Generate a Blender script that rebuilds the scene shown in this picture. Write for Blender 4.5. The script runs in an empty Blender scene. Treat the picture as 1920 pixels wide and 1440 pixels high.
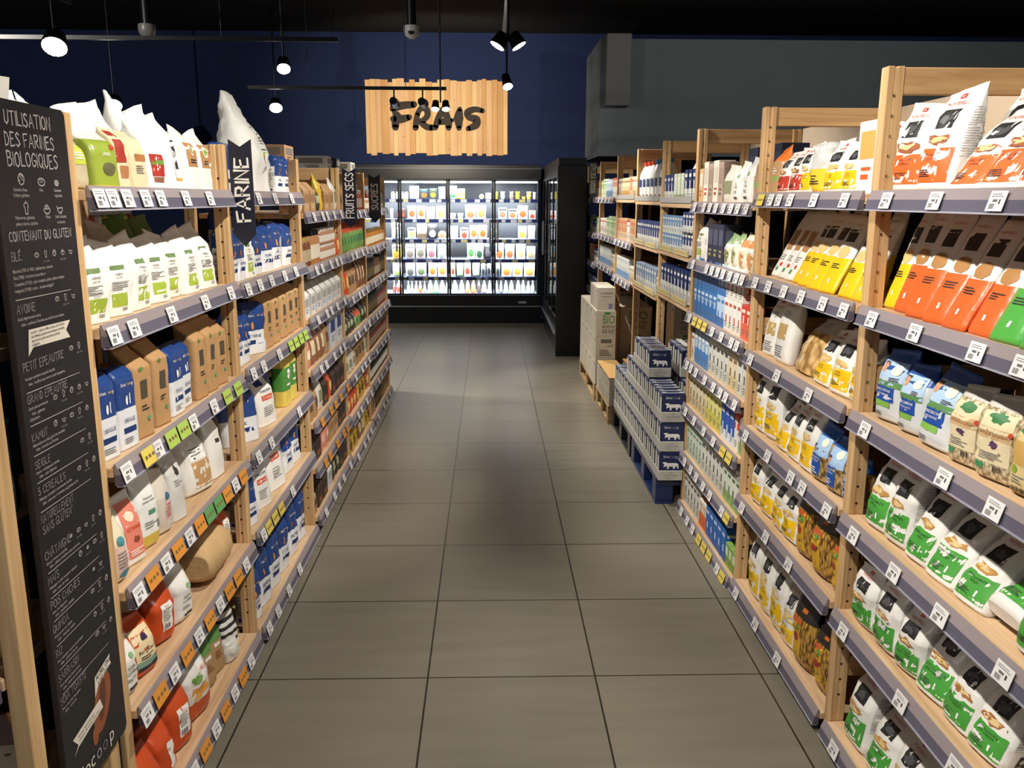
import bpy, math, random
from mathutils import Vector, Matrix, noise

SC = bpy.context.scene
COL = SC.collection
RAD = math.radians
rnd = random.Random(11)

# ---------------------------------------------------------------- camera
cam_d = bpy.data.cameras.new('camera')
cam = bpy.data.objects.new('camera', cam_d)
COL.objects.link(cam)
cam_d.sensor_width = 36.0
cam_d.lens = 1605.0 / 1920.0 * 36.0
cam_d.clip_start = 0.05
cam_d.clip_end = 60
_th, _ya, _ro = 0.21303, 0.0270, 0.0031
_fw = Vector((math.sin(_ya) * math.cos(_th), math.cos(_ya) * math.cos(_th), -math.sin(_th)))
_rt = Vector((math.cos(_ya), -math.sin(_ya), 0))
_up = _rt.cross(_fw)
_r2 = _rt * math.cos(_ro) + _up * math.sin(_ro)
_u2 = -_rt * math.sin(_ro) + _up * math.cos(_ro)
cam.matrix_world = Matrix(((_r2.x, _u2.x, -_fw.x, 0), (_r2.y, _u2.y, -_fw.y, 0), (_r2.z, _u2.z, -_fw.z, 1.677), (0, 0, 0, 1)))
SC.camera = cam

# ---------------------------------------------------------------- colour management, world
SC.view_settings.view_transform = 'Standard'
SC.view_settings.look = 'None'
SC.view_settings.exposure = 0.0
SC.view_settings.gamma = 1.0
SC.view_settings.use_curve_mapping = False
w = bpy.data.worlds.new('world')
SC.world = w
w.use_nodes = True
w.node_tree.nodes['Background'].inputs[0].default_value = (0.72, 0.82, 1.0, 1)
w.node_tree.nodes['Background'].inputs[1].default_value = 0.22
SC.cycles.max_bounces = 6
SC.cycles.diffuse_bounces = 3
SC.cycles.glossy_bounces = 3
SC.cycles.transparent_max_bounces = 10
SC.cycles.caustics_reflective = False
SC.cycles.caustics_refractive = False
SC.cycles.sample_clamp_indirect = 4.0

# ---------------------------------------------------------------- lamps of the room and added fill lamps: (x, y, z, aim x, aim y, aim z, power, cone)
LAMPS = [
    # track heads over the aisle, turned to each run of shelving from the opposite side
    (0.62, 0.60, 3.02, -1.1, 1.95, 1.05, 190, 78), (-0.42, 0.60, 3.02, 1.25, 1.85, 0.95, 215, 78),
    (0.62, 2.45, 3.02, -1.1, 2.9, 1.05, 185, 72), (-0.42, 2.45, 3.02, 1.25, 2.8, 1.0, 200, 72),
    (0.62, 4.30, 3.0, -1.1, 4.7, 1.05, 190, 66), (-0.42, 4.30, 3.0, 1.25, 4.6, 1.05, 215, 66),
    (0.05, 6.48, 2.78, -1.0, 6.5, 0.9, 130, 74), (0.23, 6.48, 2.78, 1.2, 6.4, 1.05, 195, 74),
    (0.17, 8.50, 2.76, 0.95, 7.7, 1.05, 195, 74),
    # lamps of the next aisles, then fill lamps added out of view
    (-3.30, 8.20, 2.85, -1.3, 8.1, 0.2, 420, 60), (-3.2, 6.8, 2.78, -2.9, 6.0, 0.2, 90, 110),
    (-4.42, 10.7, 2.75, -4.0, 9.6, 0.2, 70, 120), (-2.62, 11.1, 2.77, -2.2, 10.9, 0.2, 80, 130), (-1.78, 7.9, 2.78, -1.9, 7.0, 0.2, 90, 110),
    (3.4, 6.2, 3.5, 3.6, 11.0, 2.7, 270, 100), (-5.6, 5.5, 3.5, -4.2, 12.4, 2.3, 420, 110), (3.2, 2.5, 3.4, 2.3, 2.4, 0.3, 110, 120), (-3.2, 2.5, 3.4, -2.6, 2.6, 0.3, 100, 120),  # added unseen fills: grey wall, left back wall, ambient on both sides
]
KEY = (1.0, 0.95, 0.86)
def spot(name, loc, aim, power, cone, col=KEY, rad=0.035, blend=0.55, parent=None):
    ld = bpy.data.lights.new(name, 'SPOT')
    ld.energy = power
    ld.color = col
    ld.spot_size = RAD(cone)
    ld.spot_blend = blend
    ld.shadow_soft_size = rad
    lo = bpy.data.objects.new(name, ld)
    d = (Vector(aim) - Vector(loc)).normalized()
    lo.location = Vector(loc) + d * 0.11
    lo.rotation_euler = d.to_track_quat('-Z', 'Y').to_euler()
    COL.objects.link(lo)
    return lo
for l in LAMPS:
    spot('track_and_fill_spot', l[0:3], l[3:6], l[6], l[7])
for px in (-1.03, -0.72):                     # the two warm heads that wash the wooden sign
    spot('sign_spot_light', (px, 9.8, 2.66), (px + 0.15, 12.4, 2.6), 135, 100, (1.0, 0.86, 0.66))
spot('sign_spot_light', (-0.5, 9.8, 2.62), (0.3, 12.4, 2.6), 95, 100, (1.0, 0.9, 0.76))
def area(name, loc, size, rot, power, col=(0.86, 0.94, 1.0)):
    ld = bpy.data.lights.new(name, 'AREA')
    ld.shape = 'RECTANGLE'
    ld.size, ld.size_y = size
    ld.energy = power
    ld.color = col
    lo = bpy.data.objects.new(name, ld)
    lo.location = loc
    lo.rotation_euler = rot
    COL.objects.link(lo)
    return lo

# ---------------------------------------------------------------- materials
def lin(h):
    h = h.lstrip('#')
    o = []
    for i in (0, 2, 4):
        c = int(h[i:i + 2], 16) / 255
        o.append(c / 12.92 if c <= 0.04045 else ((c + 0.055) / 1.055) ** 2.4)
    return o
#       rough spec bumpscale bump colour-variation varscale
KIND = {'paper': (0.7, 0.3, 45, 0.25, 0.10, 14), 'film': (0.3, 0.5, 22, 0.45, 0.08, 9), 'card': (0.62, 0.3, 60, 0.06, 0.07, 10),
        'plastic': (0.35, 0.5, 50, 0.03, 0.05, 6), 'metal': (0.3, 0.5, 50, 0.02, 0.05, 6), 'matt': (0.85, 0.2, 30, 0.1, 0.12, 5),
        'kraft': (0.72, 0.25, 60, 0.3, 0.16, 18), 'print': (0.5, 0.35, 50, 0.0, 0.05, 30)}
_M = {}
def P(col, kind='card'):
    key = (col, kind)
    if key in _M:
        return _M[key]
    rough, spec, bs, bst, var, vs = KIND[kind]
    m = bpy.data.materials.new(kind + '_' + col.strip('#'))
    m.use_nodes = True
    nt = m.node_tree
    b = nt.nodes['Principled BSDF']
    tc = nt.nodes.new('ShaderNodeTexCoord')
    nz = nt.nodes.new('ShaderNodeTexNoise')
    nz.inputs['Scale'].default_value = vs
    nz.inputs['Detail'].default_value = 3
    nt.links.new(tc.outputs['Object'], nz.inputs['Vector'])
    mx = nt.nodes.new('ShaderNodeMix')
    mx.data_type = 'RGBA'
    c = lin(col)
    mx.inputs[6].default_value = (*[x * (1 - var) for x in c], 1)
    mx.inputs[7].default_value = (*[min(1, x * (1 + var * 0.6)) for x in c], 1)
    nt.links.new(nz.outputs['Fac'], mx.inputs[0])
    nt.links.new(mx.outputs[2], b.inputs['Base Color'])
    b.inputs['Roughness'].default_value = rough
    b.inputs['Specular IOR Level'].default_value = spec
    if kind == 'metal':
        b.inputs['Metallic'].default_value = 0.9
    if bst > 0.04:
        n2 = nt.nodes.new('ShaderNodeTexNoise')
        n2.inputs['Scale'].default_value = bs
        n2.inputs['Detail'].default_value = 2
        nt.links.new(tc.outputs['Object'], n2.inputs['Vector'])
        bp = nt.nodes.new('ShaderNodeBump')
        bp.inputs['Strength'].default_value = bst
        bp.inputs['Distance'].default_value = 0.006
        nt.links.new(n2.outputs['Fac'], bp.inputs['Height'])
        nt.links.new(bp.outputs['Normal'], b.inputs['Normal'])
    _M[key] = m
    return m

def wood(name, c1, c2, axis='Z', scale=1.0, rough=0.5, coord='Object'):
    m = bpy.data.materials.new(name)
    m.use_nodes = True
    nt = m.node_tree
    b = nt.nodes['Principled BSDF']
    tc = nt.nodes.new('ShaderNodeTexCoord')
    mp = nt.nodes.new('ShaderNodeMapping')
    s = [28 * scale, 28 * scale, 28 * scale]
    s['XYZ'.index(axis)] = 1.6 * scale
    mp.inputs['Scale'].default_value = s
    nt.links.new(tc.outputs[coord], mp.inputs['Vector'])
    nz = nt.nodes.new('ShaderNodeTexNoise')
    nz.inputs['Scale'].default_value = 1.3
    nz.inputs['Detail'].default_value = 5
    nz.inputs['Distortion'].default_value = 0.7
    nt.links.new(mp.outputs['Vector'], nz.inputs['Vector'])
    rp = nt.nodes.new('ShaderNodeValToRGB')
    rp.color_ramp.elements[0].position = 0.3
    rp.color_ramp.elements[0].color = (*lin(c1), 1)
    rp.color_ramp.elements[1].position = 0.7
    rp.color_ramp.elements[1].color = (*lin(c2), 1)
    nt.links.new(nz.outputs['Fac'], rp.inputs['Fac'])
    nt.links.new(rp.outputs['Color'], b.inputs['Base Color'])
    b.inputs['Roughness'].default_value = rough
    b.inputs['Specular IOR Level'].default_value = 0.3
    bp = nt.nodes.new('ShaderNodeBump')
    bp.inputs['Strength'].default_value = 0.12
    bp.inputs['Distance'].default_value = 0.003
    nt.links.new(nz.outputs['Fac'], bp.inputs['Height'])
    nt.links.new(bp.outputs['Normal'], b.inputs['Normal'])
    return m
W_POST = wood('pine_post', '#b48d60', '#dbb787', 'Z')
W_BOARD = wood('pine_board', '#bb9770', '#e0bf9a', 'Y')
W_RUNG = wood('pine_rung', '#ae8658', '#d6ae7d', 'X')
W_PALLET = wood('pallet_wood', '#8d7453', '#b89c74', 'X', 0.6, 0.8)

def emit(name, col, strength):
    m = bpy.data.materials.new(name)
    m.use_nodes = True
    b = m.node_tree.nodes['Principled BSDF']
    b.inputs['Base Color'].default_value = (*col, 1)
    b.inputs['Emission Color'].default_value = (*col, 1)
    b.inputs['Emission Strength'].default_value = strength
    return m
EM_LAMP = emit('lamp_face', (1.0, 0.97, 0.9), 28)
EM_TUBE = emit('fridge_tube', (0.9, 0.96, 1.0), 7)

def clear(name, tint, rough=0.02, ior=1.35):
    m = bpy.data.materials.new(name)
    m.use_nodes = True
    nt = m.node_tree
    nt.nodes.remove(nt.nodes['Principled BSDF'])
    out = nt.nodes['Material Output']
    tr = nt.nodes.new('ShaderNodeBsdfTransparent')
    tr.inputs[0].default_value = (*tint, 1)
    gl = nt.nodes.new('ShaderNodeBsdfGlossy')
    gl.inputs['Roughness'].default_value = rough
    fr = nt.nodes.new('ShaderNodeFresnel')
    fr.inputs[0].default_value = ior
    mx = nt.nodes.new('ShaderNodeMixShader')
    nt.links.new(fr.outputs[0], mx.inputs[0])
    nt.links.new(tr.outputs[0], mx.inputs[1])
    nt.links.new(gl.outputs[0], mx.inputs[2])
    nt.links.new(mx.outputs[0], out.inputs[0])
    return m
GLASS = clear('door_glass', (0.97, 0.985, 1.0))
CLEARP = clear('clear_plastic', (0.86, 0.87, 0.92), 0.12, 1.45)

def pasta(name, c1, c2, scale, dark='#5a3d1c', stretch=(1, 1, 0.62)):
    m = bpy.data.materials.new(name)
    m.use_nodes = True
    nt = m.node_tree
    b = nt.nodes['Principled BSDF']
    tc = nt.nodes.new('ShaderNodeTexCoord')
    vo = nt.nodes.new('ShaderNodeTexVoronoi')
    vo.inputs['Scale'].default_value = scale
    mp = nt.nodes.new('ShaderNodeMapping')
    mp.inputs['Scale'].default_value = stretch
    mp.inputs['Rotation'].default_value = (0.5, 0.45, 0.2)
    nt.links.new(tc.outputs['Object'], mp.inputs['Vector'])
    nt.links.new(mp.outputs['Vector'], vo.inputs['Vector'])
    rp = nt.nodes.new('ShaderNodeValToRGB')
    e = rp.color_ramp.elements
    e[0].position = 0.0
    e[0].color = (*lin(c2), 1)
    e[1].position = 0.75
    e[1].color = (*lin(dark), 1)
    e2 = e.new(0.45)
    e2.color = (*lin(c1), 1)
    nt.links.new(vo.outputs['Distance'], rp.inputs['Fac'])
    nt.links.new(rp.outputs['Color'], b.inputs['Base Color'])
    b.inputs['Roughness'].default_value = 0.25
    bp = nt.nodes.new('ShaderNodeBump')
    bp.inputs['Strength'].default_value = 0.6
    bp.inputs['Distance'].default_value = 0.004
    bp.invert = True
    nt.links.new(vo.outputs['Distance'], bp.inputs['Height'])
    nt.links.new(bp.outputs['Normal'], b.inputs['Normal'])
    return m
PASTA_F = pasta('fusilli', '#b08438', '#cfa658', 78, stretch=(1.7, 1.7, .5))
PASTA_S = pasta('shells', '#cda66c', '#ead0a0', 34, '#8c6a3a')
PASTA_L = pasta('small_pasta', '#c9b795', '#e3d6bb', 120, '#8d7a58')
PASTA_C = pasta('elbows', '#a98a58', '#c9ad7c', 90, '#5a4527')
GRAIN = pasta('grain', '#b7a182', '#d8c8ab', 200, '#8a7350')

def floor_mat():
    m = bpy.data.materials.new('floor_tiles')
    m.use_nodes = True
    nt = m.node_tree
    b = nt.nodes['Principled BSDF']
    tc = nt.nodes.new('ShaderNodeTexCoord')
    mp = nt.nodes.new('ShaderNodeMapping')
    mp.inputs['Location'].default_value = (0.223, -2.78 + 3.0, 0)
    nt.links.new(tc.outputs['Object'], mp.inputs['Vector'])
    br = nt.nodes.new('ShaderNodeTexBrick')
    br.offset = 0
    br.squash = 1
    br.inputs['Scale'].default_value = 1
    br.inputs['Brick Width'].default_value = 0.6
    br.inputs['Row Height'].default_value = 0.6
    br.inputs['Mortar Size'].default_value = 0.0034
    br.inputs['Mortar Smooth'].default_value = 0.1
    br.inputs['Color1'].default_value = (*lin('#7d7567'), 1)
    br.inputs['Color2'].default_value = (*lin('#777063'), 1)
    br.inputs['Mortar'].default_value = (*lin('#2c2820'), 1)
    nt.links.new(mp.outputs['Vector'], br.inputs['Vector'])
    m2 = nt.nodes.new('ShaderNodeMapping')
    m2.inputs['Scale'].default_value = (1.2, 9, 1)
    nt.links.new(tc.outputs['Object'], m2.inputs['Vector'])
    nz = nt.nodes.new('ShaderNodeTexNoise')
    nz.inputs['Scale'].default_value = 1.6
    nz.inputs['Detail'].default_value = 6
    nt.links.new(m2.outputs['Vector'], nz.inputs['Vector'])
    mx = nt.nodes.new('ShaderNodeMix')
    mx.data_type = 'RGBA'
    mx.blend_type = 'MULTIPLY'
    mx.inputs[0].default_value = 1
    rp = nt.nodes.new('ShaderNodeValToRGB')
    rp.color_ramp.elements[0].color = (0.88, 0.88, 0.88, 1)
    rp.color_ramp.elements[0].position = 0.3
    rp.color_ramp.elements[1].color = (1.04, 1.04, 1.04, 1)
    rp.color_ramp.elements[1].position = 0.7
    nt.links.new(nz.outputs['Fac'], rp.inputs['Fac'])
    nt.links.new(br.outputs['Color'], mx.inputs[6])
    nt.links.new(rp.outputs['Color'], mx.inputs[7])
    nt.links.new(mx.outputs[2], b.inputs['Base Color'])
    rr = nt.nodes.new('ShaderNodeMapRange')
    rr.inputs[3].default_value = 0.25
    rr.inputs[4].default_value = 0.38
    nt.links.new(nz.outputs['Fac'], rr.inputs[0])
    nt.links.new(rr.outputs[0], b.inputs['Roughness'])
    bp = nt.nodes.new('ShaderNodeBump')
    bp.inputs['Strength'].default_value = 0.25
    bp.inputs['Distance'].default_value = 0.002
    bp.invert = True
    nt.links.new(br.outputs['Fac'], bp.inputs['Height'])
    nt.links.new(bp.outputs['Normal'], b.inputs['Normal'])
    return m

# ---------------------------------------------------------------- mesh helpers
class MB:
    def __init__(s):
        s.v, s.f, s.k, s.m, s.sm = [], [], [], [], []
    def mi(s, mat):
        if mat not in s.m:
            s.m.append(mat)
        return s.m.index(mat)
    def add(s, vs, fs, mat, smooth=False):
        o = len(s.v)
        i = s.mi(mat)
        s.v += [tuple(p) for p in vs]
        for f in fs:
            s.f.append([o + j for j in f])
            s.k.append(i)
            s.sm.append(smooth)
        return s
    def box(s, x0, y0, z0, x1, y1, z1, mat, c=0.0):
        x0, x1 = min(x0, x1), max(x0, x1)
        y0, y1 = min(y0, y1), max(y0, y1)
        z0, z1 = min(z0, z1), max(z0, z1)
        if c <= 0:
            vs = [(x, y, z) for z in (z0, z1) for y in (y0, y1) for x in (x0, x1)]
            return s.add(vs, [(0, 2, 3, 1), (4, 5, 7, 6), (0, 1, 5, 4), (2, 6, 7, 3), (0, 4, 6, 2), (1, 3, 7, 5)], mat)
        vs, idx = [], {}
        for sx, X in ((-1, x0), (1, x1)):
            for sy, Y in ((-1, y0), (1, y1)):
                for sz, Z in ((-1, z0), (1, z1)):
                    for a in range(3):
                        p = [X - sx * c, Y - sy * c, Z - sz * c]
                        p[a] = (X, Y, Z)[a]
                        idx[(sx, sy, sz, a)] = len(vs)
                        vs.append(tuple(p))
        fs = []
        for a in range(3):
            o = [i for i in range(3) if i != a]
            for sg in (-1, 1):
                q = []
                for (p, r) in ((-1, -1), (1, -1), (1, 1), (-1, 1)):
                    k = [0, 0, 0]
                    k[a], k[o[0]], k[o[1]] = sg, p, r
                    q.append(idx[(*k, a)])
                fs.append(q)
        for a in range(3):
            o = [i for i in range(3) if i != a]
            for p in (-1, 1):
                for r in (-1, 1):
                    k0, k1 = [0, 0, 0], [0, 0, 0]
                    k0[a], k1[a] = -1, 1
                    k0[o[0]] = k1[o[0]] = p
                    k0[o[1]] = k1[o[1]] = r
                    fs.append([idx[(*k0, o[0])], idx[(*k1, o[0])], idx[(*k1, o[1])], idx[(*k0, o[1])]])
        for sx in (-1, 1):
            for sy in (-1, 1):
                for sz in (-1, 1):
                    fs.append([idx[(sx, sy, sz, a)] for a in range(3)])
        return s.add(vs, fs, mat)
    def lathe(s, prof, n, mat, c=(0, 0, 0), smooth=True, caps=True):
        vs = []
        for r, z in prof:
            for i in range(n):
                t = 2 * math.pi * i / n
                vs.append((c[0] + r * math.cos(t), c[1] + r * math.sin(t), c[2] + z))
        fs = []
        for j in range(len(prof) - 1):
            for i in range(n):
                k = (i + 1) % n
                fs.append((j * n + i, j * n + k, (j + 1) * n + k, (j + 1) * n + i))
        s.add(vs, fs, mat, smooth)
        if caps:
            s.add(vs[:n], [list(range(n))[::-1]], mat)
            s.add(vs[-n:], [list(range(n))], mat)
        return s
    def tube(s, p0, p1, r, n, mat, r1=None):
        p0, p1 = Vector(p0), Vector(p1)
        d = (p1 - p0).normalized()
        a = d.orthogonal().normalized()
        b = d.cross(a)
        r1 = r if r1 is None else r1
        vs = [p0 + (a * math.cos(2 * math.pi * i / n) + b * math.sin(2 * math.pi * i / n)) * r for i in range(n)]
        vs += [p1 + (a * math.cos(2 * math.pi * i / n) + b * math.sin(2 * math.pi * i / n)) * r1 for i in range(n)]
        s.add(vs, [(i, (i + 1) % n, n + (i + 1) % n, n + i) for i in range(n)], mat, True)
        s.add(vs, [list(range(n))[::-1], list(range(n, 2 * n))], mat)
        return s
    def prism(s, pts, a, b, mat, axis='y'):
        """outline pts (p, q) swept from a to b along axis; y: (x,z), x: (y,z), z: (x,y)"""
        n = len(pts)
        def P3(p, t):
            return {'y': (p[0], t, p[1]), 'x': (t, p[0], p[1]), 'z': (p[0], p[1], t)}[axis]
        vs = [P3(p, a) for p in pts] + [P3(p, b) for p in pts]
        fs = [(i, (i + 1) % n, n + (i + 1) % n, n + i) for i in range(n)] + [list(range(n)), list(range(n, 2 * n))[::-1]]
        return s.add(vs, fs, mat)
    def mesh(s, name):
        me = bpy.data.meshes.new(name)
        me.from_pydata(s.v, [], s.f)
        for m in s.m:
            me.materials.append(m)
        me.polygons.foreach_set('material_index', s.k)
        me.polygons.foreach_set('use_smooth', s.sm)
        me.validate()
        me.update()
        return me
    def obj(s, name, parent=None, **kw):
        return link(name, s.mesh(name), parent, **kw)

def link(name, me, parent=None, loc=None, rot=None, kind=None):
    o = bpy.data.objects.new(name, me)
    COL.objects.link(o)
    if parent:
        o.parent = parent
    if loc:
        o.location = loc
    if rot:
        o.rotation_euler = rot
    if kind:
        o['kind'] = kind
    return o
def tag(o, label, cat, group=None):
    o['label'] = label
    o['category'] = cat
    if group:
        o['group'] = group
    return o
def thing(name, label, cat, loc=(0, 0, 0), rot=(0, 0, 0), group=None):
    o = bpy.data.objects.new(name, None)
    o.empty_display_size = 0.05
    COL.objects.link(o)
    o.location = loc
    o.rotation_euler = rot
    return tag(o, label, cat, group)

# ---------------------------------------------------------------- lettering
STROKES = {
    'A': [[(0, 0), (.34, 1), (.68, 0)], [(.12, .35), (.58, .36)]],
    'B': [[(0, 0), (.02, 1), (.42, .95), (.5, .75), (.36, .56), (.02, .52)], [(.36, .56), (.58, .4), (.54, .12), (.3, 0), (0, 0)]],
    'C': [[(.58, .86), (.38, 1), (.12, .88), (0, .5), (.13, .1), (.38, 0), (.58, .14)]],
    'D': [[(.02, 0), (0, 1), (.35, .9), (.56, .5), (.36, .1), (.02, 0)]],
    'E': [[(.5, 1), (0, .98), (.02, 0), (.55, .02)], [(0, .52), (.42, .55)]],
    'F': [[(.56, 1), (0, .96), (.02, 0)], [(0, .5), (.44, .54)]],
    'G': [[(.6, .86), (.38, 1), (.12, .88), (0, .5), (.14, .1), (.4, 0), (.6, .16), (.6, .44), (.36, .44)]],
    'H': [[(0, 0), (0, 1)], [(.54, 0), (.54, 1)], [(0, .5), (.54, .52)]],
    'I': [[(.05, 0), (.06, 1)]],
    'K': [[(0, 0), (0, 1)], [(.5, 1), (.02, .46), (.55, 0)]],
    'L': [[(0, 1), (.02, 0), (.5, .03)]],
    'M': [[(0, 0), (.06, 1), (.36, .35), (.66, 1), (.72, 0)]],
    'N': [[(0, 0), (.03, 1), (.52, 0), (.55, 1)]],
    'O': [[(.3, 1), (.08, .86), (0, .5), (.1, .12), (.32, 0), (.55, .14), (.62, .5), (.52, .88), (.3, 1)]],
    'P': [[(.02, 0), (0, 1), (.42, .94), (.5, .74), (.4, .52), (.02, .46)]],
    'Q': [[(.3, 1), (.08, .86), (0, .5), (.1, .12), (.32, 0), (.55, .14), (.62, .5), (.52, .88), (.3, 1)], [(.38, .26), (.66, -.1)]],
    'R': [[(.02, 0), (0, 1), (.42, .94), (.5, .74), (.4, .54), (.02, .48)], [(.16, .5), (.56, 0)]],
    'S': [[(.52, .86), (.3, 1), (.06, .86), (.1, .64), (.44, .42), (.52, .18), (.28, 0), (0, .12)]],
    'T': [[(0, .98), (.6, 1)], [(.3, 1), (.31, 0)]],
    'U': [[(0, 1), (.03, .2), (.26, 0), (.5, .2), (.54, 1)]],
    'V': [[(0, 1), (.3, 0), (.6, 1)]],
    'Z': [[(0, 1), (.54, .98), (.02, .02), (.58, 0)]],
    '5': [[(.5, 1), (.08, 1), (.04, .56), (.36, .62), (.52, .34), (.34, .02), (0, .08)]],
    '*': [[(.05, .9), (.2, 1.02)], [(.05, 1.02), (.2, .9)]],
}
def ribbon(pl, wd, ends=0.35):
    """flat brush stroke along a polyline (x, y): quads with bevelled joints, verts2d, faces"""
    vs, fs = [], []
    n = len(pl)
    pts = [Vector(p) for p in pl]
    closed = (pts[0] - pts[-1]).length < 1e-6
    for i, p in enumerate(pts):
        if closed and i in (0, n - 1):
            d0, d1 = (pts[-1] - pts[-2]).normalized(), (pts[1] - pts[0]).normalized()
        else:
            d0 = (pts[i] - pts[i - 1]).normalized() if i else (pts[1] - pts[0]).normalized()
            d1 = (pts[i + 1] - pts[i]).normalized() if i < n - 1 else d0
        t = d0 + d1
        if t.length < 0.4:
            t = Vector((-d0.y, d0.x))
        t.normalize()
        nn = Vector((-t.y, t.x))
        k = 1 / max(0.62, abs(nn.dot(Vector((-d0.y, d0.x)))))
        q = p.copy()
        if i == 0 and not closed:
            q -= d1 * wd * ends
        if i == n - 1 and not closed:
            q += d0 * wd * ends
        tp = 0.82 if (i in (0, n - 1) and not closed) else 1.0
        vs += [q + nn * wd * 0.5 * k * tp, q - nn * wd * 0.5 * k * tp]
        if i:
            j = 2 * i
            fs.append((j - 2, j - 1, j + 1, j))
    return vs, fs
ACC = {'É': ('E', [[(.2, 1.1), (.42, 1.24)]]), 'Â': ('A', [[(.2, 1.08), (.36, 1.22), (.5, 1.08)]]), 'Ï': ('I', [[(-.08, 1.14), (-.02, 1.16)], [(.14, 1.14), (.2, 1.16)]])}
def hand(text, wd=0.14, jit=0.03, seed=1):
    """marker-pen capitals, cap height 1: (verts2d, faces, width)"""
    r = random.Random(seed)
    V, F, x = [], [], 0.0
    for ch in text:
        if ch == ' ':
            x += 0.42
            continue
        extra = []
        if ch in ACC:
            ch, extra = ACC[ch]
        sts = STROKES.get(ch, STROKES['I']) + extra
        mxx = max(p[0] for st in sts for p in st)
        dy = r.uniform(-jit, jit)
        for st in sts:
            st2 = [(x + p[0] + r.uniform(-jit, jit) * (0 if st[0] == st[-1] else 1), p[1] + dy + r.uniform(-jit, jit) * (0 if st[0] == st[-1] else 1)) for p in st]
            v, f = ribbon(st2, wd * r.uniform(0.9, 1.12))
            o = len(V)
            V += v
            F += [tuple(o + i for i in q) for q in f]
        x += mxx + 0.2
    return V, F, max(x - 0.2, 0.1)
_TX = {}
def typed(text):
    """printed letters, cap height about 1: (verts2d, faces, width)"""
    if text in _TX:
        return _TX[text]
    cu = bpy.data.curves.new('t', 'FONT')
    cu.body = text
    cu.resolution_u = 2
    cu.size = 1.4
    o = bpy.data.objects.new('t', cu)
    COL.objects.link(o)
    bpy.context.view_layer.update()
    me = o.evaluated_get(bpy.context.evaluated_depsgraph_get()).to_mesh()
    V = [Vector((v.co.x, v.co.y)) for v in me.vertices]
    F = [tuple(p.vertices) for p in me.polygons]
    o.to_mesh_clear()
    bpy.data.objects.remove(o)
    bpy.data.curves.remove(cu)
    wd = max([v.x for v in V] + [0.1])
    _TX[text] = (V, F, wd)
    return _TX[text]
def text_flat(mb, tx, fn, mat, x, y, h, anchor='l', maxw=None):
    """adds lettering tx=(V,F,w) at (x,y) with cap height h through fn(x,y)->3d"""
    V, F, wd = tx
    sx = h
    if maxw and wd * h > maxw:
        sx = maxw / wd
    x0 = x - (wd * sx / 2 if anchor == 'c' else wd * sx if anchor == 'r' else 0)
    mb.add([fn(x0 + v.x * sx, y + v.y * h) for v in V], F, mat)

ORD = 'first second third fourth fifth sixth seventh eighth ninth tenth eleventh twelfth thirteenth fourteenth fifteenth sixteenth seventeenth eighteenth nineteenth twentieth twenty-first twenty-second twenty-third twenty-fourth twenty-fifth twenty-sixth'.split()
SHELF = ['top', 'second', 'third', 'fourth', 'fifth', 'sixth', 'bottom']
def where(i, n):
    return 'leftmost' if i == 0 else ('rightmost' if i == n - 1 and n > 1 else ORD[i] + ' from left')

# ================================================================ the setting
NAVY = P('#192547', 'matt')
BLACK = P('#0e0e0f', 'matt')
MB().box(-8, -3, -0.05, 8, 12.9, 0, floor_mat()).obj('floor', kind='structure')
MB().box(-8, -3, 3.9, 8, 12.9, 4.0, P('#151514', 'matt')).obj('ceiling', kind='structure')
MB().box(-8, 12.5, 0, 8, 12.6, 3.9, NAVY).obj('wall_back', kind='structure')
MB().box(-8.1, -3, 0, -8, 12.6, 3.9, NAVY).obj('wall_left', kind='structure')
MB().box(8, -3, 0, 8.1, 12.6, 3.9, BLACK).obj('wall_right', kind='structure')
GREYW = P('#60666b', 'matt')
MB().box(1.36, 11.0, 2.2, 8, 12.5, 3.58, GREYW).box(1.42, 10.86, 2.79, 1.72, 11.0, 3.62, P('#6b6b69', 'matt'), 0.01).obj('wall_upper_right', kind='structure')

# ================================================================ shelving
GREYP = P('#94888a', 'plastic')
NAVYP = P('#5f5c6c', 'plastic')
DARKHOLE = P('#3a2415', 'matt')
BRASS = P('#c7a77c', 'metal')
BACKD = P('#17181d', 'matt')
RISER = P('#a39d98', 'plastic')
BEIGE = P('#cdb8a0', 'card')
def SX(side, q):
    return 1.07 + q if side == 'R' else -0.885 - q
def upright(side, y, H, par):
    for nm, q0 in (('front_post', 0.0), ('rear_post', 0.482)):
        mb = MB()
        mb.box(SX(side, q0), y, 0, SX(side, q0 + 0.019), y + 0.042, H, W_POST, 0.002)
        mb.box(SX(side, q0 + 0.019), y + 0.003, 0.0, SX(side, q0 + 0.027), y + 0.039, H - 0.004, W_POST)
        mb.box(SX(side, q0 + 0.027), y, 0, SX(side, q0 + 0.046), y + 0.042, H, W_POST, 0.002)
        z = 0.16
        while z < H - 0.06:
            for yy, e in ((y + 0.0031, -1), (y + 0.0389, 1)):
                vs = [(SX(side, q0 + 0.023 + 0.0042 * math.cos(a * math.pi / 4)), yy + e * 0.0012, z + 0.0042 * math.sin(a * math.pi / 4)) for a in range(8)]
                mb.add(vs, [tuple(range(8))], DARKHOLE)
                if z > 1.0 and side == 'R' or q0 > 0.1:
                    mb.box(SX(side, q0 + 0.021), yy + e * 0.0012, z - 0.003, SX(side, q0 + 0.025), yy + e * 0.004, z + 0.003, BRASS)
            z += 0.0527
        mb.obj(nm, par)
    for z in (H - 0.072, H * 0.56, 0.22):
        MB().box(SX(side, 0.046), y + 0.008, z, SX(side, 0.482), y + 0.034, z + 0.07, W_RUNG, 0.002).obj('rung', par)
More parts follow.
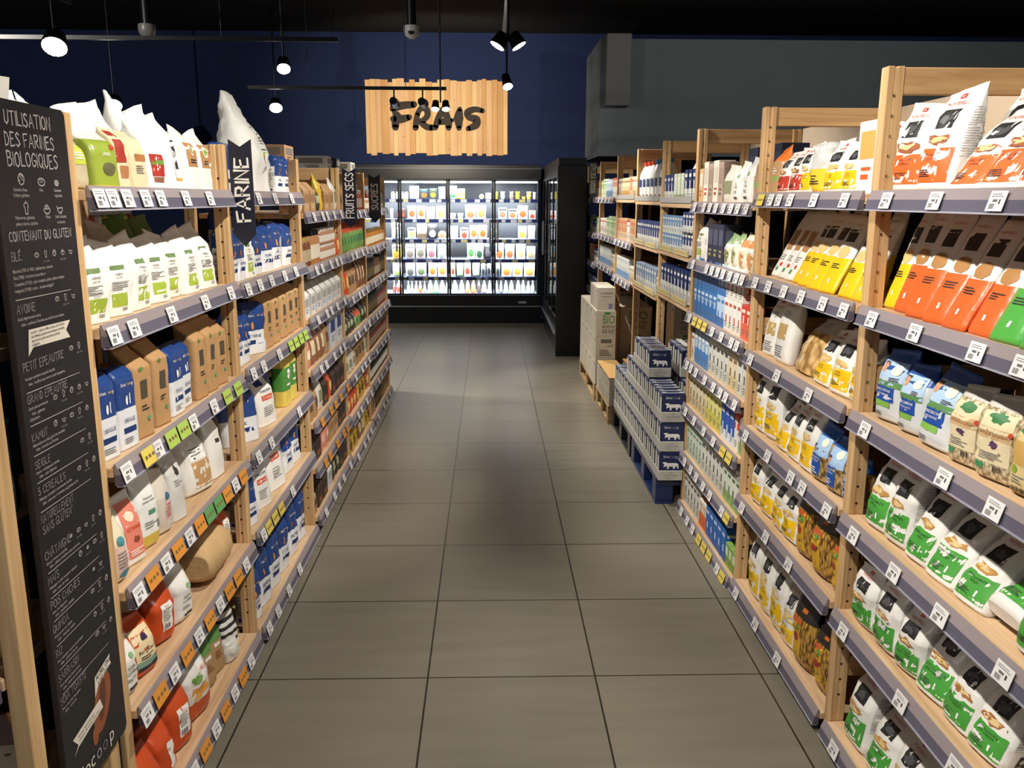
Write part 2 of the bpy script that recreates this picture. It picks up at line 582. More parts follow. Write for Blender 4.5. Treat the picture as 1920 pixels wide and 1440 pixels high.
def shelf(side, y0, y1, zt, par, style='rail'):
    b = MB().box(SX(side, -0.012), y0, zt - 0.03, SX(side, 0.475), y1, zt - 0.006, W_BOARD, 0.002).obj('shelf_board', par)
    if style == 'rail':
        s = 1 if side == 'R' else -1
        x = SX(side, -0.014)
        mb = MB()
        mb.prism([(x, zt + 0.003), (x - s * 0.004, zt + 0.003), (x - s * 0.014, zt - 0.022), (x - s * 0.009, zt - 0.024), (x, zt - 0.022)], y0 + 0.002, y1 - 0.002, GREYP)
        mb.prism([(x, zt - 0.022), (x - s * 0.009, zt - 0.024), (x - s * 0.014, zt - 0.022), (x - s * 0.019, zt - 0.049), (x - s * 0.015, zt - 0.051), (x, zt - 0.049)], y0 + 0.002, y1 - 0.002, NAVYP)
        mb.prism([(x - s * 0.004, zt - 0.0495), (x - s * 0.022, zt - 0.048), (x - s * 0.022, zt - 0.052), (x - s * 0.004, zt - 0.053)], y0 + 0.002, y1 - 0.002, P('#a9a6b4', 'plastic'))
        mb.obj('price_rail', b)
    else:
        x = SX(side, -0.014)
        s = 1 if side == 'R' else -1
        MB().box(x, y0 + 0.003, zt - 0.003, x - s * 0.002, y1 - 0.003, zt + 0.03, RISER).obj('clear_riser', b)
def bay(side, y0, y1, zs, label, styles=None, back=None, beige=False, last=False):
    H = 2.028 if side == 'R' else 1.852
    t = thing('shelving_bay', label, 'shelving', (0, 0, 0), group='pine shelving bays')
    upright(side, y0, H, t)
    if last:
        upright(side, y1, H, t)
    for i, z in enumerate(zs):
        shelf(side, y0 + 0.044, y1 - 0.002, z, t, (styles or {}).get(i, 'rail'))
    if back:
        MB().box(SX(side, 0.50), y0 + 0.044, back[0], SX(side, 0.51), y1 - 0.002, back[1], BACKD).obj('back_panel', t)  # added dark sheet, keeps the see-through gaps behind the goods dark
    if beige:
        MB().box(SX(side, 0.53), y0 + 0.044, 1.66, SX(side, 0.54), y1 - 0.002, 2.03, BEIGE).obj('upper_back_panel', t)
    return t
LY = [1.875, 2.975, 4.085, 5.2, 6.22, 7.44]
LZ = [[1.70, 1.395, 1.07, 0.76, 0.445, 0.085], [1.70, 1.385, 1.08, 0.765, 0.46, 0.075], [1.612, 1.352, 1.108, 0.85, 0.585, 0.353, 0.1],
      [1.6, 1.347, 1.078, 0.83, 0.58, 0.32, 0.055], [1.6, 1.33, 1.078, 0.825, 0.565, 0.325, 0.06]]
LN = ['menu board bay', 'FARINE bay', 'bay after FARINE', 'FRUITS SECS bay', 'SUCRES bay']
LD = ['pine shelving bay of flour bags beside the black menu board', 'pine shelving bay right behind the FARINE sign', 'pine shelving bay between the FARINE and FRUITS SECS signs',
      'pine shelving bay right behind the FRUITS SECS sign', 'last pine shelving bay of the left run, behind the SUCRES sign']
RY = [1.33, 2.39, 3.43, 4.495, 5.39, 6.31, 7.28, 8.42, 9.72]
RZ = [[1.70, 1.385, 1.08, 0.765, 0.46, 0.075], [1.70, 1.385, 1.08, 0.765, 0.46, 0.075], [1.663, 1.378, 1.10, 0.85, 0.603, 0.335, 0.05],
      [1.66, 1.378, 1.115], [1.67, 1.372, 1.073], [1.68, 1.36, 1.06], [1.694, 1.36, 1.09], [1.696, 1.347, 1.057, 0.784, 0.5, 0.2]]
RN = ['nearest right bay', 'second right bay', 'third right bay', 'fourth right bay', 'fifth right bay', 'sixth right bay', 'seventh right bay', 'BOISSONS VEGETALES bay']
RDs = ['nearest pine shelving bay on the right, full of green and orange pasta bags', 'pine shelving bay of yellow pasta bags, second from the front on the right', 'pine shelving bay of capped drink cartons, third on the right',
       'pine shelving bay above the front of the blue milk packs', 'pine shelving bay above the rear of the milk packs, with white bottles on top', 'pine shelving bay above the plain cardboard block pallet',
       'pine shelving bay above the tall stack of white drink boxes', 'farthest right pine shelving bay, next to the BOISSONS VEGETALES sign']
for i in range(5):
    bay('L', LY[i], LY[i + 1], LZ[i], LD[i], back=(0.03, LZ[i][1] - 0.06) if i < 2 else (0.03, 1.58), last=i == 4)
for i in range(8):
    st = {0: 'wood'} if i in (3, 4, 5) else {}
    if i in (3, 4, 5):
        st[1] = st[2] = 'wood' if i < 5 else 'rail'
    bay('R', RY[i], RY[i + 1], RZ[i], RDs[i], styles=st, back=(0.03, 1.655) if i not in (3, 4, 5) else (1.09, 1.655), beige=i < 4, last=i == 7)

# end-cap unit round the corner on the left, its shelves face the camera side
t = thing('end_shelving', 'pine end shelving at the left edge, left of the black menu board', 'shelving')
for x0 in (-0.925, -1.86):
    MB().box(x0, 1.50, 0, x0 + 0.036, 1.545, 1.84, W_POST, 0.002).obj('front_post', t)
    MB().box(x0, 1.80, 0, x0 + 0.036, 1.845, 1.84, W_POST, 0.002).obj('rear_post', t)
MB().box(-1.86, 1.846, 0.02, -0.89, 1.856, 1.84, BACKD).obj('back_panel', t)
for z in (1.40, 1.085, 0.785, 0.45, 0.12):
    b = MB().box(-1.82, 1.495, z - 0.03, -0.926, 1.84, z - 0.006, W_BOARD, 0.002).obj('shelf_board', t)
    MB().box(-1.82, 1.478, z - 0.05, -0.93, 1.493, z - 0.022, NAVYP).box(-1.82, 1.482, z - 0.022, -0.93, 1.493, z, GREYP).obj('price_rail', b)

# ---------------------------------------------------------------- black menu board
CH = P('#b3aaa6', 'print')
CHD = P('#8d8583', 'print')
CREAM = P('#d8cfc0', 'print')
t = thing('menu_board', 'tall black board headed UTILISATION DES FARINES BIOLOGIQUES in chalk lettering', 'sign', (-0.868, 1.57, 0.44))
pts = [(0.02, 0), (0.27, 0), (0.28, 0.01), (0.28, 1.40), (0.27, 1.41), (0.02, 1.41), (0, 1.39), (0, 0.02)]
MB().prism(pts, -0.012, 0.0, P('#1b1a1e', 'plastic'), 'x').obj('panel', t)
def bf(off):
    return lambda x, y: (off, x - 1.57, y - 0.44)
for i, (s, y, z, h, wd) in enumerate([('UTILISATION', 1.622, 1.806, 0.024, 0.172), ('DES FARINES', 1.616, 1.769, 0.024, 0.185), ('BIOLOGIQUES', 1.616, 1.733, 0.025, 0.197),
                                   ('CONTENANT DU GLUTEN', 1.592, 1.598, 0.017, 0.243), ('BLÉ', 1.592, 1.563, 0.016, 0.04), ('AVOINE', 1.588, 1.466, 0.016, 0.068),
                                   ('PETIT EPEAUTRE', 1.586, 1.358, 0.016, 0.162), ('GRAND EPEAUTRE', 1.588, 1.296, 0.015, 0.16), ('KAMUT', 1.588, 1.222, 0.015, 0.07),
                                   ('SEIGLE', 1.588, 1.168, 0.015, 0.072), ('5 CEREALES', 1.588, 1.115, 0.015, 0.115), ('NATURELLEMENT', 1.586, 1.058, 0.016, 0.13),
                                   ('SANS GLUTEN*', 1.588, 1.036, 0.016, 0.12), ('CHÂTAIGNE', 1.584, 0.983, 0.016, 0.105), ('MAÏS', 1.584, 0.931, 0.016, 0.042), ('POIS CHICHES', 1.584, 0.878, 0.016, 0.12),
                                   ('QUINOA', 1.582, 0.828, 0.016, 0.062), ('RIZ', 1.582, 0.774, 0.016, 0.03), ('SARRASIN', 1.58, 0.721, 0.016, 0.085), ('SOJA TOASTE', 1.578, 0.671, 0.016, 0.11)]):
    mb = MB()
    text_flat(mb, hand(s, 0.115, 0.035, i), bf(0.0008), CH if i < 4 else CHD, y, z, h, maxw=wd)
    mb.obj('heading_lettering', t)
mb = MB()
small = [('Galettes fines', 1.625, 1.688), ('Crêpes, galettes', 1.622, 1.678), ('Pain', 1.718, 1.688), ('Galettes', 1.774, 1.688), ('végétales', 1.774, 1.678), ('Pâtisseries, gâteaux,', 1.62, 1.637), ('pâtes à tartes, quiches', 1.62, 1.626), ('Pâtes', 1.73, 1.637), ('Liant, soupes', 1.768, 1.637), ('et sauces', 1.774, 1.626),
         ('Blanche (T55 et T65) : pâtisseries, sauces.', 1.59, 1.541), ('Bise (T80) : la farine à tout faire !', 1.59, 1.529), ('Complète (T150) : pain complet, pâtes, pâtes à tartes.', 1.59, 1.517), ('Intégrale (T180) : pour... le pain intégral !', 1.59, 1.505),
         ('Goût légèrement sucré.', 1.588, 1.453), ("Idée : cookies à l'avoine, au miel et aux raisins.", 1.588, 1.442), ('Variété ancienne cousine du blé.', 1.588, 1.340), ('Idée : muffins aux noix et petit épeautre.', 1.588, 1.329),
         ('Goût plus prononcé.', 1.588, 1.283), ('Idée : galettes', 1.588, 1.272), ("d'épeautre.", 1.588, 1.262), ('Alternative au blé, goût de noisette.', 1.588, 1.211), ('Idée : brioche au Kamut.', 1.588, 1.201),
         ('Saveur rustique et corsée.', 1.588, 1.157), ("Idée : pain d'épices.", 1.588, 1.147), ('Mélange complet à dominante de blé.', 1.588, 1.103), ('Idée : pain aux 5 céréales et graines de lin.', 1.588, 1.092),
         ('Saveur douce et sucrée.', 1.586, 0.971), ('Idée : gâteau moelleux aux pommes.', 1.586, 0.961), ('Mélanger au blé ou pour épaissir.', 1.586, 0.919), ('Idée : pain de maïs.', 1.586, 0.908), ('Avec les légumes.', 1.586, 0.867), ('Idée : panisses, falafels.', 1.586, 0.857),
         ('Pour pains et crêpes.', 1.584, 0.816), ('Idée : biscuits, sablés.', 1.584, 0.805), ('Pour épaissir sauces et potages.', 1.584, 0.762), ('Idée : galettes de riz.', 1.584, 0.752), ('Pour galettes bretonnes.', 1.582, 0.709), ('Idée : blinis au sarrasin.', 1.582, 0.698), ('Pour enrichir les pains.', 1.58, 0.658), ('Idée : cookies.', 1.58, 0.648)]
for s, y, z in small:
    text_flat(mb, typed(s), bf(0.0008), CH, y + (0.01 if s.startswith('Idée') else 0), z, 0.0062, maxw=0.215 if len(s) > 40 else None if len(s) < 14 else 0.0046 * len(s))
mb.obj('text_lettering', t)
mb = MB()
for z in (1.491, 1.316, 1.252, 1.193, 1.139, 1.08, 0.953, 0.9, 0.85, 0.796, 0.744, 0.689):
    f = bf(0.0008)
    mb.add([f(1.588, z), f(1.80, z - 0.001), f(1.80, z), f(1.588, z + 0.0018)], [(0, 1, 2, 3)], CH)
def icon(mb, kind, y, z, s):
    f = bf(0.0008)
    def st(pl, wd=0.11):
        v, q = ribbon([(y + a * s, z + b * s) for a, b in pl], wd * s)
        mb.add([f(*p) for p in v], q, CH)
    C = lambda cx, cy, rx, ry, a0=0, a1=360, n=14: [(cx + rx * math.cos(RAD(a0 + (a1 - a0) * i / n)), cy + ry * math.sin(RAD(a0 + (a1 - a0) * i / n))) for i in range(n + 1)]
    if kind == 0:      # pancake
        st(C(0, 0, .5, .48)); st(C(-.05, .1, .36, .3, 20, 250)); st([(-.3, .35), (.3, -.1)])
    elif kind == 1:    # loaf
        st(C(0, 0, .62, .34, 0, 360))
        for a in (-.3, -.05, .2): st([(a, -.05), (a + .12, .26)], .08)
    elif kind == 2:    # patty
        st(C(0, 0, .4, .25)); st(C(0, 0, .2, .1))
    elif kind == 3:    # cupcake
        st([(-.25, .1), (-.18, -.5), (.18, -.5), (.25, .1)]); st(C(0, .2, .36, .3, -20, 200)); st([(0, .45), (.05, .62)])
    elif kind == 4:    # pasta bowl
        st(C(0, 0, .58, .45, 180, 360)); st([(-.58, 0), (.58, 0)]); st(C(0, 0, .4, .34, 0, 180)); st([(-.2, .05), (.2, .25)])
    else:              # sauce boat
        st(C(0, 0, .5, .4, 190, 360)); st([(-.6, .25), (-.45, .02), (.5, .1)]); st([(-.2, -.42), (.2, -.5)])
for k, y, z, s in [(0, 1.655, 1.710, .021), (1, 1.728, 1.706, .021), (2, 1.787, 1.705, .02), (3, 1.662, 1.657, .021), (4, 1.738, 1.655, .021), (5, 1.79, 1.655, .02)]:
    icon(mb, k, y, z, s)
r_ = random.Random(3)
for z, ks, y0 in [(1.569, (1, 3, 0, 4, 5), 1.68), (1.478, (1, 3, 5), 1.74), (1.372, (1, 3), 1.775), (1.287, (1, 3, 0, 4, 5), 1.69), (1.236, (0, 5, 1, 3, 4), 1.68), (1.172, (1, 3), 1.78), (1.118, (1, 3, 0), 1.755), (0.992, (2, 1, 5, 3, 0), 1.69), (0.94, (0, 2, 1, 3), 1.72), (0.882, (2, 5), 1.77), (0.838, (1, 3, 0), 1.755), (0.784, (4, 3, 0), 1.755), (0.736, (1, 5, 4), 1.755)]:
    for i, k in enumerate(ks):
        yy = y0 + i * 0.034
        icon(mb, k, yy, z, 0.0125)
        if i % 2 == 1:
            text_flat(mb, typed('20% à 50%'), bf(0.0008), CHD, yy, z - 0.016, 0.004, 'c', 0.024)
mb.obj('drawn_pictogram', t)
f = bf(0.001)
def banner(name, pl, texts, ang=0):
    mb = MB()
    mb.add([f(*p) for p in pl], [tuple(range(len(pl)))], CREAM)
    for s, y, z, h, wd in texts:
        g = (lambda a, y0, z0: lambda x, yy: bf(0.0016)(y0 + (x - y0) * math.cos(a) - (yy - z0) * math.sin(a), z0 + (x - y0) * math.sin(a) + (yy - z0) * math.cos(a)))(ang, y, z)
        text_flat(mb, typed(s), g, P('#2b2523', 'print'), y, z, h, maxw=wd)
    mb.obj(name, t)
banner('paper_banner', [(1.61, 1.384), (1.63, 1.398), (1.776, 1.395), (1.762, 1.412), (1.782, 1.43), (1.62, 1.433)],
       [("Le p'tit + : plus le chiffre est bas, plus la farine", 1.626, 1.424, 0.0055, 0.13), ('est raffinée et pauvre en minéraux essentiels,', 1.626, 1.416, 0.0055, 0.13), ('mais plus la pâte est aérée et facile', 1.626, 1.408, 0.0055, 0.125), ('à digérer.', 1.626, 1.4005, 0.0055, 0.03)])
banner('paper_banner', [(1.715, 0.602), (1.722, 0.648), (1.80, 0.662), (1.795, 0.65), (1.802, 0.638), (1.735, 0.622)], [('ALORS, ON', 1.727, 0.636, 0.012, 0.066), ('A FAIT QUOI ?', 1.733, 0.624, 0.008, 0.058)], 0.16)
banner('paper_banner', [(1.604, 0.535), (1.625, 0.55), (1.605, 0.573), (1.735, 0.588), (1.745, 0.562), (1.625, 0.545)], [('Pétrissez, laissez lever puis', 1.628, 0.564, 0.005, 0.1), ('enfournez 30 minutes à four chaud', 1.63, 0.555, 0.005, 0.1)], 0.1)
mb = MB()
BR1, BR2 = P('#8a4f33', 'print'), P('#5c3a2a', 'print')
el = [(1.745 + 0.042 * math.cos(a) + 0.02 * math.sin(a), 0.575 + 0.062 * math.sin(a)) for a in [i * math.pi / 9 for i in range(18)]]
g = bf(0.0007)
mb.add([g(*p) for p in el], [tuple(range(18))], BR1)
g = bf(0.0009)
mb.add([g(1.745 + 0.018 * math.cos(a) + 0.012 * math.sin(a), 0.58 + 0.045 * math.sin(a)) for a in [i * math.pi / 6 for i in range(12)]], [tuple(range(12))], BR2)
mb.add([g(1.70 + 0.014 * math.cos(a), 0.52 + 0.022 * math.sin(a)) for a in [i * math.pi / 5 for i in range(10)]], [tuple(range(10))], BR1)
mb.obj('bread_picture', t)
mb = MB()
text_flat(mb, typed('bioc'), bf(0.0016), CREAM, 1.60, 0.462, 0.036, maxw=0.09)
text_flat(mb, typed('o'), bf(0.0016), P('#8f8d93', 'print'), 1.692, 0.462, 0.036)
text_flat(mb, typed('o'), bf(0.0016), P('#6d6c74', 'print'), 1.722, 0.462, 0.036)
text_flat(mb, typed('p'), bf(0.0016), CREAM, 1.757, 0.462, 0.036)
mb.obj('logo_lettering', t)

# ---------------------------------------------------------------- flag signs
NAVYS = P('#16182a', 'plastic')
WHITEP = P('#e8e4dc', 'print')
def flag(text, X0, X1, Y, zt, zb, label, wd, notch=True):
    cx = (X0 + X1) / 2
    t = thing('aisle_sign', label, 'sign', (cx, Y, zb))
    h, a = zt - zb, (X1 - X0) / 2
    pts = [(0, 0), (a, 0.042), (a, h)] + ([(0, h - 0.025)] if notch else []) + [(-a, h), (-a, 0.042)]
    MB().prism(pts, -0.002, 0.002, NAVYS).obj('panel', t)
    mb = MB()
    tx = hand(text, 0.17, 0.03, len(text))
    L = wd * (h - 0.09)
    sx = L / tx[2]
    z0 = 0.055 + (h - 0.08 - L) * 0.45
    hh = 0.045
    text_flat(mb, ([Vector((v.x * sx / hh, v.y)) for v in tx[0]], tx[1], L / hh), lambda x, y: (-(y - 0.5 * hh), -0.0028, z0 + x), WHITEP, 0, 0, hh)
    mb.obj('lettering', t)
flag('FARINE', -0.874, -0.798, 3.0, 1.87, 1.514, 'navy FARINE flag sign with white hand lettering, hung on the post', 0.78)
flag('FRUITS SECS', -0.866, -0.785, 5.22, 1.853, 1.503, 'navy FRUITS SECS flag sign with white hand lettering', 1.0)
flag('SUCRES', -0.852, -0.769, 6.24, 1.845, 1.507, 'navy SUCRES flag sign, farthest on the left run', 0.72)
flag('BOISSONS VEGETALES', 0.963, 1.04, 8.44, 2.03, 1.683, 'black BOISSONS VEGETALES flag sign at the far right shelving', 1.05, False)

# ---------------------------------------------------------------- FRAIS plank sign
PL = [wood('plank_%d' % i, a, b, 'Z', 0.45, 0.6) for i, (a, b) in enumerate([('#bd9260', '#cda676'), ('#caa26c', '#d8b482'), ('#b48752', '#c49864'), ('#be9468', '#cea87c')])]
t = thing('wooden_sign', 'large sign of upright pine planks reading FRAIS on the back wall', 'sign', (-0.72, 12.479, 2.285))
x, i = -0.99, 0
r_ = random.Random(21)
KNOT = P('#5a3a20', 'print')
while x < 0.97:
    wdt = min(r_.uniform(0.055, 0.1), 0.985 - x)
    if wdt < 0.02:
        break
    zb, ztp = r_.uniform(-0.02, 0.02), 0.985 + r_.uniform(-0.03, 0.03)
    mb = MB().box(x, r_.uniform(-0.006, 0.002), zb, x + wdt - 0.0015, 0.02, ztp, r_.choice(PL), 0.0015)
    for _ in range(r_.choice([0, 1, 1, 2, 3])):
        kx, kz, kr = x + r_.uniform(0.015, wdt - 0.012), r_.uniform(0.06, 0.95), r_.uniform(0.003, 0.008)
        mb.add([(kx + kr * math.cos(a) * 0.7, -0.0072, kz + kr * 1.2 * math.sin(a)) for a in [j * math.pi / 4 for j in range(8)]], [tuple(range(8))], KNOT)
    mb.obj('plank', t)
    x += wdt
    i += 1
# brush letters, px frame of the sign: x 0..1.97 m wide, z 0..1
INK = P('#38332f', 'matt')
def brush(mb, pl, ws):
    ws = [q * 1.22 for q in ws]
    vs, fs = [], []
    # resample smooth
    P2 = []
    n = len(pl)
    for j in range(n - 1):
        p0, p1, p2, p3 = [Vector(pl[max(0, min(n - 1, j + q))]) for q in (-1, 0, 1, 2)]
        for q in range(6):
            u = q / 6
            P2.append((0.5 * ((2 * p1) + (p2 - p0) * u + (2 * p0 - 5 * p1 + 4 * p2 - p3) * u * u + (3 * p1 - p0 - 3 * p2 + p3) * u ** 3), ws[j] + (ws[j + 1] - ws[j]) * u))
    P2.append((Vector(pl[-1]), ws[-1]))
    for j, (p, wv) in enumerate(P2):
        a = P2[max(0, j - 1)][0]
        b = P2[min(len(P2) - 1, j + 1)][0]
        d = (b - a).normalized()
        nn = Vector((-d.y, d.x)) * wv / 2
        vs += [p + nn, p - nn]
        if j:
            fs.append((2 * j - 2, 2 * j - 1, 2 * j + 1, 2 * j))
    mb.add([((v.x - 20) / 1605 * 1.962 - 0.985, -0.0078 - 0.0002 * brush.k, (1135 - v.y) / 830 * 0.985) for v in vs], fs, INK)
    for p, wv in (P2[0], P2[-1]):
        mb.add([((p.x + wv / 2 * math.cos(a) - 20) / 1605 * 1.962 - 0.985, -0.0078 - 0.0002 * brush.k, (1135 - p.y - wv / 2 * math.sin(a)) / 830 * 0.985) for a in [j * math.pi / 6 for j in range(12)]], [tuple(range(12))], INK)
    brush.k += 1
brush.k = 0
mb = MB()
brush(mb, [(330, 620), (430, 585), (565, 572)], [64, 74, 62])
brush(mb, [(330, 620), (345, 660), (365, 700), (355, 760), (350, 830)], [50, 44, 90, 80, 62])
brush(mb, [(330, 735), (420, 735), (510, 715)], [62, 78, 54])
brush(mb, [(600, 680), (590, 760), (580, 835)], [44, 60, 56])
brush(mb, [(600, 690), (640, 620), (705, 625), (718, 690), (680, 740), (650, 765), (700, 820), (770, 832)], [48, 50, 62, 58, 50, 62, 60, 58])
brush(mb, [(805, 830), (835, 740), (880, 650), (905, 620)], [54, 60, 66, 60])
brush(mb, [(905, 620), (935, 700), (955, 780), (955, 835)], [60, 66, 72, 50])
brush(mb, [(840, 765), (930, 758), (1000, 745)], [60, 62, 36])
brush(mb, [(1085, 620), (1072, 720), (1075, 835)], [44, 92, 48])
brush(mb, [(1345, 640), (1260, 622), (1175, 655), (1190, 710), (1270, 735), (1265, 800), (1180, 840)], [44, 56, 66, 60, 76, 74, 48])
mb.obj('lettering', t)

# ---------------------------------------------------------------- track, lamp heads, camera dome
BLK = P('#101012', 'plastic')
def head(name, x, y, z, aim, label, lit=True, r=0.045, L=0.13, group=None, twin=False, col=BLK, drop=0.12):
    t = thing(name, label, 'lamp', (x, y, z), group=group)
    MB().tube((0, 0, drop + 0.02), (0, 0, 0.03), 0.009, 8, col).obj('stem', t)
    for k in ((-1, 1) if twin else (0,)):
        a = Vector(aim[0 if k <= 0 else 1] if twin else aim) - Vector((x, y, z))
        a.normalize()
        o = Vector((k * 0.055, 0, 0))
        hb = MB().tube(o - a * L * 0.5, o + a * L * 0.45, r * 0.75, 14, col, r).obj('lamp_body', t)
        if lit:
            d = a.orthogonal().normalized()
            e = a.cross(d)
            c = o + a * (L * 0.45 + 0.001)
            MB().add([c + (d * math.cos(j * math.pi / 8) + e * math.sin(j * math.pi / 8)) * r * 0.9 for j in range(16)], [tuple(range(16))], EM_LAMP).obj('lens', hb)
    return t
def track(label, p0, p1, hang):
    t = thing('light_track', label, 'light track')
    MB().box(min(p0[0], p1[0]) - (0.017 if p0[0] == p1[0] else 0), min(p0[1], p1[1]) - (0.017 if p0[1] == p1[1] else 0), p0[2], max(p0[0], p1[0]) + (0.017 if p0[0] == p1[0] else 0), max(p0[1], p1[1]) + (0.017 if p0[1] == p1[1] else 0), p0[2] + 0.035, BLK).obj('rail', t)
    for q in hang:
        MB().tube((q[0], q[1], p0[2] + 0.03), (q[0], q[1], 3.9), 0.004, 6, BLK).obj('suspension_wire', t)
    return t
for x, nm in ((0.62, 'right'), (-0.42, 'left')):
    track('black light track over the aisle front, %s of its two' % nm, (x, 0.2, 3.14), (x, 4.9, 3.14), [(x, 1.2), (x, 3.9)])
    for y, where_ in ((0.60, 'near the camera'), (2.45, 'over the first bays'), (4.30, 'over the middle of the aisle')):
        head('track_lamp', x, y, 3.015, [l[3:6] for l in LAMPS if l[0] == x and l[1] == y][0], 'black track lamp %s, on the %s track' % (where_, nm), True, 0.05, 0.12, drop=0.104)
track('black light track above the far end of the aisle', (0.14, 5.9, 3.14), (0.14, 9.2, 3.14), [(0.14, 6.2), (0.14, 8.9)])
head('track_lamp', 0.14, 6.48, 2.78, ((-1.0, 6.2, 0.9), (1.2, 6.3, 1.0)), 'bright twin track lamp high above the far aisle, right of the FRAIS sign', True, 0.06, 0.1, twin=True, drop=0.339)
head('track_lamp', 0.17, 8.50, 2.76, (0.5, 7.4, 1.2), 'single tilted track lamp at the top right corner of the FRAIS sign', True, 0.05, 0.14, drop=0.359)
track('black light track crossing the top of the FRAIS sign', (-2.6, 9.8, 2.83), (-0.46, 9.8, 2.83), [(-1.95, 9.8), (-0.9, 9.8)])
head('spot_lamp', -1.03, 9.8, 2.70, (-0.95, 12.4, 2.35), 'left black spot lamp on the track before the FRAIS sign', False, 0.055, 0.16, 'black heads lighting the FRAIS sign')
head('spot_lamp', -0.72, 9.8, 2.70, (-0.5, 12.4, 2.5), 'second black spot lamp on the track before the FRAIS sign', False, 0.055, 0.16, 'black heads lighting the FRAIS sign')
head('spot_lamp', -0.52, 9.7, 2.66, ((-0.6, 8.8, 1.0), (-0.4, 8.8, 1.0)), 'lit twin spot lamp hanging in front of the FRAIS sign', True, 0.045, 0.1, twin=True, drop=1.22)
track('thin light track crossing high over the left aisle', (-7.5, 7.9, 3.0), (-1.3, 7.9, 3.0), [(-6.0, 7.9), (-2.3, 7.9), (-1.35, 7.9)])
track('thin light track high in the top left corner', (-3.6, 4.0, 3.3), (-3.6, 8.0, 3.3), [(-3.6, 5.0), (-3.6, 7.5)])
for x, y, z, lab, r in ((-3.20, 6.8, 2.8, 'brightest round lamp at the upper left, above the menu board', 0.095), (-4.42, 10.7, 2.78, 'round lamp just above the tall flour bags on the left', 0.10), (-1.78, 7.9, 2.81, 'upper of the two lamps over the tall white sack', 0.062), (-2.62, 11.1, 2.8, 'lower of the two lamps right of the tall white sack', 0.085)):
    t = head('track_lamp', x, y, z, (x + 0.5, y - 2.2, 0.3), lab, True, r, 0.12, drop=3.88 - z)
t = thing('camera_dome', 'small white security camera dome under the ceiling above the FRAIS sign', 'camera', (-0.84, 10.0, 3.52))
MB().lathe([(0.05, 0.35), (0.05, 0.0)], 16, BLK).obj('mount', t)
MB().lathe([(0.085, 0.0), (0.09, -0.05), (0.075, -0.1), (0.03, -0.13)], 18, P('#cfcfcf', 'plastic')).obj('housing', t)
MB().lathe([(0.035, -0.05), (0.03, -0.075), (0.012, -0.085)], 12, P('#0a0a0a', 'plastic'), (0, -0.07, -0.015)).obj('lens', t)
t = thing('camera_dome', 'small grey security camera dome at the upper left', 'camera', (-3.52, 9.5, 3.42))
MB().lathe([(0.05, 0.48), (0.05, 0.0)], 16, BLK).obj('mount', t)
MB().lathe([(0.085, 0.0), (0.09, -0.05), (0.075, -0.1), (0.03, -0.13)], 18, P('#7d7d7d', 'plastic')).obj('housing', t)

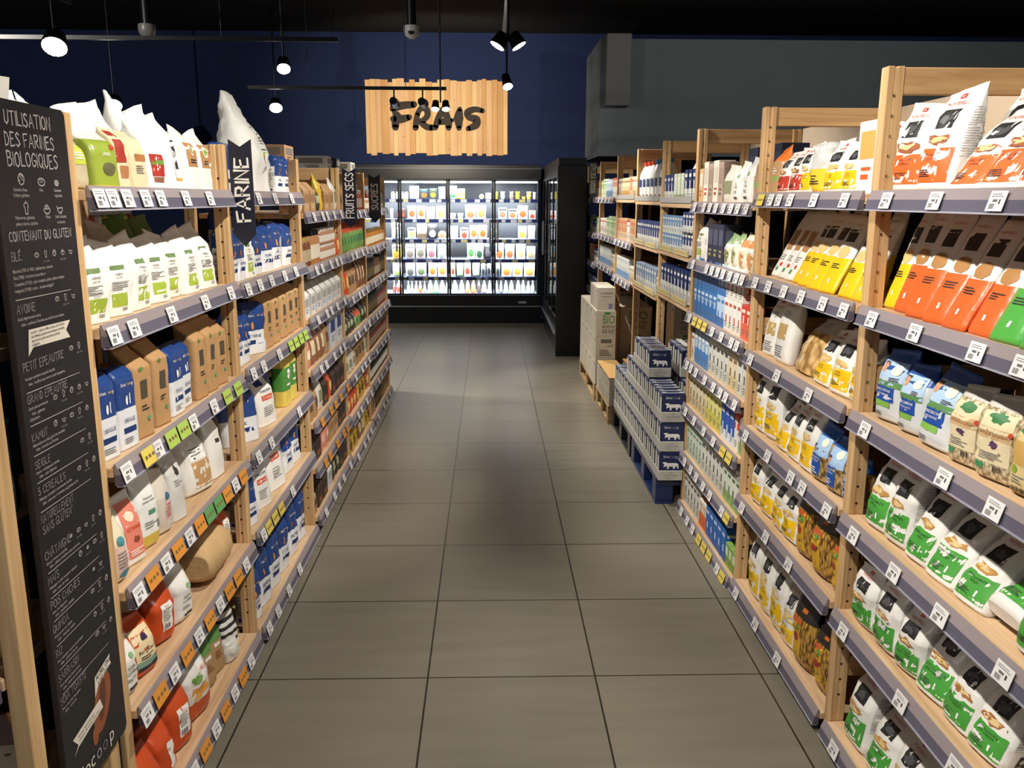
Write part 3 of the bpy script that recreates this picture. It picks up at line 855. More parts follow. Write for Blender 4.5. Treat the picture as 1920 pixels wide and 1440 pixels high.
# lit fruit display of the neighbouring aisle, seen through the gap between the top two shelves
t = thing('fruit_display', 'small bright fruit display far off, seen through the gap above the white flour bags', 'display', (-3.6, 8.39, 1.40))
MB().box(-.03, -.55, 0, .03, .55, .02, P('#c2b39a', 'card')).box(-.03, -.55, .02, -.02, .55, .2, P('#d8cfc0', 'card')).obj('display_tray', t)
MB().box(-.05, -.05, -1.40, .05, .05, 0, BLK).obj('stand', t)
for i, c in enumerate(('#b8402c', '#d8cfc0', '#c9b52a', '#5f9a3a', '#d98a2a', '#b5c23a', '#8a4a2a')):
    MB().box(-.02, -.5 + .145 * i, .02, .028, -.38 + .145 * i, .12, P(c, 'card'), .02).obj('fruit_pack', t)
FR = {
 1: (1.672, [
  (-1.321, -1.264, 0.094, 'j', '#f3f3ee', '#e9e9e4', 'small white yoghurt bottle'),
  (-1.257, -1.206, 0.094, 'j', '#f3f3ee', '#e6e27a', 'small white yoghurt bottle with yellow print'),
  (-1.178, -1.145, 0.094, 'j', '#f3f3ee', '#e6e27a', 'slim white yoghurt bottle'),
  (-1.142, -1.084, 0.094, 'j', '#f1f1ea', '#d8d8d0', 'small white dairy bottle'),
  (-1.07, -0.94, 0.166, 'b', '#f6f6f2', '#e3e6e2', 'plain white pouch'),
  (-0.926, -0.818, 0.13, 'x', '#2e4044', '#c8662a', 'dark tub with orange base'),
  (-0.804, -0.696, 0.137, 'x', '#2e4044', '#d98b2c', 'dark tub with orange and yellow base'),
  (-0.681, -0.588, 0.159, 'b', '#eef0f2', '#9aa4ac', 'white pouch with grey head'),
  (-0.537, -0.429, 0.173, 'b', '#f4f4f0', '#3d7a52', 'white pouch with green base'),
  (-0.429, -0.322, 0.137, 'b', '#e9d23a', '#f2ecc0', 'yellow pouch'),
  (-0.142, -0.055, 0.065, 'd', '#f0efe0', '#d9d84a', 'round white cheese box on edge'),
  (-0.048, 0.031, 0.079, 'x', '#f4f4f2', '#d9dad6', 'plain white carton'),
  (0.081, 0.124, 0.101, 'c', '#e9c33a', '#d2702f', 'stack of yellow cups'),
  (0.153, 0.218, 0.101, 'c', '#9fb49a', '#dfe6da', 'stack of green cups'),
  (0.275, 0.333, 0.101, 'c', '#8d7468', '#cdb8ae', 'stack of brown cups'),
  (0.355, 0.419, 0.101, 'c', '#e6bd2e', '#d6a527', 'stack of mustard yellow cups'),
  (0.441, 0.498, 0.036, 'k', '#e0b84e', '#caa03c', 'single low yellow cup'),
  (0.506, 0.578, 0.101, 'c', '#dfd24c', '#e9eadf', 'stack of lime yellow cups'),
  (0.592, 0.642, 0.094, 'c', '#f0f0f0', '#dddde2', 'stack of white cups'),
 ]),
 2: (1.406, [
  (-1.332, -1.3, 0.137, 'x', '#e8e8e4', '#b9b9b0', 'narrow white pack'),
  (-1.242, -1.192, 0.137, 'x', '#22201f', '#c8452f', 'dark pack with red base'),
  (-1.178, -1.127, 0.137, 'x', '#262322', '#cc4a30', 'dark pack with red foot'),
  (-1.098, -0.983, 0.173, 'x', '#e9dcc0', '#a4532c', 'cream pack with brown picture'),
  (-0.969, -0.861, 0.173, 'x', '#e9dcb0', '#b2602c', 'cream pack with amber picture'),
  (-0.847, -0.732, 0.159, 'x', '#eef0d8', '#b9c68a', 'pale green pack'),
  (-0.717, -0.588, 0.173, 'x', '#eff0dc', '#aebf55', 'white pack with lime print'),
  (-0.537, -0.444, 0.079, 'k', '#f2f2f2', '#a9b4bd', 'low white tub'),
  (-0.429, -0.343, 0.079, 'k', '#f2f2f2', '#b3bcc2', 'second low white tub'),
  (-0.322, -0.178, 0.188, 'x', '#efe6cc', '#96673f', 'cream pack with brown top'),
  (-0.171, -0.041, 0.18, 'x', '#e9dfae', '#8a7a45', 'cream pack with olive top'),
  (0.124, 0.247, 0.152, 't', '#c9cdd0', '#8c6a50', 'clear tray with blue rim'),
  (0.261, 0.383, 0.137, 't', '#c9cbcc', '#b06a3e', 'clear tray of brown slices'),
  (0.391, 0.527, 0.18, 'x', '#eeeae4', '#c65a2c', 'white pack with red orange band'),
  (0.542, 0.635, 0.116, 'x', '#efe9e4', '#c84a2c', 'short white pack with red top'),
 ]),
 3: (1.138, [
  (-1.321, -1.264, 0.231, 't', '#9da2a8', '#e4e6e8', 'grey tray pack'),
  (-1.257, -1.199, 0.217, 't', '#c9ccd0', '#8d9096', 'pale grey tray pack'),
  (-1.106, -0.998, 0.152, 't', '#cfd6b8', '#8fa35c', 'pale green tray'),
  (-0.983, -0.839, 0.202, 'b', '#8d7b66', '#5d4c3c', 'round brown loaf pack'),
  (-0.832, -0.703, 0.202, 'x', '#1d1b1c', '#d8d8d8', 'black pizza box'),
  (-0.696, -0.581, 0.202, 'd', '#9b8672', '#7a6550', 'round pizza on edge'),
  (-0.537, -0.422, 0.173, 'x', '#f2f2f0', '#d8d8d4', 'white pack'),
  (-0.394, -0.278, 0.152, 't', '#e9eaec', '#b8482c', 'rounded white tray with red base'),
  (-0.264, -0.149, 0.18, 'x', '#ecd6aa', '#a4662f', 'cream and orange pack'),
  (-0.142, -0.027, 0.188, 'x', '#ecd2a0', '#9c5a28', 'tan and brown pack with yellow tag'),
  (0.009, 0.045, 0.159, 'j', '#30382c', '#1c1c1c', 'dark jar'),
  (0.088, 0.124, 0.159, 'j', '#3c4034', '#1c1c1c', 'dark olive jar'),
  (0.398, 0.513, 0.173, 'x', '#f2f0ea', '#e3a53a', 'tall white pack with orange wave'),
  (0.527, 0.628, 0.18, 'x', '#f4f4f4', '#c9ccd0', 'tall plain white pack'),
 ]),
 4: (0.867, [
  (-1.321, -1.192, 0.195, 't', '#d9b65c', '#b98d36', 'clear tray of yellow noodles'),
  (-1.142, -1.012, 0.202, 't', '#b4aca6', '#7a6e66', 'grey tray with round picture'),
  (-0.998, -0.868, 0.202, 't', '#b7b0a8', '#6f6a5c', 'grey tray with olive picture'),
  (-0.847, -0.724, 0.202, 't', '#e3e6e6', '#a8606a', 'white tray with pink print'),
  (-0.703, -0.588, 0.202, 't', '#eceeee', '#9a9a96', 'white tray with black photo'),
  (-0.3, -0.192, 0.217, 'x', '#e7ece8', '#4f8a46', 'white pack with green top'),
  (-0.185, -0.077, 0.217, 'x', '#dfe4e2', '#2f5a3c', 'white pack with dark green top'),
  (-0.07, 0.031, 0.217, 'x', '#1f1e20', '#55555a', 'black pack'),
  (0.081, 0.203, 0.217, 'x', '#eef0f0', '#b86a32', 'white pack with orange ball'),
  (0.218, 0.347, 0.202, 'x', '#e6eaec', '#c06a3a', 'white pack with orange cup'),
  (0.369, 0.498, 0.202, 'x', '#eff0ee', '#e0b078', 'white pack with peach cup'),
  (0.513, 0.635, 0.173, 'x', '#eff1f2', '#c9b68a', 'wide white pack with beige picture'),
 ]),
 5: (0.629, [
  (-1.321, -1.185, 0.253, 'b', '#ecebdc', '#86a04c', 'white pouch with black head and greens'),
  (-1.142, -1.012, 0.209, 't', '#cfd2ce', '#5a5a54', 'black topped clear tray'),
  (-0.998, -0.861, 0.224, 't', '#d3d6d0', '#5e6a4a', 'black topped tray of greens'),
  (-0.832, -0.717, 0.195, 'x', '#e9ebee', '#cf6a2a', 'pale pack with orange picture'),
  (-0.703, -0.581, 0.224, 'x', '#f0f0ee', '#d27a36', 'white pack with orange picture'),
  (-0.53, -0.465, 0.195, 'x', '#e8eaec', '#c2442c', 'slim white pack with red base'),
  (-0.451, -0.35, 0.217, 'b', '#7fa06a', '#c9d6dc', 'green herb bag'),
  (-0.343, -0.25, 0.188, 'x', '#dadde0', '#b8402c', 'grey pack with red stripes'),
  (-0.235, -0.127, 0.202, 'b', '#8aa07c', '#c6cccc', 'pack of green leaves'),
  (-0.113, -0.048, 0.18, 't', '#6f7478', '#2a2c2e', 'dark clear pack'),
  (-0.034, 0.031, 0.18, 't', '#5c6064', '#26282a', 'second dark clear pack'),
  (0.088, 0.153, 0.195, 't', '#63676a', '#2a2c2e', 'third dark clear pack'),
  (0.168, 0.311, 0.209, 'x', '#e2e4e4', '#d47830', 'grey white pack with orange wave'),
  (0.319, 0.462, 0.231, 'x', '#f0efe8', '#d9903c', 'white pack with red and orange wave'),
  (0.477, 0.628, 0.231, 'x', '#f2efe6', '#e2a54e', 'white pack with apricot wave'),
 ]),
 6: (0.405, [
  (-1.329, -1.285, 0.173, 'B', '#4a3a3a', '#7a3a34', 'dark bottle'),
  (-1.278, -1.199, 0.209, 'B', '#a9b4bd', '#b8402c', 'clear bottle with red drink'),
  (-1.134, -1.091, 0.159, 'B', '#8fa06a', '#dfe2cc', 'small green bottle'),
  (-1.084, -1.041, 0.159, 'B', '#4a5a50', '#e3e6dc', 'small dark bottle with white label'),
  (-1.027, -0.983, 0.159, 'B', '#93a06c', '#dfe2cc', 'small olive bottle'),
  (-0.976, -0.926, 0.159, 'B', '#a86a50', '#cf5a34', 'small bottle with orange label'),
  (-0.911, -0.868, 0.159, 'B', '#5c564a', '#e0dcc6', 'small brown bottle'),
  (-0.847, -0.775, 0.209, 'B', '#9ab46a', '#cfe08a', 'tall bottle of pale green drink'),
  (-0.768, -0.696, 0.209, 'B', '#4f9a52', '#7fc27a', 'tall bottle of bright green drink'),
  (-0.688, -0.609, 0.209, 'B', '#c09488', '#efece0', 'tall bottle with cream label'),
  (-0.602, -0.566, 0.137, 'B', '#e6e6dc', '#f2f2ec', 'short white bottle'),
  (-0.516, -0.429, 0.188, 'B', '#e6eaec', '#f6f6f6', 'white labelled bottle'),
  (-0.415, -0.343, 0.188, 'B', '#dfe6e2', '#f4f6f2', 'second white labelled bottle'),
  (-0.329, -0.264, 0.217, 'B', '#a06a44', '#b07a52', 'tall amber bottle'),
  (-0.25, -0.185, 0.217, 'B', '#c4623a', '#c9714a', 'tall orange bottle'),
  (-0.171, -0.113, 0.217, 'B', '#2a2426', '#4a3c3a', 'tall black bottle'),
  (-0.106, -0.034, 0.217, 'B', '#4a443c', '#b9a67c', 'tall dark bottle with gold label'),
  (-0.019, 0.031, 0.217, 'B', '#84806a', '#c9c09a', 'tall olive bottle'),
  (0.081, 0.124, 0.217, 'B', '#565c62', '#9aa0a6', 'tall grey bottle'),
  (0.139, 0.189, 0.217, 'B', '#2e3438', '#6a7074', 'tall charcoal bottle'),
  (0.203, 0.261, 0.217, 'B', '#7d828e', '#a9aeb8', 'tall steel grey bottle'),
  (0.275, 0.34, 0.217, 'B', '#7f8a5a', '#9aa66c', 'tall moss green bottle'),
  (0.369, 0.434, 0.18, 'B', '#e6e9ec', '#f6f6f6', 'flip top bottle with white label'),
  (0.441, 0.498, 0.18, 'B', '#dde3e6', '#f4f4f4', 'second flip top bottle'),
  (0.513, 0.57, 0.159, 'B', '#eceeee', '#f8f8f8', 'short flip top white bottle'),
  (0.578, 0.628, 0.166, 'B', '#e2e6b8', '#eff0d0', 'pale yellow flip top bottle'),
 ]),
}
# ---------------------------------------------------------------- glass door display fridge on the back wall
FBLK = P('#0c0d10', 'plastic')
FIN = P('#22252d', 'plastic')
CHROME = P('#b9bcc2', 'metal')
DX = [-2.47, -1.83, -1.19, -0.545, 0.065, 0.68]
t = thing('display_fridge', 'long black glass door display fridge glowing white below the FRAIS sign', 'fridge')
MB().box(-3.1, 11.72, 1.93, 0.70, 12.48, 2.12, FBLK, 0.006).box(-3.1, 11.712, 2.06, 0.70, 11.722, 2.075, P('#3a3d44', 'plastic')).obj('header', t)
MB().box(-3.1, 11.72, 0, 0.70, 12.48, 0.23, FBLK).box(-3.1, 11.70, 0.245, 0.70, 12.48, 0.385, FBLK, 0.006).obj('base', t)
MB().box(-3.1, 11.685, 0.225, 0.70, 11.72, 0.245, CHROME, 0.004).obj('bumper_rail', t)
MB().box(-3.1, 12.42, 0.385, 0.70, 12.48, 1.93, FIN).box(-3.1, 11.76, 0.385, -3.06, 12.42, 1.93, FIN).box(0.66, 11.76, 0.385, 0.70, 12.42, 1.93, FIN).obj('inner_wall', t)
LIPW = P('#dfe6f2', 'plastic')
LIPN = P('#2b3a78', 'plastic')
for zz in (1.672, 1.406, 1.138, 0.867, 0.629, 0.405):
    b = MB().box(-3.05, 11.80, zz - 0.03, 0.655, 12.40, zz - 0.004, P('#c9ced6', 'plastic')).obj('shelf', t)
    mb = MB().box(-3.05, 11.776, zz - 0.045, 0.655, 11.80, zz, LIPN)
    xx = -1.85
    while xx < 0.6:
        wq = rnd.uniform(0.05, 0.09)
        mb.box(xx, 11.7745, zz - 0.042, xx + wq, 11.776, zz - 0.004, rnd.choice([LIPW, LIPW, LIPW, P('#efe9a0', 'print')]))
        xx += wq + rnd.uniform(0.01, 0.16)
    mb.obj('price_rail', b)
for i in range(5):
    x0, x1 = DX[i], DX[i + 1]
    g = 0.004
    d = MB()
    for a0, a1, b0, b1 in ((x0 + g, x0 + 0.026, 0.39, 1.925), (x1 - 0.026, x1 - g, 0.39, 1.925), (x0 + g, x1 - g, 0.39, 0.408), (x0 + g, x1 - g, 1.905, 1.925)):
        d.box(a0, 11.705, b0, a1, 11.735, b1, FBLK)
    d = d.obj('door', t)
    MB().box(x0 + 0.026, 11.716, 0.408, x1 - 0.026, 11.722, 1.905, GLASS).obj('glass_pane', d)
    hx = x0 + 0.05 if i % 2 == 0 else x1 - 0.05
    MB().tube((hx, 11.675, 0.98), (hx, 11.675, 1.40), 0.013, 10, CHROME).tube((hx, 11.675, 1.02), (hx, 11.706, 1.02), 0.007, 8, CHROME).tube((hx, 11.675, 1.36), (hx, 11.706, 1.36), 0.007, 8, CHROME).obj('door_handle', d)
    MB().tube((x0 + 0.03, 11.80, 1.895), (x1 - 0.03, 11.80, 1.895), 0.011, 10, EM_TUBE).obj('light_tube', t)
MB().box(0.40, 11.698, 0.275, 0.51, 11.70, 0.305, P('#b9bcc2', 'print')).obj('type_plate', t)
for zz, pw in ((1.89, 100), (1.62, 62), (1.355, 62), (1.09, 62), (0.82, 55), (0.58, 55)):
    area('fridge_strip_light', (-0.62, 11.79, zz), (2.5, 0.02), (RAD(38), 0, 0), pw, (0.9, 0.96, 1.0))

# second fridge run along the right, doors face the aisle end
t = thing('display_fridge', 'black display fridge on the right end, its tall dark side panel toward us', 'fridge')
MB().box(0.72, 9.17, 0, 1.03, 9.25, 2.02, FBLK, 0.004).obj('side_panel', t)
MB().box(0.735, 9.25, 1.93, 1.03, 11.66, 2.10, FBLK).obj('header', t)
MB().box(0.735, 9.25, 0, 1.03, 11.66, 0.385, FBLK).obj('base', t)
MB().box(0.705, 9.25, 0.225, 0.735, 11.66, 0.245, CHROME, 0.004).obj('bumper_rail', t)
MB().box(1.0, 9.25, 0.385, 1.03, 11.66, 1.93, FIN).obj('inner_wall', t)
for zz in (1.67, 1.40, 1.14, 0.87, 0.63, 0.40):
    MB().box(0.79, 9.26, zz - 0.02, 1.0, 11.65, zz, P('#c9ced6', 'plastic')).obj('shelf', t)
for i in range(4):
    y0, y1 = 9.26 + 0.6 * i, 9.86 + 0.6 * i
    d = MB()
    for a0, a1, b0, b1 in ((y0, y0 + 0.024, 0.39, 1.925), (y1 - 0.028, y1 - 0.004, 0.39, 1.925), (y0, y1 - 0.004, 0.39, 0.408), (y0, y1 - 0.004, 1.905, 1.925)):
        d.box(0.72, a0, b0, 0.745, a1, b1, FBLK)
    d = d.obj('door', t)
    MB().box(0.728, y0 + 0.024, 0.408, 0.733, y1 - 0.028, 1.905, GLASS).obj('glass_pane', d)
    hy = y1 - 0.06 if i % 2 == 0 else y0 + 0.05
    MB().tube((0.69, hy, 0.98), (0.69, hy, 1.40), 0.013, 10, CHROME).tube((0.69, hy, 1.02), (0.72, hy, 1.02), 0.007, 8, CHROME).tube((0.69, hy, 1.36), (0.72, hy, 1.36), 0.007, 8, CHROME).obj('door_handle', d)

# food in the fridge
FSH = ['top', 'second', 'third', 'fourth', 'fifth', 'bottom']
CATF = {'j': ('dairy_bottle', 'bottle'), 'b': ('food_pouch', 'pouch'), 'x': ('food_pack', 'pack'), 't': ('food_tray', 'food tray'), 'c': ('cup_stack', 'cups'), 'k': ('dairy_tub', 'tub'), 'd': ('round_box', 'box'), 'B': ('drink_bottle', 'bottle')}
for k, (z, lst) in FR.items():
    for i, (x0, x1, h, ty, ca, cb, desc) in enumerate(lst):
        wd, cx = x1 - x0, (x0 + x1) / 2
        h = min(h, {1: .2, 2: .225, 3: .225, 4: .225, 5: .195, 6: .19}[k])
        nm, cat = CATF[ty]
        t = thing(nm, '%s, %s on the %s fridge shelf' % (desc, where(i, len(lst)), FSH[k - 1]), cat, (cx, 11.86, z + .001), group='food in the back fridge')
        A, B = P(ca, 'print'), P(cb, 'print')
        hw = wd / 2 - 0.002
        if ty in 'xt':
            dp = 0.045
            mb = MB().box(-hw, -dp, 0, hw, dp, h, A, 0.004 if ty == 'x' else 0.012)
            mb.obj('box' if ty == 'x' else 'tray', t)
            mb = MB()
            yy = -dp - 0.0008
            zc = h * rnd.uniform(0.3, 0.42)
            n = 14
            mb.add([(hw * 0.72 * math.cos(2 * math.pi * j / n), yy, zc + h * 0.24 * math.sin(2 * math.pi * j / n)) for j in range(n)], [tuple(range(n))], B)
            if ty == 't':
                mb.add([(-hw * 0.9, yy, h * 0.74), (hw * 0.9, yy, h * 0.74), (hw * 0.9, yy, h * 0.93), (-hw * 0.9, yy, h * 0.93)], [(0, 1, 2, 3)], P('#3b3a3c', 'print'))
            else:
                mb.add([(-hw * 0.5, yy, h * 0.78), (hw * 0.5, yy, h * 0.78), (hw * 0.5, yy, h * 0.88), (-hw * 0.5, yy, h * 0.88)], [(0, 1, 2, 3)], P('#3f6a76', 'print') if i % 2 else B)
            for q in range(2):
                zq = h * (0.64 - 0.07 * q)
                mb.add([(-hw * 0.6, yy, zq), (hw * 0.45, yy, zq), (hw * 0.45, yy, zq + h * 0.03), (-hw * 0.6, yy, zq + h * 0.03)], [(0, 1, 2, 3)], P('#5a534c', 'print'))
            mb.obj('front_print', t)
        elif ty == 'b':
            mb = MB()
            prof = [(0, .95, .5), (.06, 1, .9), (.4, 1, 1), (.75, 1, .8), (.93, .97, .2), (1, .98, .08)]
            vs, n = [], 16
            for tt, a, b in prof:
                for j in range(n):
                    th = 2 * math.pi * j / n
                    cxx, sy = math.cos(th), math.sin(th)
                    vs.append((hw * a * math.copysign(abs(cxx) ** .6, cxx), 0.035 * b * math.copysign(abs(sy) ** .7, sy), tt * h))
            mb.add(vs, [(r * n + j, r * n + (j + 1) % n, (r + 1) * n + (j + 1) % n, (r + 1) * n + j) for r in range(5) for j in range(n)], A, True)
            mb.add(vs[:n], [tuple(range(n))[::-1]], A).add(vs[-n:], [tuple(range(n))], A)
            mb.obj('pouch', t)
            yy = -0.0362
            MB().add([(-hw * .7, yy, h * .12), (hw * .7, yy, h * .12), (hw * .7, yy, h * .36), (-hw * .7, yy, h * .36)], [(0, 1, 2, 3)], B).obj('label', t)
        elif ty in 'ck':
            n = 2 if ty == 'c' else 1
            for q in range(n):
                hh = h / n
                c = MB().lathe([(hw * .72, q * hh), (hw * .95, (q + .86) * hh)], 16, A).obj('cup', t)
                MB().lathe([(hw, (q + .86) * hh), (hw, (q + 1) * hh - 0.001)], 16, B).obj('lid', c)
        elif ty == 'd':
            r = min(hw, h / 2)
            MB().tube((0, -0.02, r), (0, 0.02, r), r, 24, A).obj('round_body', t)
            MB().add([(r * .7 * math.cos(2 * math.pi * j / 18), -0.0208, r + r * .7 * math.sin(2 * math.pi * j / 18)) for j in range(18)], [tuple(range(18))], B).obj('label', t)
        elif ty == 'j':
            MB().lathe([(hw, 0), (hw, h * .72), (hw * .7, h * .86)], 14, A).obj('bottle', t)
            MB().lathe([(hw * .72, h * .86), (hw * .72, h)], 14, B).obj('cap', t)
        else:
            r = min(hw, 0.04)
            MB().lathe([(r, 0), (r, h * .5), (r * .8, h * .6), (r * .36, h * .78), (r * .3, h * .93)], 16, P(ca, 'plastic')).obj('bottle', t)
            MB().lathe([(r * .36, h * .93), (r * .36, h)], 12, P('#e6e6e6', 'plastic') if i > 10 else P('#b9b9b0', 'metal')).obj('cap', t)
            MB().lathe([(r * 1.02, h * .06), (r * 1.02, h * .42)], 16, B, caps=False).obj('label', t)

# ================================================================ soft packs
PROF = {
    'paper': [(0, 1, 1, 0), (.08, 1, 1, 0), (.55, 1, 1, 0), (.74, 1, .96, 0), (.84, .99, .72, .04), (.96, .96, .10, .16), (1, .95, .05, .2)],
    'crown': [(0, 1, 1, 0), (.5, 1, 1, 0), (.7, .97, .9, 0), (.82, .9, .5, .05), (.93, .84, .12, .12), (1, .88, .06, .16)],
    'shed': [(0, 1, 1, 0), (.3, 1, 1, 0), (.76, 1, 1, 0), (.95, 1, .14, .40), (1, 1, .07, .43)],
    'pillow': [(0, .97, .5, 0), (.05, 1, .88, 0), (.14, 1, 1, 0), (.6, 1, 1, 0), (.74, .98, .82, .03), (.86, .94, .45, .08), (.94, .92, .12, .1), (1, .95, .06, .11)],
    'brick': [(0, 1, 1, 0), (.3, 1, 1, 0), (.82, 1, 1, 0), (.9, .98, .92, .02), (.955, .95, .62, .05), (1, .9, .3, .1)],
    'long': [(0, 1, .3, 0), (.03, 1, .85, 0), (.1, 1, 1, 0), (.8, 1, .95, 0), (.92, .99, .4, 0), (1, 1, .1, 0)],
    'sack': [(0, 1, 1, 0), (.12, 1.02, 1.02, 0), (.4, .98, 1, 0), (.58, .84, .8, .02), (.72, .7, .5, .08), (.9, .58, .25, .16), (1, .42, .12, .2)],
    'lump': [(0, .8, .6, 0), (.1, .95, .9, 0), (.3, 1, 1, 0), (.7, 1, 1, 0), (.9, .93, .8, 0), (1, .75, .45, 0)],
}
class Bag:
    def __init__(s, w, d, h, prof, n=5, lean=0.0, seed=0, amp=0.004, puff=0.12):
        s.w, s.d, s.h, s.p, s.n, s.lean, s.amp, s.puff = w, d, h, PROF[prof], n, RAD(lean), amp, puff
        s.flap = {'crown': .07, 'shed': .03, 'pillow': .035, 'sack': .03}.get(prof, 0) * (1 if seed % 3 else -1)
        s.o = Vector((seed * 3.17 % 50, seed * 7.31 % 50, seed * 1.93 % 50))
    def prm(s, v):
        for (a, b) in zip(s.p, s.p[1:]):
            if v <= b[0] + 1e-9:
                f = (v - a[0]) / (b[0] - a[0])
                return [a[i] + (b[i] - a[i]) * f for i in (1, 2, 3)]
        return list(s.p[-1][1:])
    def at(s, x, y, v, off=0.0):
        """x, y on the unit square outline, v the height share"""
        a, b, yo = s.prm(v)
        k = (abs(x) ** s.n + abs(y) ** s.n) ** (-1 / s.n)
        hx, hy = s.w / 2 * a, s.d / 2 * b
        px, py = x * k * hx, y * k * hy
        bl = math.sin(math.pi * min(1, max(0, v)))
        py += y * s.puff * hy * max(0, 1 - x * x) * bl
        px += x * s.puff * 0.5 * hx * max(0, 1 - y * y) * bl
        z = v * s.h
        q = Vector((px * 9, py * 9, z * 9)) + s.o
        am = s.amp * min(1, v * 5) * min(1, 0.35 + b)
        vd = noise.voronoi(q * 2.4)[0]
        nz = 0.9 * noise.noise(q) + 1.5 * (min(0.42, vd[1] - vd[0]) - 0.2) + 0.8 * (0.3 - abs(noise.noise(q * 3.0 + Vector((1, 8, 4)))))
        od = Vector((x * k, y * k * 1.2))
        if od.length > 0:
            od.normalize()
        px += od.x * (am * nz + off)
        py += od.y * (am * nz + off)
        zz = z + s.amp * 0.8 * noise.noise(Vector((px * 14, 3, 0)) + s.o) * max(0, v - .7) * 3
        if v > .84:
            zz += s.flap * s.h * (v - .84) / .16 * px / (s.w / 2)
        py += yo * s.d + zz * math.sin(s.lean)
        return Vector((px, py, zz * math.cos(s.lean)))
    def S(s, face, u, v, off=0.0):
        if face == 'f':
            return s.at(u, -1, v, off)
        if face == 'r':
            return s.at(1, u, v, off)
        if face == 'l':
            return s.at(-1, -u, v, off)
        return s.at(-u, 1, v, off)
    def body(s, mat, bands=(), nu=12, ns=6):
        vs_ = {0.0, .025, .06, .12, .2, .3, .4, .5, .58, .66, .74, .8, .86, .91, .955, 1.0} | {p[0] for p in s.p}
        for b in bands:
            vs_ |= {b[0], b[1]}
        vs_ = sorted(vs_)
        ring = [(-1 + 2 * i / nu, -1) for i in range(nu)] + [(1, -1 + 2 * i / ns) for i in range(ns)] + [(1 - 2 * i / nu, 1) for i in range(nu)] + [(-1, 1 - 2 * i / ns) for i in range(ns)]
        N = len(ring)
        P3 = [s.at(x, y, v) for v in vs_ for (x, y) in ring]
        mb = MB()
        for j in range(len(vs_) - 1):
            vm = (vs_[j] + vs_[j + 1]) / 2
            mt = mat
            for b in bands:
                if b[0] <= vm <= b[1]:
                    mt = b[2]
            k = mb.mi(mt)
            for i in range(N):
                mb.f.append([j * N + i, j * N + (i + 1) % N, (j + 1) * N + (i + 1) % N, (j + 1) * N + i])
                mb.k.append(k)
                mb.sm.append(True)
        mb.v = [tuple(p) for p in P3]
        t = len(vs_) - 1
        mb.f.append(list(range(N))[::-1])
        mb.k.append(0)
        mb.sm.append(False)
        mb.f.append([t * N + i for i in range(N)])
        mb.k.append(len(mb.m) - 1)
        mb.sm.append(False)
        return mb
    def patch(s, mb, face, u0, u1, v0, v1, mat, off=0.0008):
        nu, nv = max(2, int(abs(u1 - u0) * 5) + 1), max(2, int((v1 - v0) * 14) + 1)
        vs = [s.S(face, u0 + (u1 - u0) * i / nu, v0 + (v1 - v0) * j / nv, off) for j in range(nv + 1) for i in range(nu + 1)]
        mb.add(vs, [(j * (nu + 1) + i, j * (nu + 1) + i + 1, (j + 1) * (nu + 1) + i + 1, (j + 1) * (nu + 1) + i) for j in range(nv) for i in range(nu)], mat, True)
    def disc(s, mb, face, uc, vc, ru, rv, mat, off=0.0012, rag=0.0, seed=1):
        r = random.Random(seed)
        n = 16
        vs = [s.S(face, uc, vc, off)]
        for k in (0.55, 1.0):
            for i in range(n):
                q = 1 + r.uniform(-rag, rag)
                vs.append(s.S(face, uc + ru * k * q * math.cos(2 * math.pi * i / n), vc + rv * k * q * math.sin(2 * math.pi * i / n), off))
        fs = [(0, 1 + i, 1 + (i + 1) % n) for i in range(n)] + [(1 + i, 1 + n + i, 1 + n + (i + 1) % n, 1 + (i + 1) % n) for i in range(n)]
        mb.add(vs, fs, mat, True)
    def text(s, mb, tx, face, uc, vc, hv, mat, umax=0.85, off=0.0014):
        V, F, wd = tx
        hh = hv * s.h
        half = (s.w if face in 'fb' else s.d) / 2
        sx = min(hh, umax * 2 * half / wd)
        mb.add([s.S(face, uc + (v.x - wd / 2) * sx / half, vc + (v.y - 0.5) * hv, off) for v in V], F, mat)
    def lines(s, mb, face, u0, u1, v0, v1, n, mat, seed=0, off=0.0013):
        r = random.Random(seed)
        st = (v1 - v0) / n
        for i in range(n):
            e = u0 + (u1 - u0) * r.uniform(.55, 1)
            a = v1 - (i + 1) * st
            k = 3
            vs = [s.S(face, u0 + (e - u0) * q / k, a + d, off) for d in (0, st * .45) for q in range(k + 1)]
            mb.add(vs, [(q, q + 1, q + k + 2, q + k + 1) for q in range(k)], mat)
    def bars(s, mb, face, u0, u1, v0, v1, mat, off=0.0015):
        n = 9
        for i in range(n):
            a = u0 + (u1 - u0) * i / n
            b = a + (u1 - u0) / n * (0.35 if i % 3 else 0.65)
            mb.add([s.S(face, a, v0, off), s.S(face, b, v0, off), s.S(face, b, v1, off), s.S(face, a, v1, off)], [(0, 1, 2, 3)], mat)

WHT, OFF, KRA = P('#e9e6df', 'paper'), P('#e6e3dd', 'film'), P('#b58d60', 'kraft')
INKD, INKG, INKW, INKR = P('#33302e', 'print'), P('#84817d', 'print'), P('#eceae4', 'print'), P('#c9402c', 'print')
BLU, BLUD = P('#20407f', 'film'), P('#1d3468', 'print')
GRN = P('#9fb340', 'print')
YEL, ORA, GR2, RED = P('#efbf12', 'print'), P('#e2642a', 'print'), P('#479a3c', 'print'), P('#b83a2a', 'print')
ORB = P('#c2491d', 'film')
CLR = P('#c9c2b4', 'film')

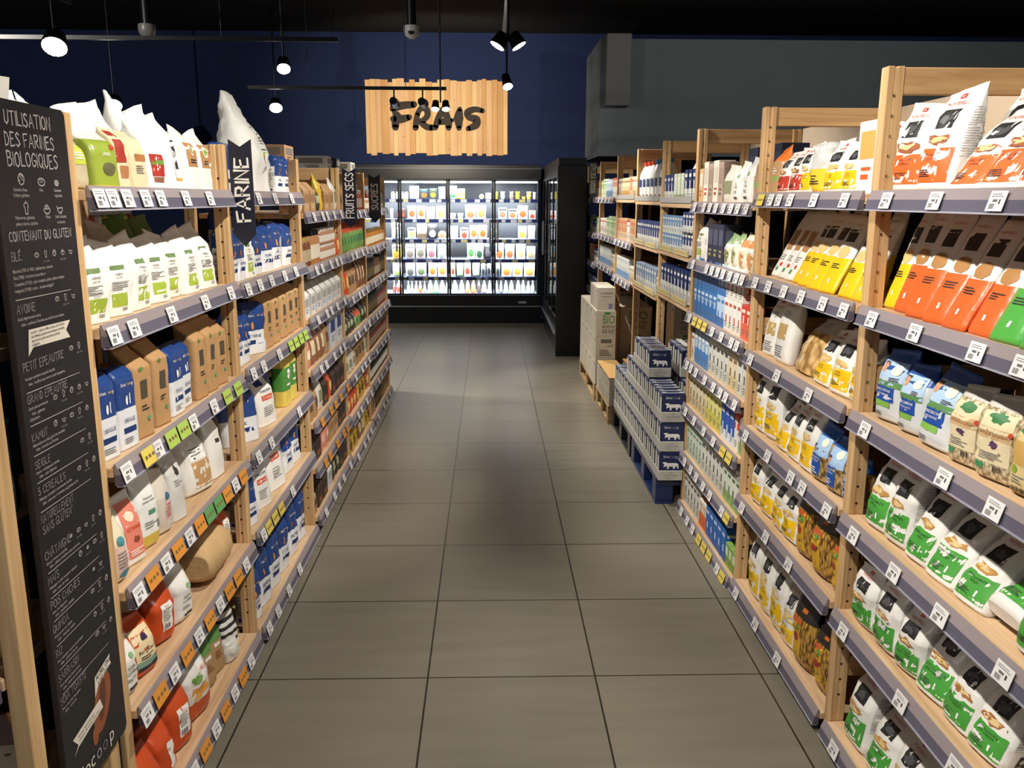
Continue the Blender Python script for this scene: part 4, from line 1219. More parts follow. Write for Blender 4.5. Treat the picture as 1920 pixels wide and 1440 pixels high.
def pasta_kind(col, words_, food='#c9a25e', side=True):
    lab = [('p', 'f', -.9, .9, .10, .43, col)]
    ph = [('p', 'f', -.48, .42, .62, .80, P('#262627', 'print')), ('e', 'f', -.03, .71, .28, .05, P('#4b4b4d', 'print'), .3)]
    pic = [('e', 'f', -.1, .51, .62, .055, P(food, 'print'), .32), ('e', 'f', -.1, .515, .4, .035, P('#ddc08a', 'print'), .4)]
    let = [('t', w_, 'f', -.12, .375 - .045 * i, .028, INKD, .72) for i, w_ in enumerate(words_)] + [('l', 'f', -.65, .1, .16, .24, 4, INKD), ('p', 'f', .2, .3, .17, .25, INKW)]
    lg = [('p', 'f', -.16, .1, .905, .95, INKR), ('p', 'f', -.06, .0, .917, .938, INKW), ('t', 'MONTEBELLO', 'f', -.03, .86, .034, INKR, .62)]
    sd = [('l', 'r', -.7, .75, .34, .82, 20, P('#aeaba6', 'print')), ('p', 'r', -.1, .7, .1, .26, P('#3a3a3c', 'print')), ('e', 'r', .3, .18, .28, .04, P('#cfcfcf', 'print'), 0)]
    return dict(body=OFF, prof='pillow', d=.066, n=4, amp=.007, puff=.16, parts=[('colour_panel', lab), ('photo_label', ph), ('pasta_picture', pic), ('lettering', let + lg), ('side_print', sd)])
def spag_kind(col, food='#c49a5a'):
    return dict(body=OFF, prof='long', d=.026, n=3.2, amp=.003, puff=.1, bands=[(.0, .46, col)], parts=[('window', [('e', 'f', 0, .54, .7, .075, P(food, 'print'), .1)]), ('photo_label', [('p', 'f', -.6, .55, .67, .83, P('#2a2a2a', 'print'))]), ('lettering', [('l', 'f', -.6, .5, .33, .40, 3, INKD), ('t', 'MONTEBELLO', 'f', 0, .89, .022, INKR, .6), ('p', 'f', -.1, .08, .14, .19, INKW)])])
K = {
    'flour': dict(body=WHT, prof='crown', d=.085, n=5, amp=.008, puff=.08, parts=[('green_label', [('p', 'f', -.5, .42, .13, .31, GRN)]), ('header_label', [('p', 'f', -.5, .3, .62, .68, P('#6f8758', 'print'))]), ('lettering', [('t', 'FARINE', 'f', -.05, .565, .032, INKD, .5), ('t', 'BLE T80', 'f', -.05, .52, .022, INKD, .4), ('l', 'f', -.5, .42, .36, .48, 5, INKG), ('bar', 'f', .1, .42, .07, .115, INKD)])]),
    'flourplain': dict(body=WHT, prof='crown', d=.09, n=5, amp=.011, puff=.06, parts=[('lettering', [('l', 'f', -.4, .4, .45, .6, 4, INKG)])]),
    'blue': dict(body=P('#dfe0e2', 'film'), prof='brick', d=.062, n=7, amp=.003, puff=.04, bands=[(.5, 1.0, BLU)], parts=[
        ('lettering', [('t', 'bioc', 'f', -.28, .80, .045, INKW, .45), ('t', 'oo', 'f', .25, .80, .04, P('#e9b83c', 'print'), .2), ('t', 'p', 'f', .52, .80, .045, INKW, .2), ('t', 'SEIGLE', 'f', .05, .36, .05, BLUD, .62), ('l', 'f', -.55, .6, .08, .16, 3, INKG)]),
        ('name_print', [('p', 'f', -.55, .65, .2, .27, BLUD), ('e', 'f', -.05, .60, .1, .06, INKW, 0), ('p', 'f', .2, .28, .55, .68, INKW)]),
        ('side_print', [('p', 'l', -.75, .75, .06, .72, P('#d6d6d4', 'print')), ('l', 'l', -.6, .65, .18, .68, 13, INKG), ('p', 'l', -.5, .4, .08, .15, BLUD)])]),
    'bluefar': dict(body=P('#dfe0e2', 'film'), prof='brick', d=.07, n=6, amp=.0085, puff=.08, bands=[(.46, 1.0, BLU)], parts=[
        ('lettering', [('t', 'bioc', 'f', -.28, .76, .05, INKW, .45), ('t', 'oo', 'f', .25, .76, .045, P('#e9b83c', 'print'), .2), ('t', 'p', 'f', .52, .76, .05, INKW, .2), ('t', 'FARINE', 'f', 0, .36, .06, BLUD, .66)]),
        ('name_print', [('p', 'f', -.6, .6, .2, .28, BLUD), ('e', 'f', -.2, .56, .1, .07, P('#d98a3a', 'print'), .1)]),
        ('side_print', [('p', 'l', -.75, .75, .06, .7, P('#d6d6d4', 'print')), ('l', 'l', -.6, .65, .18, .66, 10, INKG), ('p', 'l', -.5, .4, .07, .14, BLUD)])]),
    'kraft': dict(body=KRA, prof='shed', d=.07, n=7, amp=.003, puff=.03, parts=[('window', [('p', 'f', -.34, .34, .42, .62, P('#4d453a', 'print'))]), ('lettering', [('l', 'f', -.35, .35, .3, .37, 2, INKD), ('e', 'f', -.2, .74, .16, .03, P('#5f8545', 'print'), .3), ('e', 'f', .3, .2, .14, .03, P('#4f9a6a', 'print'), 0)])]),
    'orange': dict(body=ORB, prof='pillow', d=.075, n=3.4, amp=.007, puff=.2, parts=[('label', [('p', 'f', -.3, .55, .22, .66, INKW)]), ('lettering', [('l', 'f', -.22, .45, .38, .6, 6, INKG), ('bar', 'f', -.2, .3, .25, .33, INKD), ('t', 'RIZ', 'f', .1, .615, .03, P('#d98a6a', 'print'), .3)])]),
    'orangelow': dict(body=ORB, prof='pillow', d=.08, n=3.2, amp=.009, puff=.25, parts=[('label', [('p', 'f', .1, .6, .1, .6, INKW)])]),
    'riz': dict(body=ORB, prof='pillow', d=.07, n=3.8, amp=.005, puff=.15, parts=[('label_print', [('p', 'f', -.8, .8, .14, .82, P('#e3cfa6', 'print')), ('p', 'f', -.8, .8, .14, .2, INKD), ('p', 'f', -.8, .8, .2, .3, P('#7c9a8a', 'print'))]), ('lettering', [('t', 'Riz gluant', 'f', 0, .46, .07, INKD, .72), ('l', 'f', -.5, .4, .33, .4, 2, INKD), ('e', 'f', .05, .68, .2, .07, P('#3a2a4c', 'print'), .25)])]),
    'whitetext': dict(body=OFF, prof='pillow', d=.065, n=3.4, amp=.006, puff=.16, parts=[('lettering', [('t', 'SOJA', 'f', .1, .48, .06, INKD, .5), ('t', 'CUISINE', 'f', .1, .4, .05, INKD, .6), ('l', 'f', -.4, .5, .26, .33, 2, INKG), ('e', 'f', .3, .66, .16, .05, P('#7fb27a', 'print'), 0), ('p', 'f', -.3, .5, .12, .17, INKD)])]),
    'roundwin': dict(body=P('#ddd0b4', 'film'), prof='pillow', d=.06, n=3, amp=.005, puff=.18, parts=[('label_print', [('p', 'f', -.7, .85, .1, .56, P('#dcb8a8', 'print')), ('e', 'f', .1, .62, .3, .07, P('#4d8a92', 'print'), 0), ('e', 'f', .3, .14, .5, .06, P('#3f7f93', 'print'), .1)]), ('lettering', [('l', 'f', -.3, .7, .25, .5, 5, INKG)])]),
    'salmon': dict(body=OFF, prof='pillow', d=.045, n=4, amp=.003, puff=.12, parts=[('label_print', [('p', 'f', -.55, .95, .12, .9, P('#db7f6a', 'print')), ('e', 'f', .1, .7, .35, .07, P('#ead7c0', 'print'), .1), ('e', 'f', .25, .36, .22, .05, P('#8a4632', 'print'), .2)]), ('lettering', [('l', 'f', -.4, .7, .16, .25, 3, INKW), ('p', 'f', -.35, .75, .5, .55, P('#c9573f', 'print'))])]),
    'yellowbase': dict(body=P('#e8e7e2', 'film'), prof='pillow', d=.05, n=4, amp=.003, puff=.1, bands=[(.03, .2, P('#cdb04a', 'film'))], parts=[('lettering', [('t', 'Farine de', 'f', .05, .7, .035, INKD, .6), ('t', 'patate douce', 'f', .05, .655, .035, INKD, .7), ('l', 'f', -.5, .6, .3, .4, 3, INKG), ('p', 'f', -.1, .45, .47, .53, P('#4f8a6a', 'print')), ('p', 'f', .55, .8, .25, .36, INKG)])]),
    'pinkclear': dict(body=P('#cfc5b8', 'film'), prof='pillow', d=.055, n=3, amp=.006, puff=.18, parts=[('label_print', [('p', 'f', -.1, .85, .2, .6, P('#dcbab4', 'print')), ('e', 'f', .2, .58, .28, .06, P('#2f6a8c', 'print'), 0)]), ('lettering', [('l', 'f', 0, .75, .25, .5, 5, P('#b85a6a', 'print'))])]),
    'greybag': dict(body=P('#cfccc6', 'film'), prof='crown', d=.06, n=4, amp=.005, puff=.1, parts=[('lettering', [('l', 'f', -.3, .5, .5, .6, 3, INKG), ('e', 'f', .2, .7, .2, .08, INKD, .3)])]),
    'whitekraft': dict(body=P('#dfdbd2', 'film'), prof='pillow', d=.08, n=3.5, amp=.007, puff=.16, parts=[('window', [('p', 'f', -.5, .75, .1, .5, P('#b98f5f', 'kraft'))]), ('label', [('p', 'f', -.5, .7, .52, .78, INKW)]), ('lettering', [('l', 'f', -.4, .5, .6, .72, 3, INKG), ('p', 'f', -.3, -.2, .55, .57, INKD)])]),
    'slimwhite': dict(body=OFF, prof='crown', d=.055, n=4, amp=.006, puff=.1, parts=[('lettering', [('p', 'f', -.1, .4, .52, .58, INKD)])]),
    'corn': dict(body=P('#d9d5cd', 'film'), prof='pillow', d=.085, n=3, amp=.01, puff=.2, bands=[(0, .3, P('#c4542a', 'film'))], parts=[('label_print', [('p', 'f', .1, .9, .5, .8, INKW), ('e', 'f', -.1, .42, .5, .1, P('#d99a4a', 'print'), .3)]), ('lettering', [('t', 'NATURE', 'f', .5, .68, .05, INKR, .3), ('e', 'f', -.2, .6, .3, .06, P('#6a8f4a', 'print'), .3)])]),
    'greentop': dict(body=P('#a98a60', 'kraft'), prof='pillow', d=.05, n=4, amp=.004, puff=.1, bands=[(.6, 1, P('#5f8f4a', 'film'))], parts=[('lettering', [('l', 'f', -.5, .5, .3, .45, 3, P('#8a4a2a', 'print')), ('p', 'f', -.4, .4, .5, .56, INKW)])]),
    'stripe': dict(body=P('#e2e0dc', 'film'), prof='pillow', d=.045, n=4, amp=.006, puff=.1, bands=[(.15, .22, INKD), (.3, .37, INKD), (.45, .52, INKD), (.6, .67, INKD), (.75, .82, INKD)], parts=[]),
    'clearflat': dict(body=P('#d5d2cb', 'film'), prof='lump', d=.05, n=3, amp=.008, puff=.2, parts=[]),
    'oatgreen': dict(body=P('#bdb193', 'film'), prof='pillow', d=.06, n=3.4, amp=.006, puff=.16, parts=[('label', [('p', 'f', -.6, .8, .45, .8, P('#b9c24a', 'print'))]), ('lettering', [('l', 'f', -.4, .5, .55, .7, 3, INKW)])]),
    'greenbag': dict(body=P('#8fa03a', 'film'), prof='paper', d=.075, n=6, amp=.004, puff=.05, bands=[(.86, 1, OFF), (.0, .08, P('#d9b52a', 'film'))], parts=[('window', [('e', 'f', .1, .36, .45, .12, P('#5f5a3a', 'print'), .05)]), ('lettering', [('t', 'LINO', 'f', 0, .62, .06, INKW, .5), ('e', 'f', .55, .74, .18, .06, P('#b83a2a', 'print'), .2)])]),
    'redlabel': dict(body=P('#d8c6a4', 'kraft'), prof='paper', d=.06, n=5, amp=.005, puff=.06, parts=[('label_print', [('p', 'f', -.9, .3, .45, .95, P('#9a3226', 'print')), ('p', 'f', -.6, .5, .2, .4, P('#a8714a', 'print'))])]),
    'creamkraft': dict(body=P('#d9c5a0', 'kraft'), prof='paper', d=.07, n=5, amp=.005, puff=.06, parts=[('label', [('p', 'f', -.5, .6, .5, .62, P('#a06a3a', 'print'))]), ('lettering', [('l', 'f', -.5, .5, .3, .45, 4, INKG)])]),
    'redgreen': dict(body=WHT, prof='crown', d=.08, n=5, amp=.006, puff=.08, parts=[('label_print', [('p', 'f', -.6, .5, .2, .5, P('#9f2f26', 'print')), ('p', 'f', -.6, .5, .36, .42, P('#5f8a3a', 'print')), ('p', 'f', -.5, .4, .12, .19, P('#8a5a4a', 'print'))])]),
    'blackstripe': dict(body=WHT, prof='crown', d=.09, n=5, amp=.006, puff=.08, parts=[('label_print', [('p', 'f', -.2, .4, .12, .74, P('#c9ccd2', 'print')), ('p', 'f', -.05, .25, .3, .68, INKD)]), ('lettering', [('t', 'SEL', 'f', .1, .5, .06, INKW, .2), ('p', 'f', -.2, .4, .14, .18, P('#c9963a', 'print'))])]),
    'roundlogo': dict(body=P('#efe9dc', 'film'), prof='crown', d=.075, n=5, amp=.005, puff=.08, parts=[('label_print', [('p', 'f', -.7, .75, .4, .78, P('#ab7d55', 'print')), ('e', 'f', 0, .66, .28, .09, P('#e8e2c8', 'print'), 0), ('e', 'f', 0, .66, .2, .06, P('#7a9a4a', 'print'), .1)]), ('lettering', [('l', 'f', -.4, .4, .46, .54, 2, INKD)])]),
    'p_orange': pasta_kind(ORA, ['FUSILLI SEMI', 'COMPLET'], '#9a5a3a'),
    'p_green': pasta_kind(GR2, ['PENNE COMPLETE', 'BLE BIO'], '#b9894a'),
    'p_green2': pasta_kind(GR2, ['PETITE COQUILLETTE', 'SEMI-COMPLETE'], '#a06a3a'),
    'p_yellow': pasta_kind(YEL, ['TORSADE', 'PATES BIO'], '#d9b56a'),
    'p_red': pasta_kind(RED, ['LENTILLES', 'CORAIL'], '#8a5a3a'),
    's_orange': spag_kind(P('#e0622a', 'film'), '#a87a48'),
    's_green': spag_kind(P('#4fa344', 'film'), '#a87a48'),
    's_yellow': spag_kind(P('#ecc01a', 'film'), '#d9b97a'),
    's_white': dict(body=OFF, prof='long', d=.026, n=3.2, amp=.003, puff=.1, parts=[('window', [('p', 'f', -.5, .5, .42, .72, P('#a8794a', 'print'))]), ('lettering', [('e', 'f', .2, .2, .22, .03, INKR, .2), ('p', 'f', -.4, 0, .1, .16, P('#4f8a5a', 'print')), ('l', 'f', -.5, .4, .27, .36, 3, INKG)])]),
    'macaroni': dict(body=P('#cfd2d4', 'film'), prof='pillow', d=.075, n=3.8, amp=.005, puff=.16, bands=[(.72, 1, P('#2f57a0', 'film'))], parts=[
        ('sky_label_print', [('p', 'f', -.92, .92, .52, .84, P('#a9c4e2', 'print')), ('p', 'f', -.92, .92, .50, .58, P('#5f8a52', 'print'))]), ('portrait_print', [('e', 'f', -.6, .74, .24, .065, P('#c99877', 'print'), .05), ('p', 'f', -.82, -.38, .78, .82, P('#4a3a32', 'print'))]),
        ('name_label_print', [('p', 'f', -.86, .5, .3, .52, P('#1f4a9c', 'print')), ('p', 'f', -.86, .3, .22, .3, P('#7fb04a', 'print'))]), ('lettering', [('t', 'MACARONI', 'f', -.18, .455, .04, INKW, .6), ('t', '100% FRANCE', 'f', -.2, .395, .03, INKW, .55), ('bar', 'f', -.8, -.2, .08, .15, INKD), ('e', 'f', .35, .74, .3, .07, P('#e8ecd0', 'print'), 0), ('l', 'f', .1, .75, .59, .65, 3, INKD)])]),
    'elbows': dict(body=PASTA_C, prof='pillow', d=.075, n=3.6, amp=.005, puff=.18, bands=[(.74, 1, P('#2a56a4', 'film'))], parts=[
        ('sky_label', [('p', 'f', -.92, .92, .48, .8, P('#a3c2e4', 'print'))]), ('portrait_print', [('e', 'f', -.45, .58, .18, .06, P('#c08e6e', 'print'), .05), ('e', 'f', -.45, .64, .17, .025, P('#3a2d28', 'print'), 0)]),
        ('name_label', [('p', 'f', -.88, .35, .12, .5, P('#1f4f9e', 'print'))]), ('lettering', [('t', 'COQUILLETTES', 'f', -.25, .43, .038, INKW, .56), ('t', '100% FRANCE', 'f', -.25, .375, .03, INKW, .5), ('l', 'f', -.7, .1, .16, .28, 3, INKW), ('e', 'f', .35, .72, .3, .07, P('#e8ecd0', 'print'), 0)])]),
    'orzo': dict(body=PASTA_L, prof='pillow', d=.065, n=4, amp=.004, puff=.12, bands=[(.84, 1, P('#c9c6be', 'film'))], parts=[
        ('label_print', [('p', 'f', -.85, .85, .22, .8, P('#dfd0ab', 'print')), ('p', 'f', -.85, .85, .5, .63, P('#caa67a', 'print'))]), ('lettering', [('t', "LANGUE D'OISEAU", 'f', 0, .565, .045, P('#8a5a3a', 'print'), .75), ('e', 'f', 0, .44, .2, .045, P('#5a3a5c', 'print'), .4), ('e', 'f', .05, .75, .4, .06, P('#3f7a4a', 'print'), .3), ('p', 'f', -.75, -.3, .14, .21, P('#3f8a5a', 'print')), ('bar', 'f', .1, .6, .14, .21, INKD), ('e', 'f', .78, .6, .12, .03, P('#b8452f', 'print'), 0), ('l', 'f', -.6, .6, .26, .36, 4, INKG)])]),
    'spiral': dict(body=PASTA_C, prof='pillow', d=.07, n=4, amp=.004, puff=.14, bands=[(.84, 1, P('#c9c6be', 'film'))], parts=[
        ('label_print', [('p', 'f', -.9, .35, .1, .82, P('#d9c48e', 'print')), ('p', 'f', -.9, .35, .36, .62, P('#c9a25a', 'print'))]), ('lettering', [('e', 'f', -.3, .74, .4, .06, P('#3f7a4a', 'print'), .3), ('e', 'f', -.6, .3, .2, .05, P('#8aa030', 'print'), 0), ('bar', 'f', -.6, .1, .06, .12, INKD), ('l', 'f', -.7, .2, .16, .26, 3, INKG)])]),
    'fusilli': dict(body=PASTA_F, prof='pillow', d=.075, n=3.4, amp=.006, puff=.2, bands=[(.72, 1, P('#2b2724', 'film'))], parts=[
        ('label_print', [('p', 'f', -.85, .25, .12, .7, P('#d9a92c', 'print')), ('p', 'f', -.85, .25, .63, .7, P('#c2572c', 'print'))]), ('lettering', [('t', 'Blé dur', 'f', -.3, .55, .05, INKD, .46), ('e', 'f', -.25, .42, .27, .06, P('#a8352a', 'print'), 0), ('e', 'f', -.02, .6, .13, .045, P('#4f9a4a', 'print'), .1), ('p', 'f', -.1, .3, .8, .85, P('#c2632a', 'print'))])]),
    'shells': dict(body=PASTA_S, prof='pillow', d=.09, n=3, amp=.01, puff=.25, bands=[(.78, 1, P('#b8b4ac', 'film'))], parts=[('header_card', [('p', 'f', -.75, .75, .8, .99, P('#c4c1ba', 'print'))]), ('lettering', [('l', 'f', -.3, .3, .86, .94, 3, INKG)])]),
    'whitewindow': dict(body=OFF, prof='pillow', d=.06, n=4, amp=.005, puff=.12, parts=[('window', [('p', 'f', -.6, .5, .36, .58, P('#b99a62', 'print'))]), ('lettering', [('p', 'f', -.2, .1, .9, .94, INKR), ('t', 'MONTEBELLO', 'f', 0, .84, .03, INKR, .6), ('e', 'f', 0, .72, .4, .05, P('#b9bab8', 'print'), .2), ('l', 'f', -.6, .5, .1, .28, 5, INKG)])]),
    'yellowfoil': dict(body=P('#c9c9c6', 'film'), prof='lump', d=.07, n=3, amp=.012, puff=.2, bands=[(.05, .5, P('#e8c23a', 'film'))], parts=[('lettering', [('l', 'f', -.4, .4, .2, .4, 4, INKD)])]),
    'orangekraft': dict(body=P('#b99068', 'film'), prof='crown', d=.06, n=4, amp=.006, puff=.1, bands=[(.72, 1, P('#d9702a', 'film')), (.3, .4, P('#8aa85a', 'film'))], parts=[('lettering', [('l', 'f', -.4, .4, .45, .6, 3, INKW)])]),
    'tallsack': dict(body=P('#dcdad4', 'paper'), prof='sack', d=.16, n=4, amp=.02, puff=.08, parts=[('label_print', [('p', 'f', .1, .5, .3, .42, GRN), ('p', 'f', .1, .55, .66, .7, INKG)]), ('lettering', [('l', 'f', .12, .6, .22, .29, 3, INKG), ('l', 'f', .1, .6, .44, .62, 6, INKG)])]),
    'maize': dict(body=OFF, prof='crown', d=.085, n=5, amp=.006, puff=.08, bands=[(.88, 1, BLU)], parts=[('label_print', [('p', 'f', -.5, .6, .5, .6, P('#d0502f', 'print')), ('p', 'f', -.6, .3, .78, .9, BLUD)]), ('lettering', [('t', 'FARINE DE BLE', 'f', .05, .69, .045, BLUD, .75), ('t', 'DU FOURNIL', 'f', .05, .55, .04, INKW, .5), ('l', 'f', -.5, .5, .2, .4, 5, INKG)])]),
    'greenyellow': dict(body=P('#d9c25a', 'film'), prof='brick', d=.06, n=5, amp=.004, puff=.06, bands=[(.32, .8, P('#4a8a3c', 'film'))], parts=[('lettering', [('e', 'f', .1, .66, .3, .1, INKW, .1), ('t', 'MIX', 'f', .1, .66, .05, INKR, .4), ('p', 'f', -.4, .4, .42, .46, INKW)])]),
    'sack_lying': dict(body=P('#c9a678', 'kraft'), prof='lump', d=.13, n=2.6, amp=.008, puff=.15, parts=[]),
    'snack': dict(body=P('#8a5a3c', 'film'), prof='pillow', d=.04, n=3.5, amp=.004, puff=.15, parts=[('label', [('p', 'f', -.7, .7, .3, .7, P('#d8c8a8', 'print'))])]),
    'snackw': dict(body=P('#d8d2c6', 'film'), prof='pillow', d=.05, n=3.5, amp=.005, puff=.15, parts=[('label', [('p', 'f', -.7, .7, .25, .6, P('#8a8a6a', 'print'))])]),
    'snackg': dict(body=P('#6f9a4a', 'film'), prof='pillow', d=.045, n=3.5, amp=.004, puff=.15, bands=[(.62, 1, P('#c94f2c', 'film'))], parts=[('label', [('p', 'f', -.6, .6, .25, .5, P('#3f7a4a', 'print'))])]),
    'snacko': dict(body=P('#d0502a', 'film'), prof='pillow', d=.05, n=3.5, amp=.006, puff=.2, parts=[('label', [('e', 'f', 0, .45, .5, .2, P('#e9c87a', 'print'), .2)])]),
    'snackd': dict(body=P('#33332c', 'film'), prof='pillow', d=.05, n=3.5, amp=.006, puff=.15, parts=[('label', [('p', 'f', -.6, .7, .35, .65, P('#a9b08a', 'print'))])]),
    'snackk': dict(body=P('#a9835a', 'kraft'), prof='crown', d=.05, n=4, amp=.005, puff=.1, parts=[('label', [('p', 'f', -.6, .6, .3, .6, P('#5f4a3a', 'print'))])]),
    'snacky': dict(body=P('#d2ac3a', 'film'), prof='pillow', d=.06, n=3, amp=.007, puff=.2, parts=[('label', [('e', 'f', 0, .5, .6, .22, P('#6a4426', 'print'), .2)])]),
    'herbgreen': dict(body=P('#d9d2c0', 'film'), prof='pillow', d=.06, n=3, amp=.009, puff=.2, bands=[(.72, 1, P('#8aa070', 'film'))], parts=[('window', [('e', 'f', 0, .4, .6, .2, P('#7a7a4a', 'print'), .25)]), ('label', [('p', 'f', -.5, .5, .66, .78, INKW)])]),
    'herborange': dict(body=P('#ddd0ba', 'film'), prof='pillow', d=.06, n=3, amp=.009, puff=.2, bands=[(.66, .84, P('#d58a55', 'film'))], parts=[('window', [('e', 'f', 0, .36, .6, .2, P('#c08a5a', 'print'), .25)]), ('label', [('p', 'f', -.5, .5, .55, .66, INKW)])]),
    'snackp': dict(body=P('#d98a78', 'film'), prof='pillow', d=.045, n=3.5, amp=.004, puff=.12, parts=[('label', [('p', 'f', -.5, .6, .3, .55, P('#ecdccb', 'print'))])]),
}
_PB = {}
def pack_meshes(kind, w, h, lean, seed, dim=0):
    key = (kind, round(w, 3), round(h, 3), lean, seed)
    if key in _PB:
        return _PB[key]
    k = K[kind]
    b = Bag(w, k['d'], h, k['prof'], k['n'], lean, seed, k['amp'], k['puff'])
    out = [('bag', b.body(k['body'], k.get('bands', ())).mesh('bag'))]
    for pn, ops in k['parts']:
        mb = MB()
        for i, o in enumerate(ops):
            if o[0] == 'p':
                b.patch(mb, *o[1:], off=0.0008 + 0.0003 * i)
            elif o[0] == 'e':
                b.disc(mb, *o[1:7], off=0.0014 + 0.0003 * i, rag=o[7], seed=i + seed)
            elif o[0] == 't':
                b.text(mb, typed(o[1]), o[2], o[3], o[4], o[5], o[6], o[7], off=0.0022)
            elif o[0] == 'l':
                b.lines(mb, *o[1:], seed=seed + i, off=0.0022)
            elif o[0] == 'bar':
                b.bars(mb, *o[1:], off=0.0024)
        if mb.v:
            out.append((pn, mb.mesh(pn)))
    _PB[key] = out
    return out
def put(meshes, name, label, cat, loc, rot, group=None):
    t = thing(name, label, cat, loc, rot, group)
    for pn, me in meshes:
        link(pn, me, t)
    return t
def pack(side, kind, name, cat, label, X, Y, zt, w, yaw, h, lean, seed, group=None, tip=0, back=0.0):
    d = K[kind]['d']
    yw = RAD(yaw)
    if side == 'R':
        n, rz = Vector((-math.cos(yw), -math.sin(yw))), yw - math.pi / 2
        X = max(X, 1.076 + 0.5 * w * abs(math.sin(yw)))
        w, h = (w * 1.1, h * 1.1) if kind.startswith('p_') else (w * 1.06, h * 1.04)
    else:
        n, rz = Vector((math.cos(yw), -math.sin(yw))), math.pi / 2 - yw
        X = min(X, -0.885 - 0.5 * w * abs(math.sin(yw)))
    c = Vector((X, Y)) - n * (d / 2 + 0.004 + back)
    z = zt - 0.0052
    rot = (0, 0, rz)
    if tip:
        rot = (-RAD(tip), 0, rz)
        z += d * 0.58 * math.sin(RAD(tip))
    return put(pack_meshes(kind, w, h, lean, seed), name, label, cat, (c.x, c.y, z), rot, group)

DESC = {
    'flour': ('flour_bag', 'flour bag', 'white paper flour bag with green label'), 'flourplain': ('flour_bag', 'flour bag', 'plain white flour bag'),
    'blue': ('flour_pack', 'flour pack', 'blue and white brick flour pack'), 'bluefar': ('flour_pack', 'flour pack', 'blue and white flour pack'), 'kraft': ('kraft_bag', 'paper bag', 'brown kraft bag with dark window'),
    'orange': ('rice_bag', 'rice bag', 'orange bag with white sticker'), 'orangelow': ('rice_bag', 'rice bag', 'shiny orange bag'), 'riz': ('rice_bag', 'rice bag', 'orange Riz gluant bag with cream label'), 'whitetext': ('soy_bag', 'food bag', 'slim white bag with dark text'),
    'roundwin': ('starch_bag', 'food bag', 'cream bag with pink label'), 'salmon': ('flour_pouch', 'pouch', 'white pouch with salmon panel'), 'yellowbase': ('flour_pouch', 'pouch', 'white pouch with yellow base'), 'pinkclear': ('starch_bag', 'food bag', 'clear bag with pink label'),
    'greybag': ('flour_bag', 'flour bag', 'narrow grey white bag'), 'whitekraft': ('flour_bag', 'flour bag', 'white bag with brown window'), 'slimwhite': ('flour_bag', 'flour bag', 'slim white bag with black mark'),
    'corn': ('polenta_bag', 'food bag', 'crumpled white bag with orange base'), 'greentop': ('food_pouch', 'pouch', 'brown pouch with green top'), 'stripe': ('food_pouch', 'pouch', 'black and white striped pouch'), 'clearflat': ('food_pouch', 'pouch', 'small flattened clear pouch'),
    'oatgreen': ('oat_bag', 'food bag', 'clear bag with lime label'), 'greenbag': ('linseed_bag', 'food bag', 'olive green bag with yellow foot'), 'redlabel': ('food_bag', 'food bag', 'beige bag with red label'), 'creamkraft': ('food_bag', 'food bag', 'cream paper bag with brown band'),
    'redgreen': ('food_bag', 'food bag', 'white bag with red and green label'), 'blackstripe': ('food_bag', 'food bag', 'white bag with long black stripe'), 'roundlogo': ('food_bag', 'food bag', 'white bag with round green logo'),
    'p_orange': ('pasta_bag', 'pasta bag', 'white pasta bag with orange panel'), 'p_green': ('pasta_bag', 'pasta bag', 'white pasta bag with green panel'), 'p_green2': ('pasta_bag', 'pasta bag', 'white elbow pasta bag with green panel'), 'p_yellow': ('pasta_bag', 'pasta bag', 'white pasta bag with yellow panel'), 'p_red': ('lentil_bag', 'food bag', 'white bag with red panel'),
    's_orange': ('spaghetti_pack', 'spaghetti', 'slanted spaghetti pack with orange foot'), 's_green': ('spaghetti_pack', 'spaghetti', 'slanted spaghetti pack with green foot'), 's_yellow': ('spaghetti_pack', 'spaghetti', 'slanted spaghetti pack with yellow foot'), 's_white': ('spaghetti_pack', 'spaghetti', 'slanted white spaghetti pack'),
    'macaroni': ('pasta_bag', 'pasta bag', 'sky blue MACARONI pasta bag'), 'elbows': ('pasta_bag', 'pasta bag', 'blue topped COQUILLETTES pasta bag'), 'orzo': ('pasta_bag', 'pasta bag', "clear LANGUE D'OISEAU pasta bag"), 'spiral': ('pasta_bag', 'pasta bag', 'clear bag of brown spiral pasta'),
    'fusilli': ('pasta_bag', 'pasta bag', 'clear fusilli bag with black top'), 'shells': ('pasta_bag', 'pasta bag', 'clear bag of big pasta shells'), 'whitewindow': ('pasta_bag', 'pasta bag', 'white pasta bag with window'), 'yellowfoil': ('pasta_bag', 'pasta bag', 'crumpled silver and yellow bag'),
    'orangekraft': ('pasta_bag', 'pasta bag', 'brown bag with orange top'), 'tallsack': ('flour_sack', 'sack', 'tall white paper sack with folded neck'), 'maize': ('flour_bag', 'flour bag', 'white flour bag with red label'), 'greenyellow': ('food_pack', 'pack', 'green and yellow pack'), 'sack_lying': ('grain_sack', 'sack', 'lying tan sack'),
    'herbgreen': ('herb_bag', 'food bag', 'cream bag with green top'), 'herborange': ('herb_bag', 'food bag', 'cream bag with orange band'),
    'snack': ('snack_bag', 'snack bag', 'brown snack bag'), 'snackw': ('snack_bag', 'snack bag', 'pale snack bag'), 'snackg': ('snack_bag', 'snack bag', 'green snack bag with red top'), 'snacko': ('snack_bag', 'snack bag', 'orange red snack bag'), 'snackd': ('snack_bag', 'snack bag', 'dark snack bag'), 'snackk': ('snack_bag', 'snack bag', 'kraft snack bag'), 'snacky': ('snack_bag', 'snack bag', 'yellow snack bag'), 'snackp': ('snack_bag', 'snack bag', 'pink snack bag'),
}
